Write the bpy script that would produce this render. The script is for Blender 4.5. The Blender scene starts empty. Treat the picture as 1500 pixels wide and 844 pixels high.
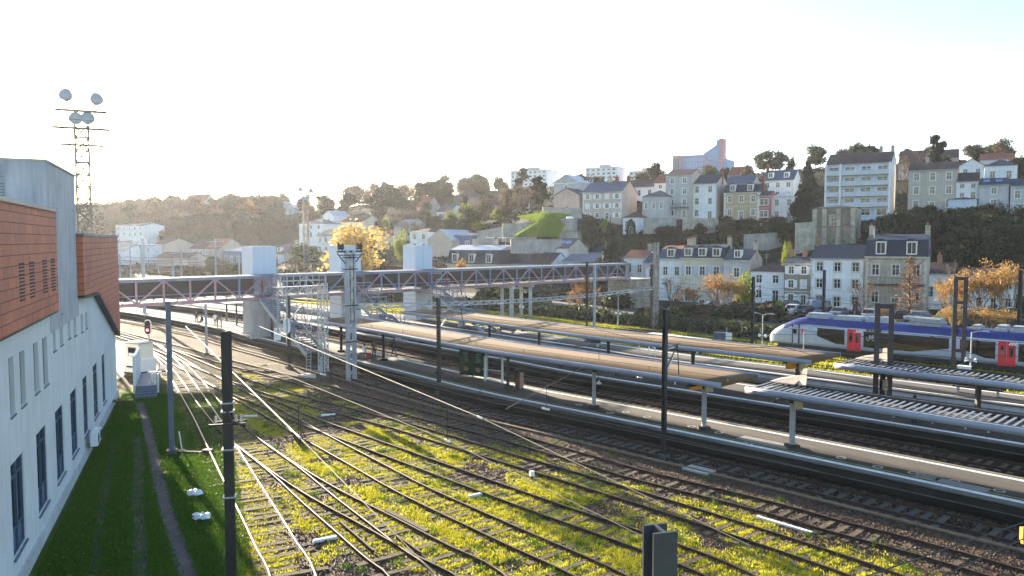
import bpy, bmesh, math, random
import numpy as np
from mathutils import Vector, Matrix, Euler
random.seed(7); rng = np.random.default_rng(7)
sc = bpy.context.scene
col = sc.collection
R = math.radians
# ---------------------------------------------------------------- camera numbers
FPX = 1130.0; CAMZ = 12.0; PITCH = math.atan(69/FPX)
CP, SP = math.cos(PITCH), math.sin(PITCH)
def ray(u, v):
    x = (u-750)/FPX; y = -(v-422)/FPX
    return (x, CP+y*SP, -SP+y*CP)
def G(u, v, h=0.0):
    d = ray(u, v); t = (h-CAMZ)/d[2]
    return (d[0]*t, d[1]*t)
def D(u, v, Y):
    d = ray(u, v); t = Y/d[1]
    return (d[0]*t, Y, CAMZ+d[2]*t)
SUN_AZ, SUN_EL = R(32.3), R(11.0)
SUND = Vector((-math.sin(SUN_AZ)*math.cos(SUN_EL), math.cos(SUN_AZ)*math.cos(SUN_EL), math.sin(SUN_EL)))

# ---------------------------------------------------------------- object helpers
def tag(o, label=None, cat=None, group=None, kind=None):
    if label: o['label'] = label
    if cat: o['category'] = cat
    if group: o['group'] = group
    if kind: o['kind'] = kind
    return o
def empty(name, loc=(0,0,0), rz=0.0, label=None, cat=None, group=None):
    o = bpy.data.objects.new(name, None); col.objects.link(o)
    o.location = loc; o.rotation_euler = (0, 0, rz); o.empty_display_size = .3
    return tag(o, label, cat, group)
def link(name, me, parent=None, loc=None, rz=0.0):
    o = bpy.data.objects.new(name, me); col.objects.link(o)
    if parent is not None: o.parent = parent
    if loc is not None: o.location = loc
    if rz: o.rotation_euler = (0, 0, rz)
    return o
class MB:
    """collects shapes; build() links them as one mesh object"""
    def __init__(s, org=(0,0,0)):
        s.v = []; s.f = []; s.m = []; s.o = Vector(org)
    def add(s, vs, fs, m=0):
        b = len(s.v)
        s.v += [tuple(Vector(p)-s.o) for p in vs]
        s.f += [tuple(i+b for i in f) for f in fs]; s.m += [m]*len(fs)
        return s
    def box(s, c, d, m=0, rz=0.0, taper=1.0):
        x, y, z = d[0]/2, d[1]/2, d[2]/2; ca, sa = math.cos(rz), math.sin(rz)
        vs = []
        for k in (-1, 1):
            t = taper if k > 0 else 1.0
            for i, j in ((-1,-1),(1,-1),(1,1),(-1,1)):
                a, b = i*x*t, j*y*t
                vs.append((c[0]+a*ca-b*sa, c[1]+a*sa+b*ca, c[2]+k*z))
        return s.add(vs, [(3,2,1,0),(4,5,6,7),(0,1,5,4),(1,2,6,5),(2,3,7,6),(3,0,4,7)], m)
    def b6(s, x0, x1, y0, y1, z0, z1, m=0):
        return s.box(((x0+x1)/2,(y0+y1)/2,(z0+z1)/2), (x1-x0,y1-y0,z1-z0), m)
    def bar(s, a, b, w, h=None, m=0, up=(0,0,1)):
        h = h or w; a = Vector(a); b = Vector(b); d = (b-a)
        if d.length < 1e-6: return s
        d.normalize(); up = Vector(up)
        if abs(d.dot(up)) > .98: up = Vector((1,0,0))
        sx = d.cross(up).normalized(); sy = sx.cross(d)
        vs = []
        for p in (a, b):
            for i, j in ((-1,-1),(1,-1),(1,1),(-1,1)): vs.append(p+sx*i*w/2+sy*j*h/2)
        return s.add(vs, [(3,2,1,0),(4,5,6,7),(0,1,5,4),(1,2,6,5),(2,3,7,6),(3,0,4,7)], m)
    def tube(s, pts, r, n=6, m=0, cap=True, r1=None):
        pts = [Vector(p) for p in pts]; k = len(pts); vs = []; fs = []
        for i, p in enumerate(pts):
            d = (pts[min(i+1,k-1)]-pts[max(i-1,0)]).normalized()
            up = Vector((0,0,1)) if abs(d.z) < .95 else Vector((1,0,0))
            sx = d.cross(up).normalized(); sy = sx.cross(d)
            rr = r if r1 is None else r+(r1-r)*i/(k-1)
            for j in range(n):
                a = 2*math.pi*j/n; vs.append(p+sx*math.cos(a)*rr+sy*math.sin(a)*rr)
        for i in range(k-1):
            for j in range(n):
                fs.append((i*n+j, i*n+(j+1)%n, (i+1)*n+(j+1)%n, (i+1)*n+j))
        if cap: fs += [tuple(range(n))[::-1], tuple((k-1)*n+j for j in range(n))]
        return s.add(vs, fs, m)
    def prism(s, poly, z0, z1, m=0, mt=None):
        """poly: ccw list of (x,y); vertical extrusion"""
        n = len(poly); vs = [(x,y,z0) for x,y in poly]+[(x,y,z1) for x,y in poly]
        s.add(vs, [tuple(range(n))[::-1]]+[(i,(i+1)%n,n+(i+1)%n,n+i) for i in range(n)], m)
        b = len(s.v)-n
        s.f.append(tuple(b+i for i in range(n))); s.m.append(m if mt is None else mt); return s
    def ext(s, poly, dvec, m=0):
        """poly: 3d points, extruded by a vector"""
        n = len(poly); P = [Vector(p) for p in poly]; d = Vector(dvec)
        return s.add(P+[p+d for p in P], [tuple(range(n))[::-1], tuple(n+i for i in range(n))]+[(i,(i+1)%n,n+(i+1)%n,n+i) for i in range(n)], m)
    def quad(s, a, b, c, d, m=0): return s.add([a,b,c,d], [(0,1,2,3)], m)
    def lathe(s, c, prof, n=12, m=0):
        vs = []; fs = []; k = len(prof)
        for r, z in prof:
            for j in range(n):
                a = 2*math.pi*j/n; vs.append((c[0]+r*math.cos(a), c[1]+r*math.sin(a), c[2]+z))
        for i in range(k-1):
            for j in range(n): fs.append((i*n+j, i*n+(j+1)%n, (i+1)*n+(j+1)%n, (i+1)*n+j))
        fs += [tuple(range(n))[::-1], tuple((k-1)*n+j for j in range(n))]
        return s.add(vs, fs, m)
    def mesh(s, name, mats, smooth=False):
        me = bpy.data.meshes.new(name); me.from_pydata([tuple(v) for v in s.v], [], s.f)
        for mm in (mats if isinstance(mats, (list, tuple)) else [mats]): me.materials.append(mm)
        me.polygons.foreach_set('material_index', s.m)
        if smooth: me.polygons.foreach_set('use_smooth', [True]*len(s.f))
        me.update(); return me
    def build(s, name, mats, parent=None, smooth=False, loc=None, rz=0.0):
        return link(name, s.mesh(name, mats, smooth), parent, loc, rz)
def npmesh(name, V, F, mats, smooth=False, midx=None):
    me = bpy.data.meshes.new(name); V = np.asarray(V, np.float32); F = np.asarray(F, np.int32)
    n, k = F.shape
    me.vertices.add(len(V)); me.vertices.foreach_set('co', V.ravel())
    me.loops.add(n*k); me.loops.foreach_set('vertex_index', F.ravel())
    me.polygons.add(n); me.polygons.foreach_set('loop_start', np.arange(0, n*k, k, dtype=np.int32))
    for mm in (mats if isinstance(mats, (list, tuple)) else [mats]): me.materials.append(mm)
    if midx is not None: me.polygons.foreach_set('material_index', np.asarray(midx, np.int32))
    if smooth: me.polygons.foreach_set('use_smooth', [True]*n)
    me.update(calc_edges=True); return me

# ---------------------------------------------------------------- materials
def M(name, c, rough=.75, var=.18, scale=1.5, metal=0.0, bump=0.0, bscale=12.0, c2=None, streak=0.0, spec=.4, emit=0.0):
    m = bpy.data.materials.new(name); m.use_nodes = True; nt = m.node_tree; N = nt.nodes; L = nt.links
    b = N['Principled BSDF']; b.inputs['Roughness'].default_value = rough; b.inputs['Metallic'].default_value = metal
    b.inputs['Specular IOR Level'].default_value = spec
    if emit:
        b.inputs['Emission Color'].default_value = (*c, 1); b.inputs['Emission Strength'].default_value = emit
    tc = N.new('ShaderNodeTexCoord')
    n1 = N.new('ShaderNodeTexNoise'); n1.inputs['Scale'].default_value = scale; n1.inputs['Detail'].default_value = 6; n1.inputs['Roughness'].default_value = .65
    L.new(tc.outputs['Object'], n1.inputs['Vector'])
    ramp = N.new('ShaderNodeValToRGB'); e = ramp.color_ramp.elements
    k2 = c2 if c2 else tuple(x*(1-var) for x in c); k1 = c if c2 else tuple(min(1, x*(1+var*.7)) for x in c)
    e[0].position = .32; e[0].color = (*k2, 1); e[1].position = .68; e[1].color = (*k1, 1)
    L.new(n1.outputs['Fac'], ramp.inputs['Fac']); out = ramp.outputs['Color']
    if streak:
        mp = N.new('ShaderNodeMapping'); mp.inputs['Scale'].default_value = (2.2, 2.2, .18); L.new(tc.outputs['Object'], mp.inputs['Vector'])
        n2 = N.new('ShaderNodeTexNoise'); n2.inputs['Scale'].default_value = 1.3; n2.inputs['Detail'].default_value = 5; L.new(mp.outputs['Vector'], n2.inputs['Vector'])
        r2 = N.new('ShaderNodeValToRGB'); r2.color_ramp.elements[0].position = .45; r2.color_ramp.elements[0].color = (0,0,0,1); r2.color_ramp.elements[1].position = .75; r2.color_ramp.elements[1].color = (streak,)*3+(1,)
        L.new(n2.outputs['Fac'], r2.inputs['Fac'])
        mx = N.new('ShaderNodeMix'); mx.data_type = 'RGBA'; L.new(r2.outputs['Color'], mx.inputs['Factor']); L.new(out, mx.inputs['A'])
        mx.inputs['B'].default_value = (c[0]*.42, c[1]*.42, c[2]*.40, 1); out = mx.outputs['Result']
    L.new(out, b.inputs['Base Color'])
    if bump:
        n3 = N.new('ShaderNodeTexNoise'); n3.inputs['Scale'].default_value = bscale; n3.inputs['Detail'].default_value = 4; L.new(tc.outputs['Object'], n3.inputs['Vector'])
        bp = N.new('ShaderNodeBump'); bp.inputs['Strength'].default_value = bump; bp.inputs['Distance'].default_value = .05
        L.new(n3.outputs['Fac'], bp.inputs['Height']); L.new(bp.outputs['Normal'], b.inputs['Normal'])
    return m
def leafmat(name, c, c2, transl=.35, bark=False):
    m = bpy.data.materials.new(name); m.use_nodes = True; nt = m.node_tree; N = nt.nodes; L = nt.links
    b = N['Principled BSDF']; b.inputs['Roughness'].default_value = .7; b.inputs['Specular IOR Level'].default_value = .25
    oi = N.new('ShaderNodeObjectInfo'); geo = N.new('ShaderNodeNewGeometry')
    mth = N.new('ShaderNodeMath'); mth.operation = 'MULTIPLY_ADD'; mth.inputs[1].default_value = .55; L.new(geo.outputs['Random Per Island'], mth.inputs[0])
    m2 = N.new('ShaderNodeMath'); m2.operation = 'MULTIPLY'; m2.inputs[1].default_value = .45; L.new(oi.outputs['Random'], m2.inputs[0]); L.new(m2.outputs[0], mth.inputs[2])
    mx = N.new('ShaderNodeMix'); mx.data_type = 'RGBA'; L.new(mth.outputs[0], mx.inputs['Factor'])
    mx.inputs['A'].default_value = (*c, 1); mx.inputs['B'].default_value = (*c2, 1)
    L.new(mx.outputs['Result'], b.inputs['Base Color'])
    if transl:
        t = N.new('ShaderNodeBsdfTranslucent'); L.new(mx.outputs['Result'], t.inputs['Color'])
        ms = N.new('ShaderNodeMixShader'); ms.inputs[0].default_value = transl
        L.new(b.outputs[0], ms.inputs[1]); L.new(t.outputs[0], ms.inputs[2]); L.new(ms.outputs[0], N['Material Output'].inputs['Surface'])
    return m
def glass(name, c=(.03,.04,.05), rough=.08):
    return M(name, c, rough, .3, .6, spec=.9)

conc = M('concrete', (.42,.40,.36), .85, .22, .7, bump=.25, streak=.35)
conc_dk = M('stained_concrete', (.10,.10,.085), .9, .4, .6, bump=.4, streak=.6)
conc_lt = M('pale_concrete', (.40,.41,.41), .85, .2, .5, bump=.2, streak=.3)
white = M('white_paint', (.78,.78,.76), .55, .1, 2, streak=.12)
linew = M('white_line_paint', (.80,.80,.78), .7, .22, 3)
yellowl = M('yellow_line_paint', (.55,.43,.10), .7, .3, 3)
steel_dk = M('dark_painted_steel', (.020,.022,.027), .5, .3, 3, bump=.05)
steel_gr = M('grey_galvanised_steel', (.34,.36,.38), .5, .2, 4, metal=.3)
steel_lt = M('pale_grey_steel', (.38,.40,.43), .6, .15, 4, metal=.2)
steel_bl = M('blue_grey_steel', (.11,.145,.19), .5, .2, 2)
brown_st = M('brown_painted_steel', (.05,.038,.038), .6, .25, 2)
black = M('black_rubber', (.012,.012,.013), .8, .2, 4)
wire_m = M('copper_wire', (.06,.055,.05), .75, .2, 4)
wire_lt = M('bright_worn_wire', (.20,.18,.14), .55, .1, 4, metal=.8)
ceram = M('white_ceramic', (.75,.74,.70), .25, .05, 8)
green_c = M('green_ceramic', (.10,.42,.33), .3, .1, 8)
rust = M('rail_rust', (.055,.032,.022), .8, .35, 5)
polish = M('worn_rail_top', (.22,.19,.15), .5, .12, 3, metal=1.0)
polish_dull = M('dull_rail_top', (.10,.07,.05), .55, .25, 3, metal=.8)
wood = M('sleeper_wood', (.10,.07,.04), .95, .45, 2.2, bump=.5, bscale=18)
asphalt = M('platform_asphalt', (.066,.056,.047), .9, .30, .35, bump=.2, bscale=30)
orange = M('orange_sign', (.72,.29,.012), .5, .08, 2)
beige_box = M('beige_cabinet', (.48,.40,.26), .6, .2, 3)
red_l = M('red_signal_lamp', (1,.06,.10), .4, .0, 1, emit=6)
pane = glass('window_glass', (.015,.018,.024), .12)
pane_b = glass('bluish_glass', (.05,.07,.10), .1)
slate = M('slate_roof', (.026,.031,.045), .6, .3, 1.2, bump=.3, bscale=9)
slate_b = M('blue_slate_roof', (.042,.058,.10), .5, .25, 1.2, bump=.3, bscale=9)
tile = M('red_tile_roof', (.24,.075,.042), .85, .35, .9, bump=.4, bscale=8)
tile_br = M('brown_tile_roof', (.075,.042,.036), .85, .35, .9, bump=.4, bscale=8)
zinc = M('zinc_roof', (.42,.42,.46), .5, .15, .6)
wallc = {
 'white': M('white_render', (.80,.80,.79), .85, .10, .5, streak=.22),
 'cream': M('cream_render', (.62,.56,.43), .85, .14, .5, streak=.25),
 'ochre': M('ochre_stone', (.50,.39,.24), .88, .22, .8, streak=.25),
 'stone': M('weathered_limestone', (.43,.38,.30), .9, .4, .7, bump=.4, streak=.45),
 'grey': M('grey_render', (.48,.47,.46), .88, .16, .5, streak=.3),
 'khaki': M('khaki_render', (.25,.23,.17), .88, .15, .5, streak=.2),
 'beige': M('beige_render', (.52,.45,.37), .88, .16, .5, streak=.3),
 'pink': M('pinkish_render', (.55,.42,.36), .88, .16, .5, streak=.3),
 'blue': M('blue_grey_render', (.54,.60,.68), .85, .1, .5, streak=.2),
 'brick': M('brown_brick', (.27,.16,.12), .9, .3, 1.5, streak=.2),
 'redwood': M('red_wood_cladding', (.36,.10,.07), .7, .2, 1.5),
 'bluegrey': M('dark_blue_render', (.14,.19,.29), .8, .15, .6),
 'pinkpanel': M('pink_cladding', (.62,.30,.30), .8, .1, .6),
}
trim_w = M('white_trim', (.76,.75,.72), .6, .08, 3)
shut_w = M('white_shutter', (.74,.75,.76), .6, .06, 3)
shut_b = M('blue_grey_shutter', (.40,.46,.54), .6, .08, 3)
stone_t = M('stone_trim', (.58,.52,.42), .85, .15, 2)
bark = M('tree_bark', (.075,.06,.048), .95, .35, 3, bump=.6)
bark_lt = M('pale_bark', (.20,.16,.12), .95, .3, 3, bump=.4)
twigm = leafmat('bare_twigs', (.09,.062,.045), (.17,.12,.085), 0)
twig_gold = leafmat('golden_twigs', (.32,.185,.06), (.46,.29,.10), .25)
L_ever = leafmat('evergreen_leaves', (.010,.020,.010), (.030,.048,.018), .25)
L_bush = leafmat('bush_leaves', (.018,.030,.010), (.062,.078,.022), .3)
L_gold = leafmat('golden_birch_leaves', (.42,.29,.07), (.62,.46,.16), .45)
L_rust = leafmat('rusty_leaves', (.20,.095,.03), (.34,.18,.05), .4)
L_brown = leafmat('withered_leaves', (.05,.038,.026), (.105,.078,.045), .35)
L_lime = leafmat('lime_leaves', (.12,.16,.02), (.28,.29,.04), .45)
L_pine = leafmat('pine_needles', (.010,.020,.014), (.028,.042,.024), .15)
# ---------------------------------------------------------------- master curve: edge of the first platform
def cr(P, n=16):
    out = []
    for i in range(len(P)-1):
        p0 = P[max(i-1,0)]; p1 = P[i]; p2 = P[i+1]; p3 = P[min(i+2,len(P)-1)]
        for k in range(n):
            t = k/n
            out.append(tuple(.5*(2*b+(c-a)*t+(2*a-5*b+4*c-d)*t*t+(3*b-a-3*c+d)*t**3) for a,b,c,d in zip(p0,p1,p2,p3)))
    out.append(tuple(P[-1])); return out
def resample(P, step):
    P = np.array(P, float); seg = np.linalg.norm(np.diff(P, axis=0), axis=1); s = np.r_[0, np.cumsum(seg)]
    n = max(2, int(s[-1]/step)+1); q = np.linspace(0, s[-1], n)
    return np.stack([np.interp(q, s, P[:,k]) for k in range(P.shape[1])], 1)
EDGE = resample(cr([(-420,318),(-300,268),(-190,212),(-110,160),(-62.7,121.8),(-39.8,100),(-30.3,88.8),(-21.6,78.7),(-11.3,66.65),(-2.5,56),(5.19,48.3),(14.2,39.3),(21.4,31.7),(36,16)], 24), 1.5)
def normals(P):
    d = np.gradient(P, axis=0); d /= np.linalg.norm(d, axis=1)[:,None]
    return np.stack([-d[:,1], d[:,0]], 1)     # left of travel; EDGE runs far -> near so left = away from the camera
EN = normals(EDGE)
def offs(o, P=EDGE, N=EN): return P+N*o
def signed_off(X, Y):
    X = np.asarray(X, float).ravel(); Y = np.asarray(Y, float).ravel(); out = np.empty(len(X))
    A = EDGE[::2]; N = normals(A)
    for i in range(0, len(X), 4000):
        dx = X[i:i+4000,None]-A[None,:,0]; dy = Y[i:i+4000,None]-A[None,:,1]
        k = np.argmin(dx*dx+dy*dy, 1); j = np.arange(len(k))
        out[i:i+4000] = dx[j,k]*N[k,0]+dy[j,k]*N[k,1]
    return out
def at_u(u, o, z=0.0, lo=0, hi=None):
    """point of the curve offset by o that stands in viewing direction u (plan view)"""
    P = offs(o); k = (u-750)/FPX; best = None
    for i in range(len(P)-1):
        a, b = P[i], P[i+1]
        if a[1] < 5 or b[1] < 5: continue
        ga, gb = a[0]-k*a[1], b[0]-k*b[1]
        if ga == gb or ga*gb > 0: continue
        t = ga/(ga-gb); q = a+(b-a)*t
        if best is None or q[1] < best[0][1]: best = (q, (b-a)/np.linalg.norm(b-a))
    return best
def noise2(x, y, s, seed=0):
    """smooth value noise, vectorised"""
    x = np.asarray(x)/s; y = np.asarray(y)/s
    r = np.random.default_rng(seed).random((256,256)); xi = np.floor(x).astype(int); yi = np.floor(y).astype(int); fx = x-xi; fy = y-yi
    fx = fx*fx*(3-2*fx); fy = fy*fy*(3-2*fy)
    g = lambda a, b: r[a % 256, b % 256]
    return (g(xi,yi)*(1-fx)+g(xi+1,yi)*fx)*(1-fy)+(g(xi,yi+1)*(1-fx)+g(xi+1,yi+1)*fx)*fy

# ---------------------------------------------------------------- track centre lines (picture reading -> ground)
def gl(pts, h=.17): return [G(u, v, h) for u, v in pts]
TR = {}
TR['A'] = gl([(140,478),(200,494),(255,508),(319,526),(400,547),(480,569),(600,602),(740,638),(842,667),(942,696),(1100,735),(1230,771),(1300,789),(1473,838)])+[(21.5,21.5)]
TR['B'] = gl([(140,480),(200,498),(255,518),(319,545),(407,575),(480,595),(580,621),(660,645),(780,681),(930,726),(1100,780),(1290,844)])+[(17.5,20)]
TR['D'] = gl([(205,500),(240,516),(280,540),(337,568),(400,593),(441,612),(520,641),(663,693),(801,743),(940,791),(1075,844)])+[(9.8,22)]
TR['E'] = gl([(280,540),(337,570),(400,604),(464,640),(536,679),(610,719),(749,783),(884,844)])+[(6.2,22)]
TR['F'] = gl([(225,508),(258,533),(277,552),(305,588),(337,624),(370,651),(420,687),(480,724),(555,763),(635,806),(708,844)])+[(1.0,22)]
TR['G'] = gl([(337,624),(370,652),(420,690),(466,730),(515,770),(561,808),(606,844)])+[(-1.3,21)]
TR['H'] = gl([(215,503),(240,522),(258,543),(274,567),(297,603),(318,640),(350,698),(385,760),(405,797),(430,844)])+[(-5.4,20)]
TRP = {k: resample(cr(v, 12), 1.0) for k, v in TR.items()}
for nm, o in (('T1',-1.65),('T2',6.3),('T3',9.3),('T4',20.0),('T6',30.2),('T7',34.2),('T8',38.6),('T9',44.5)):
    P = offs(o); TRP[nm] = resample(P[(P[:,1] > 14) & (P[:,1] < 330)], 1.0)

# raster of the sleepers and rails, so that grass grows between them
SLQ = {}
RX0, RY0, RC = -36.0, 20.0, .06
RAST = np.zeros((1000, 1050), bool)      # [iy, ix]
for _k, _P in TRP.items():
    Q = resample(_P, .63); dd = np.gradient(Q, axis=0); an = np.arctan2(dd[:,1], dd[:,0]); SLQ[_k] = (Q, an)
    for q, a in zip(Q, an):
        if not (RX0-2 < q[0] < RX0+65 and RY0-2 < q[1] < RY0+62): continue
        s_ = np.linspace(-1.25, 1.25, 60); t_ = np.linspace(-.13, .13, 7); S_, T_ = np.meshgrid(s_, t_)
        ix = ((q[0]-math.sin(a)*S_+math.cos(a)*T_-RX0)/RC).astype(int); iy = ((q[1]+math.cos(a)*S_+math.sin(a)*T_-RY0)/RC).astype(int)
        k = (ix >= 0)&(ix < 1050)&(iy >= 0)&(iy < 1000); RAST[iy[k], ix[k]] = True
def on_sleeper(X, Y):
    ix = ((np.asarray(X)-RX0)/RC).astype(int); iy = ((np.asarray(Y)-RY0)/RC).astype(int); k = (ix >= 0)&(ix < 1050)&(iy >= 0)&(iy < 1000)
    out = np.zeros(len(ix), bool); out[k] = RAST[iy[k], ix[k]]; return out
# ---------------------------------------------------------------- houses table is needed for the terrain heights
# label, u0, u1, v_ridge, v_eave, v_base, Y, wall, roof, cols, rows, options
A0 = 31.0
HOUSES = []
def H(label, u0, u1, vr, ve, vb, Y, wall, roof, cols=2, rows=2, **k): HOUSES.append((label,u0,u1,vr,ve,vb,Y,wall,roof,cols,rows,k))
# street row behind the station
H('white house with a red tiled roof behind the end of the footbridge',914,944,367,378,440,168,'white','tile',2,2,dep=9,chim=[(.9,'stone')])
H('narrow pale house with a dark hipped roof between two taller white houses',943,966,372,385,446,160,'grey','slate',1,2,dep=8,shut='w')
H('white house with red tiles above a steep blue mansard and one white dormer',966,1000,363,372,452,155,'white','mansard_red',2,2,dep=9,shut='w',dorm=1,mans=379,chim=[(.98,'stone')])
H('wide cream house with black mansard roof and three white dormers',998,1060,359,362,455,150,'cream','mansard',3,2,dep=10,shut='b',dorm=3,mans=378,chim=[(.97,'stone'),(.1,'stone')])
H('grey stone house with slate roof, a skylight and one pedimented dormer',1060,1098,366,381,455,144,'grey','slate',1,2,dep=10,dorm=1,side='pink',chim=[(.97,'stone')],sky=1)
H('low white house with a shallow dark brown roof right of the flowering shrubs',1100,1149,384,398,442,140,'white','tile_br',2,2,dep=9,roofn='hip')
H('khaki two-storey house with white shuttered windows and a brown roof',1150,1187,377,386,447,136,'khaki','slate',2,3,dep=9,shut='w',chim=[(.05,'brick'),(.6,'brick')])
H('tall white three-storey house with slate roof and white shutters',1188,1267,360,379,453,130,'white','slate',3,3,dep=10,shut='w',chim=[(.03,'brick')],trimc='stone')
H('weathered stone mansion with slate mansard, two arched dormers and end chimneys',1268,1358,343,349,456,124,'stone','mansard',3,2,dep=10,dorm=2,mans=376,chim=[(.03,'stone'),(.97,'stone')],balc=1,trimc='stone')
H('low white house with a dark red roof behind the bare larch',1352,1398,386,401,455,128,'white','tile_br',2,1,dep=9,chim=[(.5,'brick')],mans=None)
H('small white cottage half hidden behind the golden willows',1404,1490,394,404,455,124,'white','tile_br',4,2,dep=8)
# upper row on the cliff
H('large stone house with blue slate roof, red chimneys and pink gable',853,910,267,281,322,215,'beige','slate_b',4,3,dep=11,shut='w',side='pink',chim=[(.5,'stone'),(.68,'tile'),(.97,'tile')],trimc='white')
H('small white house with low hipped roof under the big stone house',912,933,310,319,339,204,'white','tile_br',2,1,dep=8,roofn='hip')
H('low grey house with flat slate roof left of the four-storey house',940,973,279,288,315,212,'grey','slate',3,1,dep=10,roofn='hip')
H('tall grey four-storey house with beige gable and a long balcony',974,1010,249,257,320,214,'grey','tile_br',2,4,dep=11,side='beige',balc=1)
H('white three-storey house with dark slate roof next to the balcony house',1010,1048,257,269,321,213,'white','slate',2,3,dep=11,side='beige',shut=None,chim=[(.97,'tile')])
H('ochre stone house with dark mansard and two tall white dormers',1059,1110,268,272,321,208,'ochre','mansard',3,2,dep=10,dorm=2,mans=282,side='beige',trimc='white',chim=[(.98,'tile')])
H('narrow red wooden house with dark veranda windows',1108,1126,281,287,322,205,'redwood','slate',1,2,dep=8,wide=1)
H('white house with large slate roof and two dormers behind the red wooden house',1114,1160,250,264,292,214,'white','slate_b',3,2,dep=11,dorm=2,chim=[(.03,'tile')])
H('low white extension with flat roof left of the tall dark conifer',1127,1163,281,288,323,204,'white','zinc',2,2,dep=8,roofn='hip')
H('wide white apartment block with five floors of long balconies',1207,1301,225,240,318,190,'blue','tile_br',4,5,dep=13,side='white',balc=5,chim=[(.8,'stone'),(.98,'stone')])
H('ruined stone chapel with tall pilasters and one small window above the street',1191,1249,301,304,362,168,'stone','slate',1,1,dep=12,ruin=1,side='cream')
H('brown rendered three-storey house with nine white windows',1327,1398,239,249,309,186,'beige','tile_br',3,3,dep=10,chim=[(.35,'stone')],dark=1)
H('small white house with dark red roof between brown and grey houses',1397,1430,254,266,292,182,'white','tile_br',2,2,dep=9)
H('white garden house with big blank wall below the small white house',1386,1428,289,292,325,176,'blue','slate',1,1,dep=7,blank=1,roofn='hip')
H('white upper house with dark roof at the top of the right slope',1437,1485,234,243,270,184,'white','slate',2,1,dep=9,roofn='hip')
H('grey house with a solar panel on its slate roof and a small balcony',1430,1474,262,271,323,178,'grey','slate',1,3,dep=9,balc=1,sky=2)
H('plain blue-grey house at the right edge above the golden willows',1476,1540,262,272,323,174,'grey','slate',3,2,dep=9)
H('pale gabled house with brown roof behind the bare tree on the ridge',1312,1350,222,240,262,230,'pink','tile_br',2,1,dep=10)
H('white gabled house with red roof on the ridge',1400,1437,233,243,262,215,'white','tile',2,1,dep=10,gfront=1)
H('long red roofed house on the ridge behind the white gable',1430,1480,226,234,255,232,'white','tile',3,1,dep=10)
H('house with brown roof behind the cedar on the ridge',1365,1398,220,232,255,228,'pink','tile_br',2,1,dep=9)
H('house with blue slate roof behind the ochre house',1060,1100,258,270,290,224,'beige','slate_b',2,2,dep=10)
H('brown roofed house below the tower block',1064,1093,245,257,275,250,'pink','tile',3,1,dep=10)
H('pink roofed narrow house above the low grey house',957,975,256,268,290,232,'white','tile',1,2,dep=9)
H('low house with grey roof between tall grey houses',912,958,264,274,292,236,'white','tile_br',3,1,dep=9)
H('pale grey gabled house beside the tall evergreen on the slope',811,846,256,268,300,228,'grey','zinc',1,2,dep=10,gfront=1)
H('beige gable-fronted outbuilding above the lawn',812,848,276,286,299,220,'pink','slate',1,1,dep=8,gfront=1,blank=1)
# skyline slabs
H('white slab block of flats left of the tall pine on the skyline',748,800,249,250,273,430,'white','flat',8,4,dep=14,flat=1)
H('white square block of flats in the middle of the skyline',857,902,245,246,275,420,'white','flat',6,5,dep=14,flat=1)
H('small white block of flats right of the square one on the skyline',920,962,250,251,275,420,'white','flat',6,4,dep=14,flat=1)
# middle distance, between lawn and bridge
H('long house with lavender zinc mansard, two chimneys and white dormers',655,729,359,362,412,180,'cream','mansard',4,1,dep=11,dorm=3,mans=387,side='pink',chim=[(.3,'stone'),(.72,'stone')],ztop=1)
H('low house with black roof and a red brick chimney behind the footbridge',748,806,371,387,408,178,'white','slate',2,1,dep=10,chim=[(.45,'brick')])
H('white gable-fronted house with slate roof and two skylights',809,832,350,364,405,182,'white','slate',1,1,dep=11,sky=2,side='beige')
H('low house with bright blue slate roof under the skylight house',824,872,373,383,402,172,'grey','slate_b',2,1,dep=10)
H('low house with brown hipped roof left of the dark spruce',852,912,372,387,405,168,'beige','tile_br',3,1,dep=10,roofn='hip')
H('dark roofed house with orange chimney behind the skylight house',836,880,358,370,392,192,'grey','slate',2,1,dep=10,chim=[(.6,'tile')])
H('beige gable-ended house with pale roof beside the blue mansard house',627,662,337,352,372,205,'beige','zinc',1,1,dep=12,gfront=1,blank=1)
H('white two-storey house with flat roof left of the beige gable',601,627,334,340,368,215,'white','tile_br',2,2,dep=10,roofn='hip')
H('house with dark blue mansard storey behind the zinc mansard house',662,692,341,345,372,205,'bluegrey','slate_b',2,1,dep=10,roofn='hip')
H('cream house with blue slate roof above the golden birch',578,600,322,332,350,255,'cream','slate_b',1,2,dep=11,side='cream')
H('white house with hipped slate roof beside the far floodlight mast',439,473,321,328,348,268,'white','slate',3,2,dep=10,roofn='hip',chim=[(.05,'tile')])
H('white two-storey house with brown roof left of the golden birch',465,490,336,345,372,245,'white','slate',3,2,dep=10)
H('small white gabled house above the hipped slate roof',474,490,309,316,332,300,'white','zinc',1,1,dep=9,gfront=1)
H('beige gabled house with dormer right of the first lift tower',396,416,358,372,392,262,'blue','slate',1,2,dep=13,side='beige',dorm=1,chim=[(.9,'stone')])
H('low beige shed wall with dark roof behind the lift towers',455,492,370,376,396,240,'beige','tile_br',1,1,dep=9,blank=1)
H('house with steep pink roof among the trees in the middle of the hill',611,626,289,303,318,300,'pink','tile',1,2,dep=9,side='pink')
H('big brown roofed villa on the ridge in the middle of the hill',661,698,279,290,306,340,'pink','tile_br',3,1,dep=12,roofn='hip')
H('small beige house with slate roof peeping over the zinc mansard chimneys',693,716,345,352,372,206,'beige','slate',2,1,dep=9,side='pink')
H('pale cottage with red roof between golden birch and cream house',552,577,336,345,372,262,'cream','tile',2,1,dep=10)
H('narrow white house with dark roof high on the slope left of the tall pine',742,757,284,294,310,270,'white','slate',1,2,dep=9)
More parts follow.
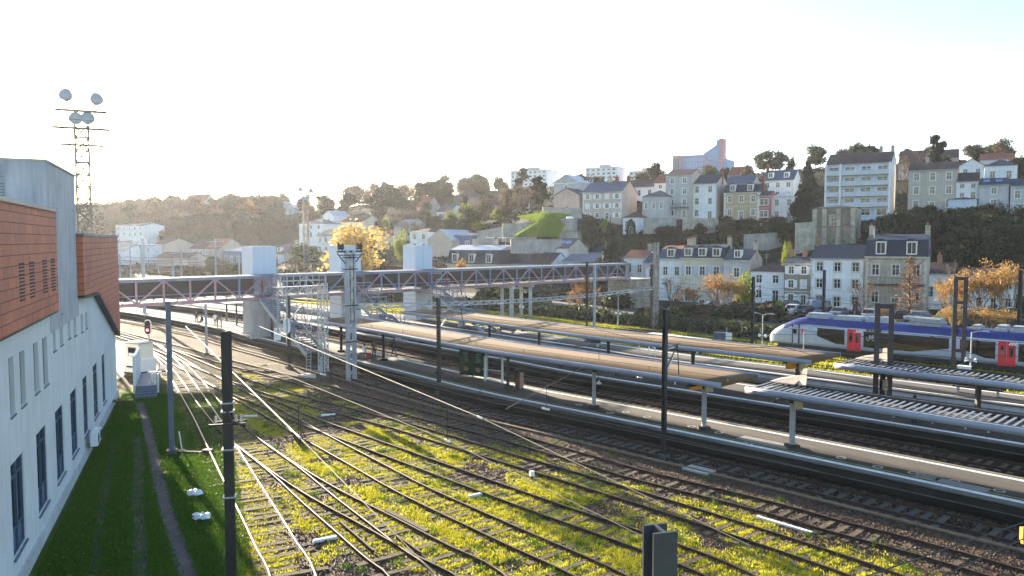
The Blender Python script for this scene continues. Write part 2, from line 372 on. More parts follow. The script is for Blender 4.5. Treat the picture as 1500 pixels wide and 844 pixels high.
H('pink gabled house among the leafless trees left of the tall pine',712,732,290,300,318,275,'pink','tile_br',1,2,dep=9,side='pink')
H('white house with slate roof on the slope behind the round clipped evergreens',640,660,300,310,330,290,'white','slate',2,2,dep=9)
H('long pale house low on the middle hill behind the cedars',500,532,316,325,346,285,'cream','tile_br',3,1,dep=10)
# far left
H('long white house alone in the woods on the left hill',171,211,327,331,347,330,'white','slate',5,2,dep=10,side='white')
H('blue roofed house with white gable beside the brick building',152,184,355,367,386,300,'blue','slate_b',2,1,dep=13,side='white')
H('blue grey house with flat roof between the gabled houses far left',199,224,357,360,386,300,'blue','zinc',2,2,dep=9,roofn='hip')
H('wide beige gabled house behind the far left catenary masts',224,240,350,358,386,302,'pink','tile_br',1,1,dep=14,side='beige')
H('house with bright red tiled roof and beige gable on the left',297,322,350,364,386,296,'pink','tile',2,2,dep=12,side='beige')
H('grey roofed house left of the bright red tiled house',279,300,351,364,386,300,'grey','tile_br',2,2,dep=10)
H('low dark blue house with pale extension left of the first lift tower',326,353,363,368,390,290,'bluegrey','zinc',3,1,dep=9,roofn='hip')
H('low brown roofed shed in front of the beige gabled house',228,276,370,378,388,285,'pink','tile_br',1,1,dep=8,blank=1)
H('cream house with pink tiled roof deep among the left trees',268,299,285,300,312,400,'cream','tile',3,1,dep=10)
H('pale flat block on the left ridge beside an autumn tree',384,408,294,296,318,400,'grey','zinc',2,2,dep=10,roofn='hip')
H('small white gabled house on the ridge left of the far floodlight mast',418,433,299,305,316,400,'white','zinc',1,1,dep=9,gfront=1)

ctrl = []
for h in HOUSES:
    uc = (h[1]+h[2])/2; x, y, z = D(uc, h[5], h[6]); dp = h[11].get('dep', 10)
    ctrl.append((x, y, z)); ctrl.append((x+dp*.4, y+dp*.8, z))
for u, v, Y in ((1090,335,188),(1000,345,190),(940,352,192),(1150,345,185),(1190,350,172),(1300,340,165),(1370,345,160),(1450,345,158),(1500,350,150),(1000,372,172),(1100,372,168),(1200,375,158),(1300,378,148),(1400,380,146),(1480,385,142),
                (785,352,192),(755,352,188),(820,316,206),(770,316,212),(740,330,215),(700,345,210),(700,300,330),(640,300,340),(560,300,350),(560,330,300),(640,335,260),(520,310,360),
                (200,322,420),(150,322,430),(250,320,430),(330,320,420),(370,320,410),(200,352,345),(330,348,345),(400,345,330),(450,310,380),(150,352,350),(120,352,350),(250,352,345),
                (860,275,300),(960,270,300),(1100,255,300),(1250,245,260),(1400,235,260),(1550,230,250),(720,285,380),(1560,330,165),(1560,260,190)):
    ctrl.append(D(u, v, Y))
for x, y, z in ((-330,700,27),(0,800,38),(300,700,45),(500,500,45),(300,300,38),(420,200,36),(260,150,30),(200,100,12),(-600,700,30),(-400,350,20),(-600,300,15),(-260,260,3)):
    ctrl.append((x, y, z))
E0 = offs(50); 
for p in E0[::6]:
    if 20 < p[1] < 300: ctrl.append((p[0], p[1], .3))
E1 = offs(66)
for p in E1[::8]:
    if 40 < p[1] < 250 and p[0] > -60: ctrl.append((p[0], p[1], .8))
CT = np.array(ctrl)
_d = np.linalg.norm(CT[:,None,:2]-CT[None,:,:2], axis=2)
_A = np.zeros((len(CT)+1,)*2); _A[:-1,:-1] = -_d+np.eye(len(CT))*10.0; _A[:-1,-1] = 1; _A[-1,:-1] = 1
_w = np.linalg.lstsq(_A, np.r_[CT[:,2], 0], rcond=None)[0]
def height(X, Y):
    X = np.asarray(X, float); Y = np.asarray(Y, float); sh = X.shape; x = X.ravel(); y = Y.ravel(); z = np.empty(len(x))
    for i in range(0, len(x), 20000):
        d = np.sqrt((x[i:i+20000,None]-CT[None,:,0])**2+(y[i:i+20000,None]-CT[None,:,1])**2); z[i:i+20000] = -d@_w[:-1]+_w[-1]
    far = np.clip((np.hypot(x, y)-650)/400, 0, 1); z = z*(1-far)+30*far
    o = signed_off(x, y); k = np.clip((o-48)/12, 0, 1); k = k*k*(3-2*k)
    k *= np.clip((y+40)/60, 0, 1)
    z = np.clip(z, 0, 60)*k
    return z.reshape(sh)
def hz(x, y): return float(height(np.array([x]), np.array([y]))[0])

# ---------------------------------------------------------------- ground sheet
def axis(a, b, step, lo, hi, grow=1.18):
    m = list(np.arange(a, b+1e-6, step)); s = step; p = m[0]; q = m[-1]; L_ = []; R_ = []
    while p > lo: s = min(s*grow, 300); p -= s; L_.append(p)
    s = step
    while q < hi: s = min(s*grow, 300); q += s; R_.append(q)
    return np.array(L_[::-1]+m+R_)
def axis2():
    a = list(np.arange(4, 104, .55)); s = .55; q = a[-1]
    while q < 420: s = min(s*1.1, 3.5); q += s; a.append(q)
    while q < 6000: s = min(s*1.25, 400); q += s; a.append(q)
    b = []; q = 4; s = .6
    while q > -3000: s = min(s*1.4, 400); q -= s; b.append(q)
    return np.array(b[::-1]+a)
def axis1():
    a = list(np.arange(-38, 46, .55)); s = .55; q = a[-1]; b = []
    while q < 220: s = min(s*1.1, 3.5); q += s; a.append(q)
    while q < 6000: s = min(s*1.25, 400); q += s; a.append(q)
    q = a[0]; s = .55
    while q > -260: s = min(s*1.1, 3.5); q -= s; b.append(q)
    while q > -6000: s = min(s*1.25, 400); q -= s; b.append(q)
    return np.array(b[::-1]+a)
xs, ys = axis1(), axis2()
GX, GY = np.meshgrid(xs, ys)
GZ = height(GX, GY)
OFF = signed_off(GX, GY).reshape(GX.shape)
# how mossy each spot is: 0 = bare ballast, 1 = grass
def moss(X, Y, o):
    X = np.asarray(X); Y = np.asarray(Y)
    n = noise2(X, Y, 5.5, 1)*.42+noise2(X, Y, 2.0, 2)*.32+noise2(X, Y, .9, 3)*.26
    m = np.clip((n-.415+.26*(noise2(X, Y, 9, 8)-.5))/.12, 0, 1)
    # platform side ballast stays bare
    m *= np.clip((-6.1-o)/2.2, 0, 1)*.98+.02
    pA = np.clip((Y-30)/40, 0, 1)
    m = m*np.where(Y > 62, .45, 1.0)
    # lush verge along the left building
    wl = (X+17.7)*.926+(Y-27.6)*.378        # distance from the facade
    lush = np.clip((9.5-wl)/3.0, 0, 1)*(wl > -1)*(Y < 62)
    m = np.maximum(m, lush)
    far = (o > 30) & (o < 47)
    m = np.where(far, np.clip((noise2(X, Y, 6, 5)-.25)/.2, 0, 1), m)
    m = np.where((o > 47), .6, m)
    m = np.where((o > -6) & (o <= 30), np.clip((noise2(X, Y, 2.5, 6)-.66)/.2, 0, 1)*.55, m)
    return m
MO = moss(GX, GY, OFF)
ny, nx = GX.shape
V = np.stack([GX.ravel(), GY.ravel(), GZ.ravel()], 1)
idx = np.arange(nx*ny).reshape(ny, nx)
F = np.stack([idx[:-1,:-1].ravel(), idx[:-1,1:].ravel(), idx[1:,1:].ravel(), idx[1:,:-1].ravel()], 1)
def ground_mat():
    m = bpy.data.materials.new('yard_ground'); m.use_nodes = True; nt = m.node_tree; N = nt.nodes; L = nt.links
    b = N['Principled BSDF']; b.inputs['Roughness'].default_value = .95; b.inputs['Specular IOR Level'].default_value = .15
    tc = N.new('ShaderNodeTexCoord')
    at = N.new('ShaderNodeAttribute'); at.attribute_name = 'moss'
    ah = N.new('ShaderNodeAttribute'); ah.attribute_name = 'hill'
    vo = N.new('ShaderNodeTexVoronoi'); vo.inputs['Scale'].default_value = 11; L.new(tc.outputs['Object'], vo.inputs['Vector'])
    bal = N.new('ShaderNodeValToRGB'); e = bal.color_ramp.elements; e[0].color = (.026,.017,.012,1); e[1].color = (.145,.092,.06,1); e[0].position = .1; e[1].position = .9
    sep = N.new('ShaderNodeSeparateColor'); L.new(vo.outputs['Color'], sep.inputs[0]); L.new(sep.outputs[0], bal.inputs['Fac'])
    n0 = N.new('ShaderNodeTexNoise'); n0.inputs['Scale'].default_value = .35; n0.inputs['Detail'].default_value = 5; L.new(tc.outputs['Object'], n0.inputs['Vector'])
    dirt = N.new('ShaderNodeMix'); dirt.data_type = 'RGBA'; L.new(n0.outputs['Fac'], dirt.inputs['Factor']); L.new(bal.outputs['Color'], dirt.inputs['A']); dirt.inputs['B'].default_value = (.06,.038,.025,1)
    n1 = N.new('ShaderNodeTexNoise'); n1.inputs['Scale'].default_value = 2.6; n1.inputs['Detail'].default_value = 8; n1.inputs['Roughness'].default_value = .7; L.new(tc.outputs['Object'], n1.inputs['Vector'])
    gr = N.new('ShaderNodeValToRGB'); e = gr.color_ramp.elements; e[0].position = .3; e[0].color = (.12,.13,.016,1); e[1].position = .72; e[1].color = (.32,.29,.035,1)
    L.new(n1.outputs['Fac'], gr.inputs['Fac'])
    n2 = N.new('ShaderNodeTexNoise'); n2.inputs['Scale'].default_value = 6; n2.inputs['Detail'].default_value = 6; L.new(tc.outputs['Object'], n2.inputs['Vector'])
    ad = N.new('ShaderNodeMath'); ad.operation = 'MULTIPLY_ADD'; L.new(n2.outputs['Fac'], ad.inputs[0]); ad.inputs[1].default_value = 1.1; L.new(at.outputs['Fac'], ad.inputs[2])
    rr = N.new('ShaderNodeMapRange'); L.new(ad.outputs[0], rr.inputs[0]); rr.inputs[1].default_value = .85; rr.inputs[2].default_value = 1.15
    mx = N.new('ShaderNodeMix'); mx.data_type = 'RGBA'; L.new(rr.outputs[0], mx.inputs['Factor']); L.new(dirt.outputs['Result'], mx.inputs['A'])
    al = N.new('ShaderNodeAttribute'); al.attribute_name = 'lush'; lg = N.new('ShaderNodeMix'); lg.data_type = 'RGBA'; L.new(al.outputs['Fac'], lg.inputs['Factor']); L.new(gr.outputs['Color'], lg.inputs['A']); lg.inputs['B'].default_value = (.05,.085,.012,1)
    L.new(lg.outputs['Result'], mx.inputs['B'])
    ad_ = N.new('ShaderNodeAttribute'); ad_.attribute_name = 'bed_shade'; dk = N.new('ShaderNodeMix'); dk.data_type = 'RGBA'; dk.blend_type = 'MULTIPLY'; L.new(ad_.outputs['Fac'], dk.inputs['Factor']); L.new(mx.outputs['Result'], dk.inputs['A']); dk.inputs['B'].default_value = (.30,.27,.25,1); mx = dk  # shade of the track beds multiplied into the ground colour
    hl = N.new('ShaderNodeMix'); hl.data_type = 'RGBA'; L.new(ah.outputs['Fac'], hl.inputs['Factor']); L.new(mx.outputs['Result'], hl.inputs['A'])
    hr = N.new('ShaderNodeValToRGB'); e = hr.color_ramp.elements; e[0].position = .35; e[0].color = (.010,.013,.007,1); e[1].position = .7; e[1].color = (.034,.030,.018,1)
    n4 = N.new('ShaderNodeTexNoise'); n4.inputs['Scale'].default_value = .3; n4.inputs['Detail'].default_value = 8; L.new(tc.outputs['Object'], n4.inputs['Vector']); L.new(n4.outputs['Fac'], hr.inputs['Fac']); L.new(hr.outputs['Color'], hl.inputs['B'])
    L.new(hl.outputs['Result'], b.inputs['Base Color'])
    bp = N.new('ShaderNodeBump'); bp.inputs['Strength'].default_value = .9; bp.inputs['Distance'].default_value = .06
    hm = N.new('ShaderNodeMath'); hm.operation = 'MULTIPLY_ADD'; L.new(vo.outputs['Distance'], hm.inputs[0]); hm.inputs[1].default_value = -.6; L.new(n2.outputs['Fac'], hm.inputs[2])
    L.new(hm.outputs[0], bp.inputs['Height']); L.new(bp.outputs['Normal'], b.inputs['Normal'])
    return m
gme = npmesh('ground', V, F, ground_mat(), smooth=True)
a = gme.attributes.new('moss', 'FLOAT', 'POINT'); a.data.foreach_set('value', MO.ravel().astype(np.float32))
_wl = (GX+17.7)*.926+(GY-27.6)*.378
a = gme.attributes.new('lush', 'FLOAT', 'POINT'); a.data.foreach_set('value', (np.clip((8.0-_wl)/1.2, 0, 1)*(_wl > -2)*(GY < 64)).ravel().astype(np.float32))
_o = OFF.ravel(); a = gme.attributes.new('bed_shade', 'FLOAT', 'POINT'); a.data.foreach_set('value', (((_o > -3.1)&(_o < -.1))|((_o > 4.6)&(_o < 11.2))|((_o > 17.2)&(_o < 22.8))).astype(np.float32))  # painted shade: darker bands along the track beds beside the platforms
a = gme.attributes.new('hill', 'FLOAT', 'POINT'); a.data.foreach_set('value', np.clip((OFF.ravel()-47)/4, 0, 1).astype(np.float32))
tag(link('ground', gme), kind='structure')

# ---------------------------------------------------------------- grass blades, weeds and stones (nobody could count them)
def blades(name, X, Y, Z, h0, h1, w, mat, lean=.5):
    n = len(X); a = rng.random(n)*2*math.pi; h = h0+(h1-h0)*rng.random(n)**1.6; ww = w*(.6+.8*rng.random(n))
    le = lean*h*rng.random(n); b = rng.random(n)*2*math.pi
    V = np.empty((n,3,3)); V[:,0] = np.stack([X-np.cos(a)*ww, Y-np.sin(a)*ww, Z-.01], 1); V[:,1] = np.stack([X+np.cos(a)*ww, Y+np.sin(a)*ww, Z-.01], 1)
    V[:,2] = np.stack([X+np.cos(b)*le, Y+np.sin(b)*le, Z+h], 1)
    return link(name, npmesh(name, V.reshape(-1,3), np.arange(3*n).reshape(-1,3), mat))
grass_m = leafmat('yard_grass', (.25,.26,.018), (.54,.49,.045), .5)
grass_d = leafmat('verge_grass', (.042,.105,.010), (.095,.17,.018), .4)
def clumped(n, x0, x1, y0, y1, fn, thr=0.0):
    # distance-weighted scatter: denser towards the camera
    X = x0+(x1-x0)*rng.random(n); Y = y0+(y1-y0)*rng.random(n)**1.35
    o = signed_off(X, Y); m = fn(X, Y, o); k = rng.random(n) < m
    return X[k], Y[k]
def view(X, Y, mu=60):
    u = 750+FPX*X/np.maximum(Y, 1); return (u > -mu) & (u < 1500+mu)
def yard(X, Y, o):
    k = moss(X, Y, o)*(o < -5.5)*view(X, Y)
    wl = (X+17.7)*.926+(Y-27.6)*.378
    return k**1.2*(wl > 7.3)*np.clip(noise2(X, Y, .55, 9)*2.2-.45, .08, 1)
X, Y = clumped(2800000, -34, 22, 22, 80, yard); _k = ~on_sleeper(X, Y)|(rng.random(len(X)) < .22); X, Y = X[_k], Y[_k]
tag(blades('grass', X, Y, 0*X, .03, .12, .021, grass_m), 'low yellow green grass growing between the siding tracks', 'grass', kind='stuff')
PATHS = [([(203,590),(212,612),(222,655),(232,700),(248,760),(262,800),(280,860),(300,940)],.31,.01),([(200,640),(204,680),(202,720),(204,770),(206,844),(212,940)],.24,.35),([(168,640),(160,690),(150,744),(142,800),(136,860)],.16,.6)]
def verge(X, Y, o):
    wl = (X+17.7)*.926+(Y-27.6)*.378
    k = (wl > .3)*(wl < 7.6)*(Y < 60)*view(X, Y, 200)*1.0
    for pts, hw, mn in PATHS:
        P = resample(cr([G(a, b, 0) for a, b in pts], 8), .5); d = np.full(len(X), 9.0)
        for p in P: d = np.minimum(d, np.hypot(X-p[0], Y-p[1]))
        k = k*np.clip((d-hw+.08)/.16, mn, 1)
    return k
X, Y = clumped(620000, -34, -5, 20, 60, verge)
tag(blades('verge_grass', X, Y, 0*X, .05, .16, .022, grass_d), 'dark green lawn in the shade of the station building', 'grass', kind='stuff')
def farg(X, Y, o): return ((o > 28.2) & (o < 47))*view(X, Y)*moss(X, Y, o)
n = 500000; X = -60+130*rng.random(n); Y = 40+110*rng.random(n); o = signed_off(X, Y); k = rng.random(n) < farg(X, Y, o); X, Y = X[k], Y[k]
tag(blades('rough_grass', X, Y, 0*X, .10, .34, .05, grass_m), 'sunlit rough grass strip between the far tracks', 'grass', kind='stuff')
# fallen leaves
n = 7000; X = -32+54*rng.random(n); Y = 21+45*rng.random(n); o = signed_off(X, Y); wl = (X+17.7)*.926+(Y-27.6)*.378; k = view(X, Y, 100)&(wl > .5)&(o < -4)&(noise2(X, Y, 4, 44) > .42); X, Y = X[k], Y[k]; n = len(X)
a = rng.random(n)*6.28; s_ = .035+.04*rng.random(n); V = np.stack([np.stack([X+s_*np.cos(a+q), Y+s_*np.sin(a+q), .05+.05*rng.random(n)], 1) for q in (0,1.57,3.14,4.71)], 1)
tag(link('leaf_litter', npmesh('leaf_litter', V.reshape(-1,3), np.arange(4*n).reshape(-1,4), leafmat('dead_leaf', (.10,.055,.025), (.32,.22,.09), .2))), 'dead leaves lying scattered over lawn and sidings', 'leaves', kind='stuff')
# taller weeds in tufts
cx = -30+50*rng.random(1200); cy = 24+50*rng.random(1200); o = signed_off(cx, cy); wl = (cx+17.7)*.926+(cy-27.6)*.378
k = (o < -2.2)&(wl > 8)&view(cx, cy)&(rng.random(1200) < .15+.5*(moss(cx, cy, o) > .3)); cx, cy = cx[k], cy[k]
X = np.repeat(cx, 40)+rng.normal(0, .13, 40*len(cx)); Y = np.repeat(cy, 40)+rng.normal(0, .13, 40*len(cy))
tag(blades('weeds', X, Y, 0*X, .08, .32, .018, grass_d, .8), 'taller weed tufts scattered over the sidings', 'weeds', kind='stuff')
# loose ballast stones
def stones(name, X, Y, r, mat):
    n = len(X); base = np.array([(1,0,-.3),(-.5,.87,-.3),(-.5,-.87,-.3),(0,0,.8)]); a = rng.random(n)*6.28; s = r*(.5+rng.random(n))
    B = np.empty((n,4,3)); ca, sa = np.cos(a), np.sin(a)
    for i, (bx, by, bz) in enumerate(base):
        jx = bx+rng.normal(0,.25,n); jy = by+rng.normal(0,.25,n)
        B[:,i,0] = X+s*(jx*ca-jy*sa); B[:,i,1] = Y+s*(jx*sa+jy*ca); B[:,i,2] = .01+s*(bz+rng.normal(0,.15,n))
    t = np.array([(0,1,3),(1,2,3),(2,0,3)]); F = (np.arange(n)[:,None,None]*4+t[None]).reshape(-1,3)
    return link(name, npmesh(name, B.reshape(-1,3), F, mat))
stone_m = leafmat('ballast_stone', (.045,.028,.019), (.20,.125,.080), 0)
n = 150000; X = -30+55*rng.random(n); Y = 22+45*rng.random(n)**1.3; o = signed_off(X, Y); wl = (X+17.7)*.926+(Y-27.6)*.378
k = view(X, Y)&(wl > 9)&(o < 11)&~((o > -.1)&(o < 4.8))&(rng.random(n) < (1-.8*moss(X, Y, o))); 
tag(stones('gravel', X[k], Y[k], .055, stone_m), 'loose brown ballast stones between the tracks', 'gravel', kind='stuff')
# ---------------------------------------------------------------- tracks
RAILP = [(-.07,0),(.07,0),(.07,.02),(.014,.035),(.014,.125),(.036,.135),(.036,.17),(-.036,.17),(-.036,.135),(-.014,.125),(-.014,.035),(-.07,.02)]
def sweep(P, prof, org, topz=None, m0=0, m1=1):
    P = np.asarray(P); N = -normals(P); n = len(prof); V = []; F = []; mi = []
    for i in range(len(P)):
        for a, z in prof: V.append((P[i,0]+N[i,0]*a-org[0], P[i,1]+N[i,1]*a-org[1], z-org[2]))
    for i in range(len(P)-1):
        for j in range(n):
            k = (j+1) % n
            F.append((i*n+j, i*n+k, (i+1)*n+k, (i+1)*n+j))
            mi.append(m1 if topz is not None and prof[j][1] >= topz-1e-6 and prof[k][1] >= topz-1e-6 else m0)
    return V, F, mi
def strip(name, P, prof, mats, parent, org, topz=None):
    V, F, mi = sweep(P, prof, org, topz)
    return link(name, npmesh(name, V, F, mats, midx=mi), parent)
SLP = MB().box((0,0,-.03), (2.55,.26,.14)).mesh('sleeper', [wood])
concsl = MB().box((0,0,-.03), (2.4,.28,.13)).mesh('sleeper', [conc_dk])
TLAB = {'A':'reddish ballasted siding track nearest the platform-side kerb','B':'grassy siding track second from the platform-side kerb','D':'mossy siding track through the middle of the grass',
 'E':'siding track branching off left of the middle mossy track','F':'track of the crossing with doubled check rails','G':'track curving out left of the crossing check rails','H':'track with shining rails nearest the white building',
 'T1':'shaded running track along the foot of the front platform','T2':'shaded track behind the front platform','T3':'shaded track in front of the second platform','T4':'track between second and third platforms','T6':'track just behind the third platform',
 'T7':'far track in the sunlit grass strip','T8':'far track between the grass strip and the train','T9':'track under the regional train'}
for key, P in TRP.items():
    t0 = P[len(P)//2]; org = (t0[0], t0[1], 0)
    t = empty('railway_track', org, 0, TLAB[key], 'railway track', 'tracks of the station yard')
    top = polish if key in 'H' else polish_dull
    for sgn in (-1, 1):
        strip('rail', offs(sgn*.753, P, normals(P)), RAILP, [rust, top], t, org, .17)
    d = np.diff(P, axis=0); d = d/np.linalg.norm(d, axis=1)[:,None]
    Q, ang = SLQ[key]
    vis = [(Q[i,1], i) for i in range(len(Q)) if Q[i,1] > 16 and -60 < 750+FPX*Q[i,0]/Q[i,1] < 1560 and 20 < Q[i,1] < 125]
    vis.sort(); near = vis[:96]; rest = vis[96:]
    me = SLP if key not in ('T1',) else concsl
    for _, i in near:
        link('sleeper', me, t, (Q[i,0]-org[0]+random.gauss(0,.03), Q[i,1]-org[1]+random.gauss(0,.03), random.uniform(-.05,.02)), ang[i]+math.pi/2+random.gauss(0,.02))
    if rest:
        mb = MB()
        for _, i in rest: mb.box((Q[i,0]-org[0], Q[i,1]-org[1], -.03), (2.55,.26,.13), 0, ang[i]+math.pi/2)
        tag(mb.build('sleepers', wood, t), kind='stuff')
# long check rails and timber guards of the crossing
def poly3(pts, h): return [(*G(u, v, h), h) for u, v in pts]
def item_bar(name, pts, w, h, mat, label, cat, z=.1):
    q = poly3(pts, 0); o = q[len(q)//2]; mb = MB((o[0], o[1], 0))
    for a, b in zip(q, q[1:]): mb.bar((a[0],a[1],z), (b[0],b[1],z), w, h, 0)
    ob = mb.build(name, mat); ob.location = (o[0], o[1], 0); return tag(ob, label, cat)
item_bar('check_rail', [(498,769),(522,790),(547,812)], .07, .17, rust, 'short rusty check rail beside the crossing in the foreground', 'check rail', .09)
item_bar('check_rail', [(581,790),(600,803),(616,815)], .07, .17, rust, 'short check rail right of the crossing frog', 'check rail', .09)
item_bar('timber_board', [(566,752),(594,766),(626,783)], .22, .12, wood, 'long weathered timber lying along the rail near the crossing', 'timber', .1)
# kerb of the ballast by the front running track
P = offs(-3.05); P = P[(P[:,1] > 14) & (P[:,1] < 130)]; P = resample(P, 1.5); o = (P[len(P)//2][0], P[len(P)//2][1], 0)
t = strip('ballast_kerb', P, [(-.09,0),(.09,0),(.09,.13),(-.09,.13)], [M('kerb_stone', (.20,.135,.085), .9, .25, 2, streak=.2)], None, o); t.location = o
tag(t, 'low stone kerb holding the brown ballast beside the platform track', 'kerb')
P = offs(-.28); P = P[(P[:,1] > 14) & (P[:,1] < 230)]; o = (P[len(P)//2][0], P[len(P)//2][1], 0)
# ---------------------------------------------------------------- platforms
def flat_strip(name, o0, o1, z0, z1, mat, parent, org, y0, y1, step=1.5):
    E = EDGE[(EDGE[:,1] > y0) & (EDGE[:,1] < y1)]; N = EN[(EDGE[:,1] > y0) & (EDGE[:,1] < y1)]
    V = []; F = []; ox, oy, _ = org
    for p, n in zip(E, N):
        for o, z in ((o0,z0),(o1,z0),(o1,z1),(o0,z1)): V.append((p[0]+n[0]*o-ox, p[1]+n[1]*o-oy, z))
    k = len(E)
    for i in range(k-1):
        for j in range(4):
            if z1-z0 < .02 and j == 0: continue
            F.append((i*4+j, i*4+(j+1)%4, (i+1)*4+(j+1)%4, (i+1)*4+j)[::-1])
    F.append((0,1,2,3)); F.append(((k-1)*4,(k-1)*4+1,(k-1)*4+2,(k-1)*4+3)[::-1])
    return link(name, npmesh(name, V, F, mat), parent)
cop_m = M('worn_dark_coping', (.13,.12,.11), .85, .3, .8)
ledge_m = M('dirty_ledge', (.10,.09,.075), .9, .3, 1)
def platform(label, o0, o1, y0, y1, facemat, lines, edge2=None):
    E = EDGE[(EDGE[:,1] > y0) & (EDGE[:,1] < y1)]; m = E[len(E)//2]; org = (m[0], m[1], 0)
    t = empty('station_platform', org, 0, label, 'platform', 'station platforms')
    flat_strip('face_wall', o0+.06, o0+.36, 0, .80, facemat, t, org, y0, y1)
    flat_strip('face_wall', o1-.36, o1-.06, 0, .80, conc_dk, t, org, y0, y1)
    flat_strip('fill', o0+.36, o1-.36, 0, .78, conc_dk, t, org, y0, y1)
    flat_strip('coping', o0, o0+.42, .802, .896, cop_m, t, org, y0, y1)
    flat_strip('coping', o1-.42, o1, .802, .896, cop_m, t, org, y0, y1)
    flat_strip('face_ledge', o0+.02, o0+.055, .40, .45, ledge_m, t, org, y0, y1)
    flat_strip('surface', o0+.422, o1-.422, .785, .90, asphalt, t, org, y0, y1)
    for l0, l1, mt in lines: flat_strip('edge_line', l0, l1, .9, .906, mt, t, org, y0, y1)
    return t
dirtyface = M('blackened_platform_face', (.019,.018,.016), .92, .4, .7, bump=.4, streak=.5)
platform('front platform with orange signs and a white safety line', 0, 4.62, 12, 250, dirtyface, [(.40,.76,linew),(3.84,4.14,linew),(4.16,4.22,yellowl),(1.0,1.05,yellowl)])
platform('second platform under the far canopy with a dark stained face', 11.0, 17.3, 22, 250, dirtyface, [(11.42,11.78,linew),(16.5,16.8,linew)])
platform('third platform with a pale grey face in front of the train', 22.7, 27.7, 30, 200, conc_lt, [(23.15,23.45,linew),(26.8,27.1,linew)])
# drain covers and repair patches on the front platform
def patch(u, v, w, l, rz, mat, label, cat, name, h=.912):
    x, y = G(u, v, .9); b = MB().box((0,0,0), (l,w,.014)); ob = b.build(name, mat, None, loc=(x,y,h), rz=rz); return tag(ob, label, cat)
patch(1120,648,1.0,3.0,-.8,M('pale_patch',(.27,.25,.22),.9,.2,2),'pale repair patch on the front platform between two columns','patch','repair_patch')
patch(1408,711,.8,2.2,-.85,M('grey_patch',(.24,.23,.21),.9,.2,2),'pale rectangular repair patch near the right end of the front platform','patch','repair_patch')
patch(1360,699,.8,1.0,-.85,M('mid_patch',(.20,.19,.175),.9,.2,2),'square grey cover set in the front platform','cover','platform_cover')
ringm = M('ring_cover_paint', (.46,.44,.40), .8, .2, 3)
for i, (u, v) in enumerate(((848,593),(894,605),(917,604),(948,611),(1013,625),(1053,634),(1096,650),(1232,671),(1286,684),(1338,693),(1398,705),(1464,719))):
    x, y = G(u, v, .9); mb = MB(); n = 14
    for k in range(n):
        a, b = 2*math.pi*k/n, 2*math.pi*(k+1)/n
        mb.ext([(.17*math.cos(a),.17*math.sin(a),0),(.25*math.cos(a),.25*math.sin(a),0),(.25*math.cos(b),.25*math.sin(b),0),(.17*math.cos(b),.17*math.sin(b),0)], (0,0,.008))
    ob = mb.build('ring_marking', ringm, None, loc=(x,y,.905)); tag(ob, 'white painted ring on the front platform surface', 'ground marking', 'rings painted along the front platform', 'thing')
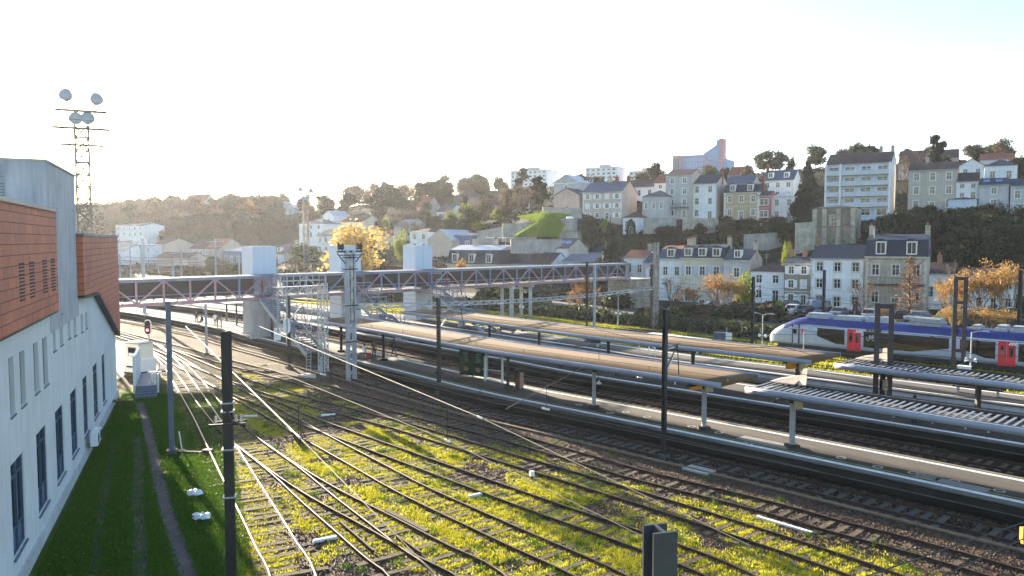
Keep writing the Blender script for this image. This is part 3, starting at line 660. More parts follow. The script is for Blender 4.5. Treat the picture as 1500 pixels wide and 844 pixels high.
# ---------------------------------------------------------------- canopies
rooffelt = M('brown_gravel_roof', (.138,.076,.030), .95, .28, .25, bump=.35, bscale=40)
fascia = M('silver_blue_fascia', (.27,.30,.37), .55, .14, .4, metal=.0, streak=.2)
slatm = M('opal_slats', (.17,.185,.20), .6, .1, 2)
colm = M('grey_column_paint', (.30,.31,.33), .6, .2, 2, streak=.2)
sheet_m = M('grey_underlay_sheet', (.13,.125,.12), .8, .35, .8)
darkst = M('soffit_brown', (.045,.036,.03), .8, .3, 1)
def canopy(label, o0, o1, yfar, ysolid, ynear, cols, zz=4.0, colmat=None, narrow=1.2):
    sel = (EDGE[:,1] > ynear) & (EDGE[:,1] < yfar); E = EDGE[sel]; m = E[len(E)//2]; org = (m[0], m[1], 0)
    t = empty('platform_canopy', org, 0, label, 'platform canopy', 'platform canopies')
    flat_strip('roof', o0+.16, o1-.16, zz-.16, zz+.02, rooffelt, t, org, ysolid, yfar)
    for oo in (o0, o1-.14): flat_strip('fascia', oo, oo+.14, zz-.22, zz+.08, fascia, t, org, ysolid, yfar)
    # ribs of the felt covering, raised welts
    sel2 = (EDGE[:,1] > ysolid) & (EDGE[:,1] < yfar); P2 = resample(EDGE[sel2], 2.6); N2 = normals(P2)
    # skeleton part with opal slats
    flat_strip('fascia', o0, o0+.14, zz-.24, zz+.08, fascia, t, org, ynear, ysolid)
    o2 = o1-narrow
    flat_strip('edge_beam', o2-.14, o2, zz-.2, zz+.02, brown_st, t, org, ynear, ysolid)
    flat_strip('underside_sheet', o0+.15, o2-.15, zz-.30, zz-.27, sheet_m, t, org, ynear, ysolid)
    flat_strip('inner_beam', o0+.75, o0+.87, zz-.2, zz-.03, darkst, t, org, ynear, ysolid)
    sel3 = (EDGE[:,1] > ynear) & (EDGE[:,1] < ysolid); P3 = resample(EDGE[sel3], .34); N3 = normals(P3)
    T3 = np.gradient(P3, axis=0); T3 /= np.linalg.norm(T3, axis=1)[:,None]
    sl = MB(org)
    for k in range(len(P3)):
        a = P3[k]+N3[k]*(o0+.9); b = P3[k]+N3[k]*(o2-.5)+T3[k]*.0
        sl.bar((*a, zz-.08), (*b, zz-.05), .13, .03)
    tag(sl.build('roof_slat', slatm, t), kind='stuff').location = (0,0,0)
    pl = MB(org)
    for k in range(0, len(P3), 11):
        pl.bar((*(P3[k]+N3[k]*(o0+.14)), zz-.14), (*(P3[k]+N3[k]*(o2-.14)), zz-.14), .12, .16)
    pl.build('cross_beam', darkst, t)
    # thin safety wire on small stanchions along the roof edge
    st = MB(org)
    q = P2[:: 2]; qn = N2[::2]
    pts = [(*(p+n*(o0+.9)), zz+.30) for p, n in zip(q, qn)]
    for a, b in zip(pts, pts[1:]): st.bar(a, b, .02, .02)
    for a in pts: st.bar((a[0],a[1],zz), (a[0],a[1],zz+.32), .03)
    st.build('safety_wire', steel_dk, t)
    for (x, y, wdt, mat) in cols:
        mb = MB(org); mb.box((x,y,(.9+zz-.24)/2), (.24,.24,zz-.24-.9-.1)); mb.box((x,y,.98), (.7,.5,.16), 1)
        mb.box((x,y,zz-.45), (.34,.34,.5), 1)
        # cantilever arms under the roof
        d = Vector((.7,.7,0))
        a = at_near(x, y)
        n = Vector((*a, 0)); c = Vector((x,y,zz-.30)); w0 = (o1-o0)/2-.3
        mb.bar(c-n*w0, c+n*w0, .14, .2, 1)
        mb.build('column', [mat, darkst], t)
    return t
def at_near(x, y):
    k = int(np.argmin((EDGE[:,0]-x)**2+(EDGE[:,1]-y)**2)); return EN[k]
def yat(u, o): return float(at_u(u, 0)[0][1]) 
c1 = [G(870,597,.9), G(1031,628,.9), G(1160,655,.9), G(744,569,.9), G(644,547,.9), G(562,528,.9), G(500,515,.9), G(1330,697,.9)]
c1 = [(x, y, .2, colm if i < 3 else steel_dk) for i, (x, y) in enumerate(c1)][:7]
yend1 = 40.5; ystart1 = 72
canopy('brown roofed canopy of the front platform with a slatted right end', .45, 5.0, 79, 41.6, 13, c1)
def on_off(u, o): return tuple(at_u(u, o)[0])
c2 = [on_off(u, 14.6) for u in (790, 892, 1017, 1172, 1298, 1440, 717)]
c2 = [(x, y, .2, steel_dk) for x, y in c2 if True]
canopy('brown roofed canopy of the second platform behind the front one', 12.1, 17.1, 80, 41.2, 24, c2)
# sheet covers where the felt ends, peeled corner flaps
flapm = M('pale_torn_sheet', (.50,.40,.30), .7, .25, 2)
for (u, o, lab) in ((1165, 3.4, 'bent pale metal sheet on the slatted roof of the front canopy'), (1285, 15.2, 'bent pale metal sheet beside the twin mast on the far canopy')):
    x, y = on_off(u, o); t = MB().add([(-1.1,-.5,.1),(.4,-.6,.12),(.5,.5,.55),(-.9,.5,.2),(-1.1,-.5,.06),(.4,-.6,.08),(.5,.5,.51),(-.9,.5,.16)], [(0,1,2,3),(7,6,5,4),(0,4,5,1),(1,5,6,2),(2,6,7,3),(3,7,4,0)])
    t.add([(.5,-.4,.1),(1.0,-.5,.15),(.6,.5,.9),(.35,.5,.85),(.5,-.4,.05),(1.0,-.5,.1),(.6,.5,.85),(.35,.5,.8)], [(0,1,2,3),(7,6,5,4),(0,4,5,1),(1,5,6,2),(2,6,7,3),(3,7,4,0)])
    tag(t.build('metal_sheet', flapm, None, loc=(x,y,4.02), rz=-.8), lab, 'metal sheet')
# orange signs and cabinets on the columns
def colsign(x, y, z, label, rz=-.75):
    t = empty('platform_sign', (x, y, z), rz, label, 'sign', 'orange platform signs')
    MB().box((-.55,0,0), (.9,.14,.36)).build('sign_panel', orange, t)
    return t
for (u, v, lab) in ((1031,628,'orange platform sign on the front canopy column beside its beige box'),):
    x, y = G(u, v, .9); colsign(x, y, 3.45, lab, .35)
x, y = c2[3][:2]; colsign(x, y, 3.2, 'orange platform sign on the column of the far canopy', .35)
for (x, y, z, lab) in ((*G(1031,628,.9),3.45,'beige box on top of the column with the orange sign'),(*G(1160,655,.9),3.35,'beige box under the canopy edge on the thick right column'),(*c2[3][:2],3.2,'beige box on the far column next to its orange sign'),(*c2[4][:2],2.6,'beige box between the legs of the twin brown mast')):
    mb = MB().box((.18,0,0), (.5,.5,.62)).box((.18,0,.33), (.56,.56,.05)).box((.18,-.26,0), (.4,.03,.5))
    tag(mb.build('cable_box', beige_box, None, loc=(x,y-.05,z), rz=.2), lab, 'cable box')
# ---------------------------------------------------------------- footbridge
bl_st = M('lavender_grey_steel', (.22,.26,.37), .8, .15, 1.2, streak=.15, spec=.1)
pk_st = M('faded_pink_steel', (.34,.22,.27), .6, .2, 1.2, streak=.2)
rd_st = M('dark_red_steel', (.28,.05,.05), .55, .2, 1.2)
clad = M('brown_tinted_glazing', (.045,.035,.035), .25, .3, 1)
deck = M('bridge_deck', (.10,.08,.08), .8, .2, 1)
BZ0, BZ1 = 5.35, 7.85
B0 = Vector((20.4,136.8,0)); BD = Vector((-29.6,88,0))-B0; BD.normalize(); BNrm = Vector((BD.y,-BD.x,0))
if BNrm.y > 0: BNrm = -BNrm                 # towards the camera
# front plane of the bridge; t measured from the abutment
BL = 92.0
fb = empty('footbridge', tuple(B0), 0, 'lavender and pink steel truss footbridge crossing all the platforms', 'footbridge')
def bp(t, off, z): q = B0+BD*t-BNrm*off; return (q.x, q.y, z)
def bmb(): return MB(B0)
W = 3.0
for z, w, nm, mt in ((BZ1,.26,'top_chord',bl_st),(BZ0,.30,'bottom_chord',pk_st)):
    for off in (0, W):
        bmb().bar(bp(-1,off,z), bp(BL,off,z), .22, w).build(nm, mt, fb)
bmb().bar(bp(-1,W/2,BZ0+.12), bp(BL,W/2,BZ0+.12), W-.3, .18).build('deck', deck, fb)
bmb().bar(bp(-1,W/2,BZ1+.16), bp(BL,W/2,BZ1+.16), W+.5, .06).build('roof', M('bridge_roof_sheet',(.15,.18,.24),.95,.2,.5,spec=.05), fb)
bmb().bar(bp(-1,.02,BZ0+.95), bp(BL,.02,BZ0+.95), .07, .08).build('handrail', bl_st, fb)
mb = bmb()
for a, b in ((0,66.0),(69.6,BL)):
    mb.bar(bp(a,.32,(BZ0+BZ1)/2+.25), bp(b,.32,(BZ0+BZ1)/2+.25), .05, 1.85)
mb.build('glazing', clad, fb)
pan = 2.75; n = int(BL/pan)
for i in range(n+1):
    t = i*pan; red = any(abs(t-q) < 1.5 for q in (40.0, 54.0, 68.0))
    bmb().bar(bp(t,0,BZ0+.15), bp(t,0,BZ1-.13), .19, .19).build('post', rd_st if red else (pk_st if t > 72 else bl_st), fb)
    if i < n:
        up = i % 2 == 0
        a, b = (BZ0+.12, BZ1-.1) if up else (BZ1-.1, BZ0+.12)
        bmb().bar(bp(t+.05,-.02,a), bp(t+pan-.05,-.02,b), .15, .17).build('brace', pk_st if t > 60 or i % 3 else bl_st, fb)
mb = bmb()
for i in range(n+1):
    t = i*pan; mb.bar(bp(t,W,BZ0+.15), bp(t,W,BZ1-.13), .13)
    if i < n:
        up = i % 2 == 0; a, b = (BZ0+.12, BZ1-.1) if up else (BZ1-.1, BZ0+.12)
        mb.bar(bp(t+.05,W,a), bp(t+pan-.05,W,b), .1)
mb.build('rear_truss', bl_st, fb)
def tpar(p): return (Vector((p[0],p[1],0))-B0).dot(BD)
# piers
for t in (24.0, 28.2):
    mb = bmb()
    for off in (.5, W-.5):
        x, y, _ = bp(t, off, 0); mb.box((x,y,2.5), (.55,.55,5.0)); 
    x, y, _ = bp(t, W/2, 0); mb.bar(bp(t,0,5.0), bp(t,W,5.0), .7, .4)
    mb.build('pier', conc_lt, fb)
# stone abutment at the far end and its stair
sm = M('abutment_rubble_stone', (.36,.31,.24), .95, .45, 1.4, bump=.9, bscale=6, streak=.4)
x, y, _ = bp(-1.8, W/2, 0); rzb = math.atan2(BD.y, BD.x)
ab = empty('bridge_abutment', (x, y, 0), rzb, 'rubble stone abutment tower carrying the right end of the footbridge', 'abutment')
MB().box((-1.0,0,2.6), (6.2,5.0,5.2), 0).box((-1.0,0,5.16), (6.5,5.3,.16), 1).build('stone_block', [sm, conc], ab)
mb = MB()
for k in range(14): mb.box((-4.5-k*.42, -1.2, 5.0-k*.34), (.44,2.2,.12))
mb.bar((-4.2,-2.3,6.1),(-10.2,-2.3,1.3),.12,.12); mb.bar((-4.2,-2.3,5.1),(-10.2,-2.3,.3),.15,.35)
for k in range(5): mb.bar((-4.5-k*1.4,-2.3,5.0-k*1.13),(-4.5-k*1.4,-2.3,5.95-k*1.13),.06)
mb.build('stair', bl_st, ab)
# graffiti patch
gx, gy = G(943, 441, 1.2)
# ---------------------------------------------------------------- lift towers
liftm = M('pale_blue_lift_cladding', (.50,.56,.64), .45, .06, .3, streak=.10)
brown_panel = M('brown_cladding_panel', (.20,.15,.10), .7, .2, 1)
liftl = M('lift_joint', (.48,.53,.60), .6, .1, 1)
for i, (tt, lab, col_) in enumerate(((None,'grey white lift tower on the front platform, leftmost of the three',1),(12.0,'pale lift tower on the second platform behind the grey twin mast',1),(24.0,'plain pale blue lift tower on the third platform, rightmost of the three',1))):
    base = Vector((-29.6,88,0)) if tt is None else Vector((-29.6,88,0))-BD*tt
    c = base-BNrm*(W+1.7)-BD*3.1
    t = empty('lift_tower', (c.x,c.y,.9), rzb, lab, 'lift tower', 'lift towers of the footbridge')
    if i == 0:
        MB().box((0,0,7.4), (3.0,2.9,6.0)).build('shaft', liftm, t)
        MB().b6(.5,1.5,-1.45,1.45,0,4.398).build('base_pier', conc_lt, t); MB().b6(-1.5,.497,-1.0,1.0,0,4.398).build('base_recess', brown_panel, t); MB().b6(-1.5,-1.1,-1.3,1.3,0,4.396).build('base_pier', conc_lt, t)
    else: MB().box((0,0,5.2), (3.0,2.9,10.4)).build('shaft', liftm, t)
    mb = MB()
    mb.box((0,0,10.43), (3.08,2.98,.08))
    mb.build('cap', liftl, t)
    s = 1 if BNrm.dot(Vector((-math.sin(rzb), math.cos(rzb),0))) > 0 else -1
    mb = MB().box((.1,s*1.47,7.6), (.12,.04,5.5)).box((0,s*1.47,5.1),(3.02,.04,.06)).box((0,s*1.47,7.7),(3.02,.04,.04)); mb.build('joint_strip', liftl, t)
    MB().box((0,s*1.48,1.1), (1.2,.05,2.2)).build('lift_door', steel_gr, t)
    MB().box((-.95,s*1.49,2.3), (.5,.04,.6)).box((-.95,s*1.515,2.3), (.34,.02,.44), 1).build('door_plate', [steel_dk, conc_lt], t)
# piers beside the first lift
for q, (u, v) in enumerate(((375,496),(407,494),(388,493))):
    x, y = G(u, v, .9)
    wdt = (1.2,.5,1.3)[q]
    t = MB().box((0,0,2.15), (wdt,.5,4.3)).box((0,0,4.26),(wdt+.3,.7,.12)); 
    if q == 2: t.box((0,-.27,1.2),(1.1,.05,2.3),1).box((0,-.3,2.75),(1.0,.06,.35),2)
    tag(t.build('bridge_pier', [conc_lt, beige_box, steel_dk], None, loc=(x,y,.9), rz=rzb), ('wide pale concrete pier under the footbridge by the first lift','slim concrete pier right of the wide one under the footbridge','brown panelled pier with a dark sign between the two pale piers')[q], 'bridge pier')
# small cream shelter roof left of the lift
x, y = G(336, 474, .9)
t = empty('platform_shelter', (x, y, .9), -.98, 'small shelter with a flat cream roof left of the first lift', 'shelter')
MB().box((0,0,2.9), (6.5,2.6,.16)).build('roof', conc, t)
for a in (-2.6, 2.6): MB().box((a,.3,1.41), (.2,.2,2.82)).build('post', steel_dk, t)
# ---------------------------------------------------------------- stairs from the bridge down to the platforms
railm = M('blue_grey_railing', (.11,.14,.20), .5, .15, 2)
def stairs(label, top, end, zt=5.4, zb=.9):
    a = Vector((top[0], top[1], 0)); b = Vector((end[0], end[1], 0)); d = b-a; Lh = d.length; rz = math.atan2(d.y, d.x)
    t = empty('bridge_staircase', (a.x, a.y, 0), rz, label, 'staircase', 'staircases of the footbridge')
    w = 2.0; land = 1.4; run = (Lh-land)/2; zm = (zt+zb)/2
    segs = [((0,zt),(run,zm)),((run,zm),(run+land,zm)),((run+land,zm),(Lh,zb))]
    for s in (-1, 1):
        mb = MB()
        for (x0,z0),(x1,z1) in segs: mb.bar((x0,s*w/2,z0-.1),(x1,s*w/2,z1-.1),.1,.42)
        mb.build('stringer', conc_lt, t)
        mb = MB()
        for (x0,z0),(x1,z1) in segs:
            for h in (.45, .75, 1.05): mb.bar((x0,s*w/2,z0+h),(x1,s*w/2,z1+h),.05,.05)
            k = max(1, int((x1-x0)/.9))
            for i in range(k+1): 
                f = i/k; mb.bar((x0+(x1-x0)*f,s*w/2,z0+(z1-z0)*f),(x0+(x1-x0)*f,s*w/2,z0+(z1-z0)*f+1.05),.05)
        mb.build('railing', railm, t)
    mb = MB()
    for (x0,z0),(x1,z1) in (segs[0], segs[2]):
        k = int((z0-z1)/.17)
        for i in range(k): mb.box((x0+(x1-x0)*(i+.5)/k, 0, z0-(z0-z1)*(i+.5)/k), ((x1-x0)/k+.03, w-.12, .05))
    mb.box((run+land/2,0,zm), (land,w-.12,.08)); mb.build('tread', steel_bl, t)
    MB().box((run+land/2,0,(zm-.1+zb)/2),(.35,.9,zm-.1-zb)).build('support', conc_lt, t)
    # open hoops over the upper flight
    mb = MB()
    for i in range(4):
        x = i*run/3; z = zt+(zm-zt)*i/3
        for s in (-1,1): mb.bar((x,s*w/2,z),(x,s*w/2,z+2.2),.07)
        mb.bar((x,-w/2,z+2.2),(x,w/2,z+2.2),.08,.12)
    mb.build('hoop', bl_st, t)
stairs('first staircase from the footbridge, beside the signal gantry', (-27.6,87.2), G(462,517,.9))
s2 = Vector((-29.6,88,0))-BD*13.4
stairs('middle staircase from the footbridge down to the second platform', (s2.x+.5,s2.y-.7), (s2.x+8.6,s2.y-11.6))
s3 = Vector((-29.6,88,0))-BD*26.0
stairs('right staircase from the footbridge down to the third platform', (s3.x+.5,s3.y-.7), (s3.x+8.4,s3.y-11.8))
# ---------------------------------------------------------------- masts
def hmast(label, x, y, top, w, mat, extra=None, z0=0.0, rz=.7, group='catenary masts'):
    t = empty('catenary_mast', (x, y, z0), rz, label, 'mast', group)
    h = top-z0
    mb = MB(); f = w*.09+.008
    mb.box((0,-w/2+f/2,h/2),(w,f,h)).box((0,w/2-f/2,h/2),(w,f,h)).box((0,0,h/2),(f,w-2*f,h))
    mb.build('steel_post', mat, t)
    MB().box((0,0,.1),(w+.3,w+.3,.3)).build('footing', conc_dk, t)
    if extra: extra(t, h)
    return t
def insul(t, a, b, r=.055, n=6, mat=None):
    a = Vector(a); b = Vector(b); mb = MB()
    mb.tube([a, b], r*.4, 6)
    for k in range(n):
        p = a+(b-a)*((k+.5)/n); d = (b-a).normalized()*.02; mb.tube([p-d, p+d], r, 8)
    return mb.build('insulator', mat or ceram, t)
def arm(t, h, L=2.6, z=None, mat=None, two=True):
    z = z or h-1.2; mat = mat or steel_dk
    mb = MB().bar((0,0,z),(L,0,z+.25),.06,.06).bar((0,0,z-1.3),(L*.9,0,z+.2),.05,.05)
    mb.bar((L*.9,0,z+.2),(L*1.05,0,z-1.5),.04,.04).build('cantilever_arm', mat, t)
    insul(t, (.25,0,z+.03),(.75,0,z+.08))
    insul(t, (.25,0,z-1.1),(.7,0,z-.5))
near_col = M('near_black_steel', (.016,.017,.019), .45, .25, 1.5, bump=.05, streak=.1)
grey_ins = M('grey_porcelain', (.30,.29,.27), .3, .1, 6)
def ex_front(t, h):
    # cross bar with porcelain insulators and a round clamp seen about 2.3 m below the top
    z = 9.4-2.6
    mb = MB().bar((-.5,-.2,z-.05),(.5,-.2,z-.05),.05,.06).bar((-.4,.2,z-.05),(.5,.2,z-.05),.04,.05); mb.build('cross_bar', steel_dk, t)
    for x in (-.30,.24,.38): insul(t, (x,-.2,z),(x,-.2,z+.22), .035, 4, grey_ins)
    mb = MB()
    for zz in (z+.55,z+.3,z-.8,z-2.2): mb.box((0,0,zz),(.36,.36,.035))
    mb.build('clamp_band', steel_gr, t)
    mb = MB().tube([(.0,-.2,z+.35),(.14,-.32,z+.05),(.5,-.25,z-.1)], .04, 6); mb.build('jumper_cable', rust, t)
hmast('tall near black mast in the left foreground with a cross bar of insulators', -8.2, 22.0, 9.42, .27, near_col, ex_front, rz=.25)
def ex_stub(t, h): pass
hmast('cut-off grey steel beam end rising into the picture at the bottom', 1.43, 7.3, 9.23, .25, M('primer_grey_steel', (.052,.055,.06), .5, .2, 3), None, rz=.28)
hmast('dark mast beside the front platform, second from the right', *G(643,577), 7.6, .24, steel_dk, lambda t,h: arm(t,h,2.4))
hmast('dark mast at the kerb in front of the slim canopy columns', *G(972,672), 8.25, .22, steel_dk, lambda t,h: arm(t,h,1.2,h-2.2))
hmast('dark mast left of the white signal gantry', *G(424,540), 7.0, .26, steel_dk, lambda t,h: arm(t,h,1.6))
hmast('slim blue-grey pole at the left beside the shining rails', *G(252,665), 8.62, .26, steel_bl, None, rz=.3)
hmast('grey catenary mast under the left part of the footbridge', *G(303,520), 5.4, .2, steel_gr, None)
hmast('thin dark mast behind the far canopy, left of the pale one', *on_off(860, 31.9), 9.5, .2, steel_dk, None, z0=0)
hmast('pale grey mast behind the far canopy beside the thin dark one', *on_off(871, 31.9), 9.2, .24, M('pale_green_grey_steel',(.38,.42,.44),.5,.15,2), None)
hmast('dark mast in front of the khaki house behind the train', *on_off(1104, 36.4), 8.3, .26, steel_dk, lambda t,h: arm(t,h,1.5))
hmast('dark wooden pole in front of the tall white house behind the train', *on_off(1208, 52.0), 8.6, .26, steel_dk, None)
hmast('dark mast cut by the right edge of the picture behind the train', *on_off(1496, 48.8), 9.2, .3, steel_dk, None)
for u, vt, vb, lab in ((212,350,468,'tall pale catenary mast with cross arms just behind the left footbridge'),):
    x, y = G(u, vb); z = D(u, vt, y)[2]
    def ex(t, h):
        MB().bar((-1.6,0,h-1.0),(1.9,0,h-1.0),.12,.14).bar((-1.2,0,h-3.0),(1.6,0,h-3.0),.1,.1).build('cross_bar', steel_gr, t)
        for a in (-.5,0,.5): MB().lathe((a,0,h-.9),[(.0,0),(.22,0),(.22,.8),(.0,.85)],8).build('lamp_head', white, t)
    hmast(lab, x, y, z, .42, M('pale_grey_mast',(.42,.44,.46),.5,.12,2), ex)  # mast in its own paler grey
fm = M('far_grey_mast', (.34,.36,.38), .6, .12, 2)
for i, (u, vt, Yd, w) in enumerate(((175,372,170,.3),(190,352,210,.3),(253,383,150,.4),(265,366,185,.3),(288,378,230,.3),(315,350,200,.42),(350,372,180,.3),(232,384,260,.3),(302,388,280,.3),(335,386,260,.3))):
    x, y, z = D(u, vt, Yd)
    def exf(t, h): MB().bar((-2.2,0,h-.8),(2.4,0,h-.6),.1,.12).bar((-1.8,0,h-2.0),(1.6,0,h-1.9),.08,.08).build('cross_bar', fm, t)
    hmast('pale mast in the hazy tangle of masts and wires beyond the footbridge', x, y, z, w, fm, exf, group='masts beyond the footbridge')
# brown twin masts
def twin(label, x, y, top, gap, w, rz, z0=0):
    t = empty('twin_mast', (x, y, z0), rz, label, 'mast', 'brown twin masts')
    for s in (-1, 1):
        mb = MB(); h = top-z0
        mb.box((s*gap/2,-w*.42,h/2),(w,w*.16,h)).box((s*gap/2,w*.42,h/2),(w,w*.16,h)).box((s*gap/2+.01,0,h/2),(w*.2,w*.68,h)); mb.build('mast_leg', brown_st, t)
    me = MB().box((0,0,0),(gap-w,.08,.3)).mesh('batten', brown_st)
    for k in range(int((top-z0)/2.2)+1): link('batten', me, t, (0,0,top-z0-.18-k*2.2))
    return t
x, y = c2[4][:2]; twin('brown twin mast standing through the far canopy in front of the train', x, y, 7.95, .82, .32, -.45, .9)
x, y = G(1403, 545); twin('taller brown twin mast in front of the train near the golden willows', x, y, 8.75, .8, .34, -.45)
# pale twin mast beside the signal gantry with switchgear on top
x, y = G(515, 558); t = empty('twin_mast', (x,y,0), .78, 'tall grey white twin mast with black switchgear on its head', 'mast')
for s in (-1,1): MB().box((s*.32,0,5.6),(.26,.34,11.2)).build('mast_leg', steel_lt, t)
me = MB().box((0,0,0),(.38,.24,.28)).mesh('batten', steel_gr)
for k in range(12): link('batten', me, t, (0,0,.7+k*.9))
mb = MB()
for zz in (9.6, 6.5, 3.4, 10.6): mb.box((0,0,zz),(1.25,.5,.09))
mb.build('clamp_band', steel_dk, t)
mb = MB().bar((-1.25,0,11.1),(1.25,0,11.1),.12,.16).bar((-1.25,0,10.95),(-.3,0,9.9),.08).bar((1.25,0,10.95),(.3,0,9.9),.08).bar((-1.3,-.3,10.8),(1.3,-.3,10.8),.08); mb.build('head_frame', steel_dk, t)
for x in (-1.1,-.75,.75,1.1): insul(t, (x,0,11.2),(x,0,11.85),.1,5,steel_dk)
for x in (-.9,.9): MB().box((x,0,11.5),(.35,.5,.45)).build('switch_box', steel_dk, t)
for x in (-.15,.2): MB().tube([(x,-.22,10.9),(x,-.22,5.0)],.03,5).build('down_lead', steel_dk, t)
# pale twin mast right, carrying the head span
x, y = G(960, 481); t = empty('twin_mast', (x,y,0), .78, 'rust-streaked pale twin mast in front of the stone abutment', 'mast')
pale = M('rust_streaked_pale_steel',(.30,.27,.24),.6,.35,.8,streak=.4)
for s in (-1,1): MB().box((s*.40,0,5.9),(.24,.3,11.8)).build('mast_leg', pale, t)
me = MB().box((0,0,0),(.56,.16,.26)).mesh('batten', pale)
for k in range(12): link('batten', me, t, (0,0,.5+k*.98))
MB().box((-1.0,0,4.4),(.18,.3,8.8)).build('side_post', brown_st, t)
# head span between the pale twin masts
a = Vector((*G(515,558),6.45)); b = Vector((*G(960,481),5.6))
t = empty('head_span', tuple(a), 0, 'long pale lattice span hung across the platforms between the pale twin masts', 'catenary span')
d = b-a; L_ = d.length; e = d.normalized(); mb = MB(); k = 40
sag = lambda f: -.55*math.sin(math.pi*f)
P1 = [d*(i/k)+Vector((0,0,.17+sag(i/k))) for i in range(k+1)]; P2 = [d*(i/k)+Vector((0,0,-.17+sag(i/k))) for i in range(k+1)]
MB().tube(P1,.055,5).build('upper_rope', steel_lt, t); MB().tube(P2,.055,5).build('lower_rope', steel_lt, t)
for i in range(k): mb.bar(P1[i], P2[i+1], .05); mb.bar(P2[i], P1[i+1], .05)
mb.build('lacing', steel_lt, t)
for i in range(3, k, 4): insul(t, P2[i]-e*.4, P2[i]+e*.4, .09, 5)
# ---------------------------------------------------------------- white signal gantry
def lattice(mb, a, b, w, n, r=.05, side=Vector((1,0,0)), side2=None, m=0):
    a = Vector(a); b = Vector(b); d = (b-a).normalized(); s1 = side.normalized(); s2 = side2 or d.cross(s1)
    cs = [s1*x*w/2+s2*y*w/2 for x, y in ((-1,-1),(1,-1),(1,1),(-1,1))]
    for c in cs: mb.bar(a+c, b+c, r*1.4)
    for i in range(n):
        p = a+(b-a)*(i/n); q = a+(b-a)*((i+1)/n)
        for j in range(4):
            c0, c1 = cs[j], cs[(j+1)%4]
            mb.bar(p+c0, q+c1, r) if i % 2 else mb.bar(p+c1, q+c0, r)
            mb.bar(p+c0, p+c1, r*.8)
gan = M('grey_white_gantry_paint', (.46,.47,.47), .6, .2, 2, streak=.2)
gx, gy = G(474, 552); gd = Vector((-.7,-.714,0)); gv = -Vector((-gd.y, gd.x, 0))
t = empty('signal_gantry', (gx, gy, 0), 0, 'white lattice signal gantry with ladder, railed platform and Nf plate', 'signal gantry')
mb = MB(); lattice(mb, (0,0,.2), (0,0,8.3), .62, 13, .055, gd); mb.build('lattice_leg', gan, t)
MB().box((0,0,.15),(1.3,1.3,.7),0,.3).build('footing', conc_dk, t)
MB().bar((0,-.45,.3),(0,-.1,1.7),.5,.1).build('foot_brace', gan, t)
mb = MB(); a = gd*4.3+Vector((0,0,7.75)); lattice(mb, (0,0,7.75), a, .7, 8, .05, Vector((0,0,1)))
mb.box(tuple((a)/2+Vector((0,0,4.22))), (.5,.5,.04)); mb.build('lattice_arm', gan, t)
mb = MB()
for k in range(8):
    p = gd*(k*.62)
    for s in (-.5,.5):
        q = p+gv*s; mb.bar((q.x,q.y,8.1),(q.x,q.y,9.15),.05)
for s in (-.5,.5):
    for z in (8.6, 9.15): mb.bar((gv*s)+Vector((0,0,z)), gd*4.4+gv*s+Vector((0,0,z)), .05)
mb.bar(Vector((0,0,8.1)), gd*4.4+Vector((0,0,8.1)), 1.05, .05)
mb.build('railed_platform', steel_lt, t)
mb = MB(); la = Vector((*G(452,546),0))-Vector((gx,gy,0)); lb = gd*.9+gv*.55+Vector((0,0,8.1))
w_ = gd*.22
mb.bar(la-w_, lb-w_, .06); mb.bar(la+w_, lb+w_, .06)
for k in range(26): p = la+(lb-la)*(k/26); mb.bar(p-w_, p+w_, .04)
mb.build('ladder', steel_lt, t)
for k, dd in enumerate((4.05, 3.2)):
    p = gd*dd+gv*.45
    mb = MB().bar((p.x,p.y,8.2),(p.x,p.y,4.2),.1,.1); mb.build('signal_hanger', steel_lt, t)
p = gd*3.2+gv*.55; q0 = Vector((p.x,p.y,4.75))
th = math.atan2(gv.y, gv.x)+math.pi/2
sb = MB(); prof = []
for i in range(16):
    aa = 2*math.pi*i/16; prof.append((.28*math.cos(aa), 0, .33*(1 if math.sin(aa) > 0 else -1)*(abs(math.sin(aa)) > .01)+.28*math.sin(aa)))
so = MB().ext([(x*1.18,.0,z*1.1) for x,_,z in prof], (0,.06,0), 1).ext([(x,-.05,z) for x,_,z in prof], (0,.05,0), 0).build('signal_head', [black, white], t, loc=tuple(q0), rz=th)
MB().lathe((0,0,0),[(.0,0),(.09,0),(.09,.05),(0,.06)],10).build('red_lamp', red_l, t, loc=tuple(q0+gv*.10+Vector((0,0,-.3)))).rotation_euler = (R(90),0,th)
pl = MB().box((0,0,0),(.62,.04,.62)).box((0,-.0,-.56),(.62,.04,.36)).build('number_plate', white, t, loc=tuple(gd*4.05+gv*.62+Vector((0,0,4.3))), rz=th)
def text(name, s, size, mat, parent, loc, rot, ext=.004, align='CENTER'):
    cu = bpy.data.curves.new(name, 'FONT'); cu.body = s; cu.size = size; cu.extrude = ext; cu.align_x = align; cu.align_y = 'CENTER'
    cu.materials.append(mat); q = bpy.data.objects.new('t', cu); col.objects.link(q); me = bpy.data.meshes.new_from_object(q.evaluated_get(bpy.context.evaluated_depsgraph_get())); bpy.data.objects.remove(q); o = link(name, me, parent, loc); o.rotation_euler = rot; return o
text('plate_lettering', 'Nf', .5, black, pl, (0,-.03,0), (R(90),0,0))
text('plate_lettering', '48', .28, black, pl, (0,-.03,-.56), (R(90),0,0))
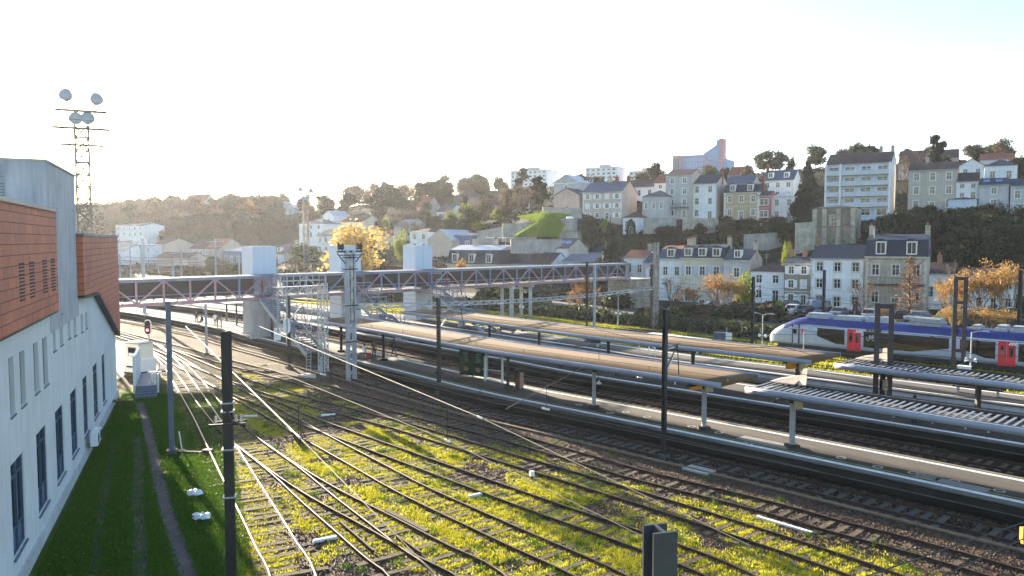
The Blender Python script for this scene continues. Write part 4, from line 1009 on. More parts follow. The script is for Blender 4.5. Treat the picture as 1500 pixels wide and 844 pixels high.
# ---------------------------------------------------------------- floodlight masts
def flood(label, u, vt, Yd, vb=None):
    x, y, z = D(u, vt, Yd); g0 = hz(x, y); h = z-g0
    t = empty('floodlight_mast', (x, y, g0), .5, label, 'floodlight mast', 'floodlight masts')
    fmt = M('floodlight_steel', (.16,.14,.12), .7, .25, 1)
    mb = MB(); lattice(mb, (0,0,0), (0,0,h-3.0), 1.4, 18, .15, Vector((1,0,0))); mb.build('lattice_tower', fmt, t)
    for k, zz in enumerate((h-1.3, h-3.3, h-5.2)):
        w = (5.2,5.8,4.4)[k]
        mb = MB().box((0,0,zz),(w,1.3,.12)); mb.bar((-w/2,.6,zz+.9),(w/2,.6,zz+.9),.06).bar((-w/2,-.6,zz+.9),(w/2,-.6,zz+.9),.06)
        mb.build('gallery', fmt, t)
    for x_, zz in ((-1.35,h+.3),(1.5,h+.1),(-.5,h-2.3),(.6,h-2.2)):
        o = MB().lathe((0,0,-.45),[(.25,0),(.62,.35),(.74,.9),(.66,.95)],14).build('lamp', steel_gr, t, smooth=False, loc=(x_,0,zz)); o.rotation_euler = (R(75),0,R(20*x_))
        MB().bar((x_,0,zz-1.4),(x_,0,zz),.1).build('lamp_bracket', fmt, t)
    mb = MB().box((0,0,h-12.2),(2.2,1.8,.15)); mb.build('gallery', fmt, t)
flood('tall floodlight mast behind the white station building', 118, 146, 90)
flood('distant floodlight mast left of the golden birch', 447, 280, 234)
# ---------------------------------------------------------------- overhead wires
def wire(pts, r, mat, label, group, sag=0.0, ins=None):
    P = []
    for i in range(len(pts)-1):
        a, b = Vector(pts[i]), Vector(pts[i+1]); k = 8
        for j in range(k): f = j/k; P.append(a+(b-a)*f-Vector((0,0,sag*4*f*(1-f))))
    P.append(Vector(pts[-1])); o = P[0]
    t = MB(o).tube(P, r, 5).build('overhead_wire', mat); t.location = o
    tag(t, label, 'wire', group)
    return t
def up(u, v, h): return (*G(u, v, h), h)
# bright worn wires ending in insulators low over the sidings
wire_mid = M('weathered_wire', (.16,.14,.11), .65, .1, 4, metal=.3)
def bright(pa, pm, pb, h, label, r=.019):
    a, m, b = up(*pa, h), up(*pm, h), up(*pb, h)
    o = Vector(a); t = empty('contact_wire', tuple(o), 0, label, 'wire', 'worn contact wires with section insulators')
    MB(o).tube([a, m], r if r > .03 else r*.75, 5).build('worn_wire', wire_lt if r > .03 else wire_mid, t)
    MB(o).tube([m, b], .012, 4).build('thin_wire', wire_m, t)
    dv = (Vector(b)-Vector(m)).normalized(); mv = Vector(m)-o
    insul(t, mv-dv*.05, mv+dv*.4, .045, 5)
    MB().bar(mv+dv*.2, mv+dv*.2+Vector((0,0,1.1)), .025).build('dropper', steel_dk, t)
bright((272,478),(436,638),(640,844),5.2,'brightest worn overhead wire running to the cluster of insulators left of the sidings',.031)
bright((395,540),(652,644),(950,790),5.2,'worn overhead wire ending at an insulator above the middle siding')
bright((420,515),(795,598),(1200,690),5.2,'worn overhead wire ending at an insulator near the brown ballast')
bright((380,478),(700,610),(1100,800),5.3,'thin worn wire with green insulator between the two sidings',.018)
bright((250,478),(470,548),(757,592),5.0,'pale overhead wire running along the platform track to the right',.022)
for o_, hh, lab in ((-1.65,5.6,'contact wire over the platform track'),(6.3,5.6,'contact wire over the track behind the front platform'),(9.3,5.6,'contact wire over the track before the second platform'),(20,5.6,'contact wire between second and third platform'),(30.2,5.8,'contact wire over the track behind the third platform'),(34.2,5.8,'contact wire over the far grass strip'),(44.5,5.9,'contact wire over the regional train')):
    P = offs(o_); P = P[(P[:,1] > 10) & (P[:,1] < 190)][::8]
    wire([(p[0],p[1],hh) for p in P], .016, wire_m, lab, 'contact wires along the tracks', .15)
    wire([(p[0],p[1],hh+1.2) for p in P], .014, wire_m, 'carrier wire above the '+lab, 'carrier wires along the tracks', .5)
# bundles of wires in the glare beyond the footbridge
k_ = 0
for i in range(26):
    v = 376+i*1.45+random.uniform(-1,1); Yd = 120+random.random()*90
    a = D(150, v, Yd); b = D(random.choice((290,320,345)), v-random.uniform(-4,4), Yd+random.uniform(-10,35))
    if min(a[2], b[2]) < 4.5: continue
    wire([a, b], .026, wire_lt if i % 2 else wire_m, 'glinting wire in the tangle of wires beyond the footbridge', 'wires beyond the footbridge', .3)
# guy wires lower right
wire([up(1500,765,6.2), up(1270,844,6.2), up(1180,900,6.2)], .012, wire_m, 'green coated wire crossing the lower right corner', 'corner wires')
wire([up(1530,775,6.2), up(1380,844,6.2), up(1300,900,6.2)], .012, wire_m, 'second green coated wire in the lower right corner', 'corner wires')
x, y, z = D(1500, 782, 21); tag(MB().box((0,0,0),(.16,.14,.36)).box((0,0,-.22),(.1,.1,.12)).build('tension_weight', orange, None, loc=(x,y,z)), 'orange tag hanging from the wires at the lower right edge', 'tag')
# cross wires above the front platform
wire([up(740,600,6.0), up(860,535,6.6)], .012, wire_m, 'thin stay wire rising from the kerb to the canopy', 'stay wires')
wire([(*G(972,672),7.9), (*on_off(1172, 14.6), 6.5)], .012, wire_m, 'thin cross wire from the kerb mast to the far canopy', 'stay wires', .1)
# ---------------------------------------------------------------- white station building on the left
FA = Vector((-30.5, 59.0, 0)); FB = Vector((-17.7, 27.6, 0)); FD = (FB-FA).normalized(); FN = Vector((-FD.y, FD.x, 0))   # FD runs towards the camera
if FN.x < 0: FN = -FN
FLEN = 50.0
def fac(u, v):
    """picture point -> (distance along the facade from its far end, height)"""
    d = Vector(ray(u, v)); o = Vector((0,0,CAMZ)); t = (FA-o).dot(FN)/d.dot(FN); p = o+d*t
    return (p-FA).dot(FD), p.z
RZB = math.atan2(FD.y, FD.x)      # local x = along the facade towards the camera, local y = FD rotated left
SY = 1.0 if Vector((-math.sin(RZB), math.cos(RZB), 0)).dot(FN) > 0 else -1.0   # sign of local y that points out of the wall
plaster = M('stained_white_plaster', (.66,.67,.66), .9, .10, .35, bump=.15, streak=.28)
tower_m = M('grey_streaked_concrete', (.45,.46,.48), .9, .2, .5, bump=.2, streak=.55)
def panel_mat():
    m = M('terracotta_panels', (.54,.165,.088), .75, .22, .6); nt = m.node_tree; N = nt.nodes; L = nt.links; b = N['Principled BSDF']
    src = b.inputs['Base Color'].links[0].from_socket
    tc = N.new('ShaderNodeTexCoord'); sx = N.new('ShaderNodeSeparateXYZ'); L.new(tc.outputs['Object'], sx.inputs[0])
    cmb = N.new('ShaderNodeCombineXYZ'); L.new(sx.outputs['X'], cmb.inputs['X']); L.new(sx.outputs['Z'], cmb.inputs['Y'])
    br = N.new('ShaderNodeTexBrick'); br.inputs['Scale'].default_value = 1; br.inputs['Brick Width'].default_value = 1.2; br.inputs['Row Height'].default_value = .36; br.inputs['Mortar Size'].default_value = .016
    br.inputs['Color1'].default_value = (1,1,1,1); br.inputs['Color2'].default_value = (.84,.84,.86,1); br.inputs['Mortar'].default_value = (.22,.2,.2,1); L.new(cmb.outputs[0], br.inputs['Vector'])
    mx = N.new('ShaderNodeMix'); mx.data_type = 'RGBA'; mx.blend_type = 'MULTIPLY'; mx.inputs['Factor'].default_value = 1; L.new(src, mx.inputs['A']); L.new(br.outputs['Color'], mx.inputs['B'])
    L.new(mx.outputs['Result'], b.inputs['Base Color'])
    bp = N.new('ShaderNodeBump'); bp.inputs['Strength'].default_value = .6; bp.inputs['Distance'].default_value = .03; L.new(br.outputs['Fac'], bp.inputs['Height']); bp.invert = True; L.new(bp.outputs['Normal'], b.inputs['Normal'])
    return m
terra = panel_mat()
st = empty('station_building', tuple(FA), RZB, 'long white station building with terracotta panels and tall dark windows', 'building')
def holed_wall(w0, w1, z0, z1, holes, y, th, out):
    """wall in the local xz plane at y with rectangular openings; reveals go inwards by th"""
    xs_ = sorted({w0, w1, *[h[0] for h in holes], *[h[1] for h in holes]}); zs_ = sorted({z0, z1, *[h[2] for h in holes], *[h[3] for h in holes]})
    mb = MB(); inn = y-out*th
    for i in range(len(xs_)-1):
        for j in range(len(zs_)-1):
            cx, cz = (xs_[i]+xs_[i+1])/2, (zs_[j]+zs_[j+1])/2
            if any(h[0] < cx < h[1] and h[2] < cz < h[3] for h in holes): continue
            q = [(xs_[i],y,zs_[j]),(xs_[i+1],y,zs_[j]),(xs_[i+1],y,zs_[j+1]),(xs_[i],y,zs_[j+1])]
            mb.quad(*(q if out < 0 else q[::-1]))
    for a, b, c, d in holes:
        for q in ([(a,y,c),(b,y,c),(b,inn,c),(a,inn,c)],[(a,y,d),(a,inn,d),(b,inn,d),(b,y,d)],[(a,y,c),(a,inn,c),(a,inn,d),(a,y,d)],[(b,y,c),(b,y,d),(b,inn,d),(b,inn,c)]): mb.quad(*q)
    return mb
zp2 = 12.2
wins = []
for (tl, bl, tr) in (((15,680),(18.5,818),34.5),((52.6,633),(56,756),67.7),((80.6,605),(84,711),92.5),((102.6,577),(105.6,677),112),((120.7,555),(123.7,642),127.5),((135.8,540),(138,617),142.5),((148.7,525),(149.8,594),153.2)):
    s1, zt = fac(*tl); _, zb = fac(*bl); s0, _ = fac(tr, tl[1]); wins.append((s0, s1, zb, zt))
zt_ = sum(w[3] for w in wins)/len(wins); zb_ = sum(w[2] for w in wins)/len(wins)
wins = [(a, b, zb_, zt_) for a, b, _, _ in wins]
w0 = wins[0]; stepw = wins[0][0]-wins[1][0]
for k in range(1, 4): wins.append((w0[0]+stepw*k, w0[1]+stepw*k, zb_, zt_))
slots = []
Z2 = lambda a, b: (a*.431, 480+b*.431)
Z1 = lambda a, b: (a*.3792, 200+b*.3792)
for a, b, c, d in ((28,105,45,315),(65,85,82,280),(112,55,128,235),(143,38,159,210)):
    s1, zt = fac(*Z2(a,b)); s0, _ = fac(*Z2(c,b)); _, zb = fac(*Z2(a,d)); slots.append((s0, s1, zb, zt))
for a, b, c, d in ((195,465,205,550),(228,540,238,690),(203,755,214,835),(230,738,242,812),(262,715,271,785),(284,703,293,775),(311,690,319,760),(329,680,336,745)):
    s1, zt = fac(*Z1(a,b)); s0, _ = fac(*Z1(c,b)); _, zb = fac(*Z1(a,d)); slots.append((s0, s1, zb, zt))
def clean(holes):
    out = []
    for h in holes:
        h = (min(h[0],h[1]), max(h[0],h[1]), min(h[2],h[3]), max(h[2],h[3]))
        if all(h[1] < g[0] or h[0] > g[1] or h[3] < g[2] or h[2] > g[3] for g in out): out.append(h)
    return out
holes = clean(wins+slots)
wallm = holed_wall(0, FLEN, 0, zp2-.3, holes, 0, .42, SY).build('front_wall', plaster, st)
body = MB().b6(.01, FLEN, min(-SY*.43,-SY*16), max(-SY*.43,-SY*16), 0, zp2-.35, 0); body.build('rear_body', plaster, st)
MB().b6(-.02, FLEN, min(0,SY*.10), max(0,SY*.10), .0, .55, 0).build('plinth', M('grey_plinth',(.50,.51,.50),.9,.2,.6,streak=.3), st)
frame_m = M('dark_blue_window_frame', (.07,.10,.15), .5, .15, 2)
sgl = glass('station_glass', (.018,.022,.03), .06)
lowp = M('blue_grey_panel', (.13,.17,.24), .5, .1, 2)
for h in holes:
    a, b, c, d = h; tall = d-c > 3 and b-a > .9
    yi = -SY*.13
    if tall:
        mb = MB(); fr = .07
        for x in (a+fr/2, b-fr/2, (a+b)/2): mb.b6(x-fr/2, x+fr/2, min(yi,yi+SY*.08), max(yi,yi+SY*.08), c, d)
        for z in (c+fr/2, d-fr/2, c+(d-c)*.27, d-(d-c)*.17): mb.b6(a+fr/2, b-fr/2, min(yi,yi+SY*.07), max(yi,yi+SY*.07), z-fr/2, z+fr/2)
        w = mb.build('window', frame_m, st)
        MB().b6(a, b, min(yi-SY*.03,yi), max(yi-SY*.03,yi), c+(d-c)*.27, d).build('pane', sgl, w)
        MB().b6(a, b, min(yi-SY*.03,yi), max(yi-SY*.03,yi), c, c+(d-c)*.27).build('lower_panel', lowp, w)
        MB().b6(a-.06, b+.06, min(-SY*.25,SY*.07), max(-SY*.25,SY*.07), c-.07, c-.003).build('sill', steel_bl, st)
    else:
        MB().b6(a, b, min(yi,yi-SY*.05), max(yi,yi-SY*.05), c, d).build('slot_window', sgl if (d-c) < 2.2 else plaster, st)
        MB().b6(a-.03, b+.03, min(-SY*.2,SY*.05), max(-SY*.2,SY*.05), c-.05, c-.003).build('sill', steel_bl, st)
# terracotta panels: two boxes proud of the wall, the far one with a slanting lower edge
sA, zA = fac(68,311); _, zAb = fac(70,456)
yo0, yo1 = SY*.003, SY*.35
def slab(poly, y0, y1, name, mats, m=0, cap=None):
    P = [(x, y0, z) for x, z in poly]
    return MB().ext(P, (0, y1-y0, 0), m).build(name, mats, st)
s_end = FLEN
slab([(sA,zAb),(s_end,zAb),(s_end,zA),(sA,zA)], yo0, yo1, 'terracotta_panel', terra)
slab([(sA-.05,zA),(s_end,zA),(s_end,zA+.16),(sA-.05,zA+.16)], yo0, SY*.42, 'panel_coping', steel_bl)
slab([(sA-.03,zAb-.10),(s_end,zAb-.10),(s_end,zAb-.004),(sA-.03,zAb-.004)], yo0, SY*.30, 'panel_shade_strip', steel_dk)  # dark strip stands in for the shade below the projecting panel
for (a, b, c, d) in ((25,487,47,645),(68,482,89,632),(123,475,141,612),(158,470,174,603)):
    s1, zt = fac(*Z1(a,b)); s0, _ = fac(*Z1(c,b)); _, zb = fac(*Z1(a,d)); kk = 11
    for k in range(kk):
        z0 = zb+(zt-zb)*k/kk; MB().b6(s0, s1, min(SY*.33,SY*.36), max(SY*.33,SY*.36), z0+.03, z0+(zt-zb)/kk-.03).build('louvre_slot', black, st)
pts = [fac(113,433),(fac(136,428)),(fac(165,493))]
sB0, zB0 = pts[0]; sB1, zB1 = pts[1]; sB2, zB2 = pts[2]; zBt = fac(140,347)[1]
slab([(0,zB2),(sB1,zB1),(sB0,zB0),(sB0,zBt),(0,zBt)] if True else None, yo0, yo1, 'terracotta_panel', terra)
slab([(-.05,zBt),(sB0+.05,zBt),(sB0+.05,zBt+.16),(-.05,zBt+.16)], yo0, SY*.42, 'panel_coping', steel_bl)
mb = MB().bar((0,SY*.18,zB2-.12),(sB1,SY*.18,zB1-.12),.34,.16).bar((sB1,SY*.18,zB1-.1),(sB0,SY*.18,zB0-.1),.34,.14); mb.build('panel_shade_strip', steel_dk, st)  # the same painted-in shade along the slanting lower edge
# parapet behind the far panel and the concrete tower
MB().b6(.3, sB0, min(-SY*.01,-SY*14), max(-SY*.01,-SY*14), zp2-.34, zBt-.15).build('roof_block', tower_m, st)
sT0 = fac(108,258)[0]; sT1 = fac(65,237)[0]; zT = 15.4
MB().b6(sT0, sT1, min(SY*.03,-SY*9), max(SY*.03,-SY*9), 8.0, zT).build('tower_block', tower_m, st)
MB().b6(sT0-.06, sT1+.06, min(SY*.09,-SY*9.06), max(SY*.09,-SY*9.06), zT, zT+.1).build('tower_coping', conc, st)
# louvred panel on the tower face turned to the camera
lx = sT1+.03
mb = MB().b6(lx-.02, lx+.04, min(-SY*1.5,-SY*5.5), max(-SY*1.5,-SY*5.5), zA+.3, zT-.9, 0)
for k in range(14): mb.b6(lx+.04, lx+.10, min(-SY*1.5,-SY*5.5), max(-SY*1.5,-SY*5.5), zA+.35+k*.12, zA+.42+k*.12, 1)
mb.build('louvre_panel', [steel_bl, steel_gr], st)
MB().tube([(sT1+4.0,-SY*6.0,zA-1),(sT1+4.0,-SY*6.0,zT+3.6)], .14, 8).tube([(sT1+4.0,-SY*6.0,zT+2.2),(sT1+4.0,-SY*6.0,zT+2.8)], .2, 8).build('roof_pipe', steel_dk, st)
# air conditioning units
x0, z0 = fac(127, 660)
for k in range(2):
    t = empty('air_conditioner', tuple(FA+FD*(x0-1.0*k)+FN*.42+Vector((0,0,.55))), RZB, ('boxy white air conditioner on the wall, nearer of two','boxy white air conditioner on the wall, farther of two')[k], 'air conditioner', 'air conditioners on the white wall')
    MB().box((0,0,.4),(.85,.36,.7)).build('casing', white, t)
    MB().lathe((0,0,0),[(.0,0),(.26,0),(.26,.02),(0,.03)],16).build('fan_grille', steel_dk, t, loc=(-.1,SY*.18,.4)).rotation_euler = (R(-90*SY),0,0)
    MB().box((.25,0,.0),(.05,.5,.06)).box((-.25,0,.0),(.05,.5,.06)).build('bracket', steel_dk, t)
# path and ruts beside the building
def gpath(name, pts, w, mat, z=.006):
    P = resample(cr([G(u,v,0) for u,v in pts], 10), .8); N = normals(P)
    ww = w*(1+.25*(noise2(P[:,1], P[:,0]*0, 2.0, 4)-.5))[:,None]
    V = np.concatenate([np.c_[P+N*ww/2, np.full(len(P), z)], np.c_[P-N*ww/2, np.full(len(P), z)]]); n = len(P)
    F = [(i, i+1, n+i+1, n+i) for i in range(n-1)]
    return tag(link(name, npmesh(name, V, F, mat)), kind='structure')
pathm = M('old_tarmac', (.075,.07,.068), .95, .35, .8, bump=.4, bscale=14)
rutm = M('gravel_rut', (.085,.08,.062), .97, .35, 1.0, bump=.6, bscale=16)
gpath('path', [(203,590),(212,612),(222,655),(232,700),(248,760),(262,800),(280,860),(300,940)], .62, pathm)
gpath('wheel_rut', [(200,640),(204,680),(202,720),(204,770),(206,844),(212,940)], .5, rutm, .004)
gpath('wheel_rut', [(168,640),(160,690),(150,744),(142,800),(136,860)], .35, rutm, .004)
pale_ap = M('pale_apron', (.36,.32,.25), .9, .15, .8)
P = [G(166,560), G(160,505), G(195,495), G(208,520), G(190,545)]
ap = MB().prism([p for p in P][::-1], -.05, .004); tag(ap.build('forecourt', pale_ap), kind='structure')
# small signal cabin, ramp and steps at the end of the building
cx, cy = G(212, 549)
t = empty('signal_cabin', (cx-1.1, cy+1.2, 0), -.42, 'small white cabin with a dark window at the end of the station building', 'cabin'); t.scale = (.66,.66,.72)
MB().box((0,0,1.0),(3.1,3.0,1.5)).box((0,.0,.15),(2.7,2.6,.3),1).build('base', [white, conc_dk], t)
MB().box((-.1,.2,2.75),(2.7,2.4,2.0)).build('wall', M('cream_cabin',(.74,.70,.58),.8,.08,1), t)  # cream paint of the cabin wall
MB().box((-.1,.2,3.8),(2.95,2.65,.1)).build('roof', steel_gr, t)
w = MB().box((.0,-1.02,2.75),(1.5,.06,1.15)).build('window', frame_m, t); MB().box((.0,-1.06,2.95),(1.3,.04,.55)).build('pane', sgl, w); MB().box((0,-1.06,2.4),(1.2,.04,.35)).build('sheet', white, w)
MB().box((.35,-1.56,.95),(1.5,.14,.16)).build('dark_bar', black, t)
t = empty('access_ramp', tuple(FA+FN*1.2+FD*(-2.5)), RZB, 'white walled ramp with dark steps against the end of the station building', 'ramp')
MB().b6(-3.5, 2.2, -.1*SY if SY > 0 else -.1, .1, 0, 3.0).build('side_wall', white, t)
MB().b6(-3.5, 2.6, min(SY*.12,SY*1.6), max(SY*.12,SY*1.6), 0, .75).build('walkway', steel_bl, t)
mb = MB()
for k in range(5): mb.b6(2.6+k*.32, 2.92+k*.32, min(SY*.12,SY*1.6), max(SY*.12,SY*1.6), 0, .75-.13*k)
mb.build('step', steel_bl, t)
mb = MB()
for x in (-2.5,-.8,.9,2.6): mb.bar((x,SY*1.6,.75),(x,SY*1.6,1.75),.05)
mb.bar((-2.5,SY*1.6,1.75),(2.6,SY*1.6,1.75),.05).bar((-2.5,SY*1.6,1.3),(2.6,SY*1.6,1.3),.04); mb.build('hand_rail', steel_gr, t)
# red signal on a post
x, y = G(219, 542); t = empty('railway_signal', (x,y,0), -.2, 'railway signal showing red on a post beside the white cabin', 'signal')
MB().bar((0,0,0),(0,0,3.4),.12).build('post', steel_gr, t)
s_ = MB(); prof = [(.30*math.cos(2*math.pi*i/16), .30*math.sin(2*math.pi*i/16)+(.34 if i < 8 else -.34)) for i in range(16)]
s_.ext([(a*1.2,.02,c*1.12) for a, c in prof], (0,.05,0), 1).ext([(a,-.05,c) for a, c in prof], (0,.07,0), 0).build('signal_head', [black, white], t, loc=(0,-.1,4.0))
o = MB().lathe((0,0,0),[(0,0),(.11,0),(.10,.06),(0,.07)],12).build('red_lamp', red_l, t, loc=(.02,-.16,3.75)); o.rotation_euler = (R(90),0,0)
MB().box((0,0,1.5),(.5,.4,.8)).build('relay_box', steel_gr, t)
# little things by the track on the left
def small(name, u, v, label, cat, fn, mats, rz=0.0, z=0.0, group=None):
    x, y = G(u, v, z); mb = MB(); fn(mb); o = mb.build(name, mats, None, loc=(x,y,z), rz=rz); return tag(o, label, cat, group)
small('marker_post', 227, 575, 'pair of short white marker posts on the lit grass by the cabin', 'marker post', lambda m: m.box((-.22,0,.75),(.16,.16,1.5)).box((.22,0,.75),(.16,.16,1.5)).box((0,0,1.62),(1.0,.3,.12)), white)
small('switch_lever', 262, 662, 'leaning pair of white switch levers beside the grey pole', 'switch lever', lambda m: m.bar((-.2,0,0),(-.45,.1,1.15),.05).bar((.2,0,0),(0,.1,1.15),.05).box((0,0,.06),(.7,.3,.12),1), [white, rust])
small('point_rodding', 285, 664, 'dark point rodding boxes on the ground by the grey pole', 'point machine', lambda m: m.box((0,0,.06),(2.0,.2,.1)).box((.7,.15,.1),(.5,.4,.2)), rust, -.1)
small('wooden_bench', 177, 597, 'low weathered bench standing in the shade by the steps', 'bench', lambda m: m.box((0,0,.5),(.6,1.6,.08)).box((0,.6,.24),(.5,.1,.46)).box((0,-.6,.24),(.5,.1,.46)), wood, RZB)
small('concrete_slab', 231, 520+22, 'tilted pale concrete slab lying on the grass by the shining rails', 'slab', lambda m: m.add([(-.9,-.6,0),(.9,-.7,0),(1.0,.6,.1),(-.8,.7,.1),(-.9,-.6,.22),(.9,-.7,.2),(1.0,.6,.42),(-.8,.7,.44)],[(3,2,1,0),(4,5,6,7),(0,1,5,4),(1,2,6,5),(2,3,7,6),(3,0,4,7)]), conc, .3)
small('brick_pile', 217, 555, 'heap of broken red bricks behind the marker posts', 'brick pile', lambda m: [m.box((random.uniform(-.5,.5),random.uniform(-.4,.4),random.uniform(.06,.3)),(.24,.12,.12),0,random.random()*3) for _ in range(22)], wallc['brick'])
for (u, v, lab) in ((286,726,'crumpled white plastic bag on the shaded grass, larger of two'),(296,761,'small crumpled white plastic bag nearest the dark mast')):
    x, y = G(u, v); k = rng.normal(0,1,(40,3)); k /= np.linalg.norm(k,axis=1)[:,None]
    bm = bmesh.new(); bmesh.ops.create_icosphere(bm, subdivisions=3, radius=.26)
    for vv in bm.verts:
        q = np.array(vv.co)/.26; r = 1+.35*math.sin(9*q[0]+4*q[1])*math.cos(7*q[2]+3*q[1])+.18*random.uniform(-1,1); vv.co = Vector((q[0]*.34*r, q[1]*.26*r, max(-.02, q[2]*.2*r)+.1))
    me = bpy.data.meshes.new('plastic_bag'); bm.to_mesh(me); bm.free(); me.materials.append(M('white_plastic',(.74,.76,.78),.4,.06,3)); o = link('plastic_bag', me, None, (x,y,0)); tag(o, lab, 'plastic bag')
for i, (u, v, rz, L_, lab) in enumerate(((367,611,.15,1.0,'white painted sleeper marker left of the bright wire, in the shade'),(481,609,.35,1.0,'white painted sleeper marker in the shade between two middle tracks'),(476,792,.5,1.0,'white painted marker slab in the foreground grass between two tracks'),(697,727,.6,.9,'white painted marker slab on the grass right of the middle track'))):
    small('track_marker', u, v, lab, 'track marker', lambda m: m.box((0,0,.06),(L_,.16,.12),0,0,.92), white, rz)
small('cable_tray', 1148, 770, 'long thin white board lying on the grass at the lower right', 'board', lambda m: m.box((0,0,.05),(2.5,.16,.08)), white, -.84)
small('manhole_slab', 1026, 689, 'square concrete cover beside the front running track', 'cover', lambda m: m.box((0,0,.05),(1.5,1.2,.1)), conc, -.8)
small('ground_box', 779, 702, 'small pale box on a post in the grass between the tracks', 'junction box', lambda m: m.box((0,0,.3),(.22,.2,.24)).box((0,0,.1),(.1,.1,.2),1), [white, steel_dk], .4)
small('timber_pile', 375, 545, 'low pile of broken timbers beside the brown track', 'timber pile', lambda m: [m.box((random.uniform(-.3,.3),k*.25-.5,.08+.1*(k%2)),(2.2,.22,.12),0,random.gauss(0,.1)) for k in range(5)], wood, -.5)
small('concrete_pad', 455, 552, 'pale concrete pad at the foot of the gantry ladder', 'slab', lambda m: m.box((0,0,.08),(2.0,1.2,.16)), conc, -.6)
def cluster(m):
    for k in range(7):
        m.bar((random.uniform(-.5,.5),random.uniform(-.4,.4),0),(random.uniform(-.6,.6),random.uniform(-.4,.4),random.uniform(.3,.7)),.07)
    m.bar((0,0,0),(0,0,1.5),.06).bar((0,0,1.4),(.25,0,.2),.04).bar((0,0,1.4),(-.25,.1,.2),.04)
small('point_lever_frame', 441, 650, 'rusty point lever frame with rods where the bright wire comes down', 'point lever', cluster, [rust])
# ---------------------------------------------------------------- regional train
nose = Vector((29.26, 84.87, 0)); tdir = Vector((38.28-29.26, 75.3-84.87, 0))
q0 = at_u(1135, 44.3); q1 = at_u(1500, 44.3)
nose = Vector((*q0[0], 0)); tdir = (Vector((*q1[0],0))-nose).normalized(); tn = Vector((tdir.y,-tdir.x,0))
if tn.y > 0: tn = -tn
RZT = math.atan2(tdir.y, tdir.x)   # local x along the train away from the nose; camera side is local -y or +y
TS = 1.0 if Vector((-math.sin(RZT), math.cos(RZT),0)).dot(tn) > 0 else -1.0
def tx(u, hw=1.42):
    o = nose+tn*hw; k = (u-750)/FPX; return (k*o.y-o.x)/(tdir.x-k*tdir.y)
tr = empty('regional_train', (nose.x, nose.y, .18), RZT, 'silver and blue regional train with red doors standing beyond the platforms', 'train')
t_body = M('train_silver_paint', (.42,.47,.58), .35, .05, .6, spec=.6)
t_blue = M('train_blue_paint', (.014,.022,.17), .35, .06, .6, spec=.6)
t_glass = glass('train_glass', (.012,.012,.016), .07); t_red = M('train_red_paint', (.72,.025,.045), .4, .05, 1)
t_under = M('train_underframe', (.03,.03,.032), .8, .3, 2); t_roof = M('train_roof_grey', (.34,.37,.42), .5, .12, 1)
TL = 48.0
# cross-section, camera side first: (y, z)
def section(zs=1.0, ys=1.0):
    S = [(-1.30,.55),(-1.42,.95),(-1.44,2.2),(-1.42,2.85),(-1.30,3.25),(-1.05,3.5),(-.6,3.62),(0,3.65)]
    S = S+[(-y,z) for y, z in S[-2::-1]]
    return [(y*ys, .55+(z-.55)*zs) for y, z in S]
st_ = [(0.0,.30,.55,.0),(.35,.42,.72,0),(.9,.56,.86,0),(1.8,.72,.95,0),(2.8,.88,.99,0),(3.8,.97,1,0),(4.6,1,1,0),(TL,1,1,0)]
V = []; n = 15
for x, zs, ys, _ in st_:
    for y, z in section(zs, ys): V.append((x, y, z))
F = []; mi = []
for i in range(len(st_)-1):
    for j in range(n-1):
        F.append((i*n+j, i*n+j+1, (i+1)*n+j+1, (i+1)*n+j)); mi.append(1 if 3 <= j <= 10 and i >= 3 else 0)
    F.append((i*n+n-1, i*n, (i+1)*n, (i+1)*n+n-1)); mi.append(2)
V = [(x,y,z) for x,y,z in V]
me = bpy.data.meshes.new('body'); me.from_pydata(V, [], F+[tuple(range(n))]); 
for m_ in (t_body, t_blue, t_under): me.materials.append(m_)
me.polygons.foreach_set('material_index', mi+[0]); me.polygons.foreach_set('use_smooth', [True]*len(mi)+[False]); me.update(); 
bmx = bmesh.new(); bmx.from_mesh(me); bmesh.ops.recalc_face_normals(bmx, faces=bmx.faces); bmx.to_mesh(me); bmx.free()
link('body', me, tr)
yS = TS*1.43
def tbox(name, x0, x1, z0, z1, mat, parent=tr, proud=.012, depth=.05):
    return MB().b6(x0, x1, min(yS+TS*proud, yS-TS*depth), max(yS+TS*proud, yS-TS*depth), z0, z1).build(name, mat, parent)
def tpoly(name, pts, mat, proud=.016, parent=tr):
    return MB().ext([(x, yS+TS*proud, z) for x, z in pts], (0,-TS*.07,0)).build(name, mat, parent)
X = tx
tpoly('windscreen', [(X(1152),2.05),(X(1160),2.0),(X(1162),2.75),(X(1158),2.6)], t_glass, -.10)
d_ = tbox('cab_door', X(1163), X(1171), .75, 2.75, t_body, tr, .03); MB().b6(X(1164.5), X(1169.5), min(yS+TS*.04,yS), max(yS+TS*.04,yS), 1.75, 2.5).build('pane', t_glass, d_)
for u_ in (1162.6, 1172): tbox('grab_rail', X(u_), X(u_)+.12, .75, 2.8, steel_dk, tr, .04)
tbox('logo_patch', X(1176.5), X(1180), 1.85, 2.35, t_red, tr, .02); tpoly('logo_patch', [(X(1152.5),1.95),(X(1157.5),1.92),(X(1158.5),2.12),(X(1153),2.16)], t_red, -.10)
for z_ in (.95, 1.45): tbox('service_panel', X(1187), X(1195), z_, z_+.42, M('panel_grey_%d' % (z_*100), (.48,.50,.55), .4, .04, 1), tr, .014)
tpoly('side_window', [(X(1199.5),1.72),(X(1199.5),2.6),(X(1240),2.6),(X(1240),1.05),(X(1228),1.05)], t_glass)
tpoly('side_window', [(X(1268),.98),(X(1268),2.6),(X(1394),2.6),(X(1394),1.62),(X(1384),1.5),(X(1340),1.0)], t_glass)
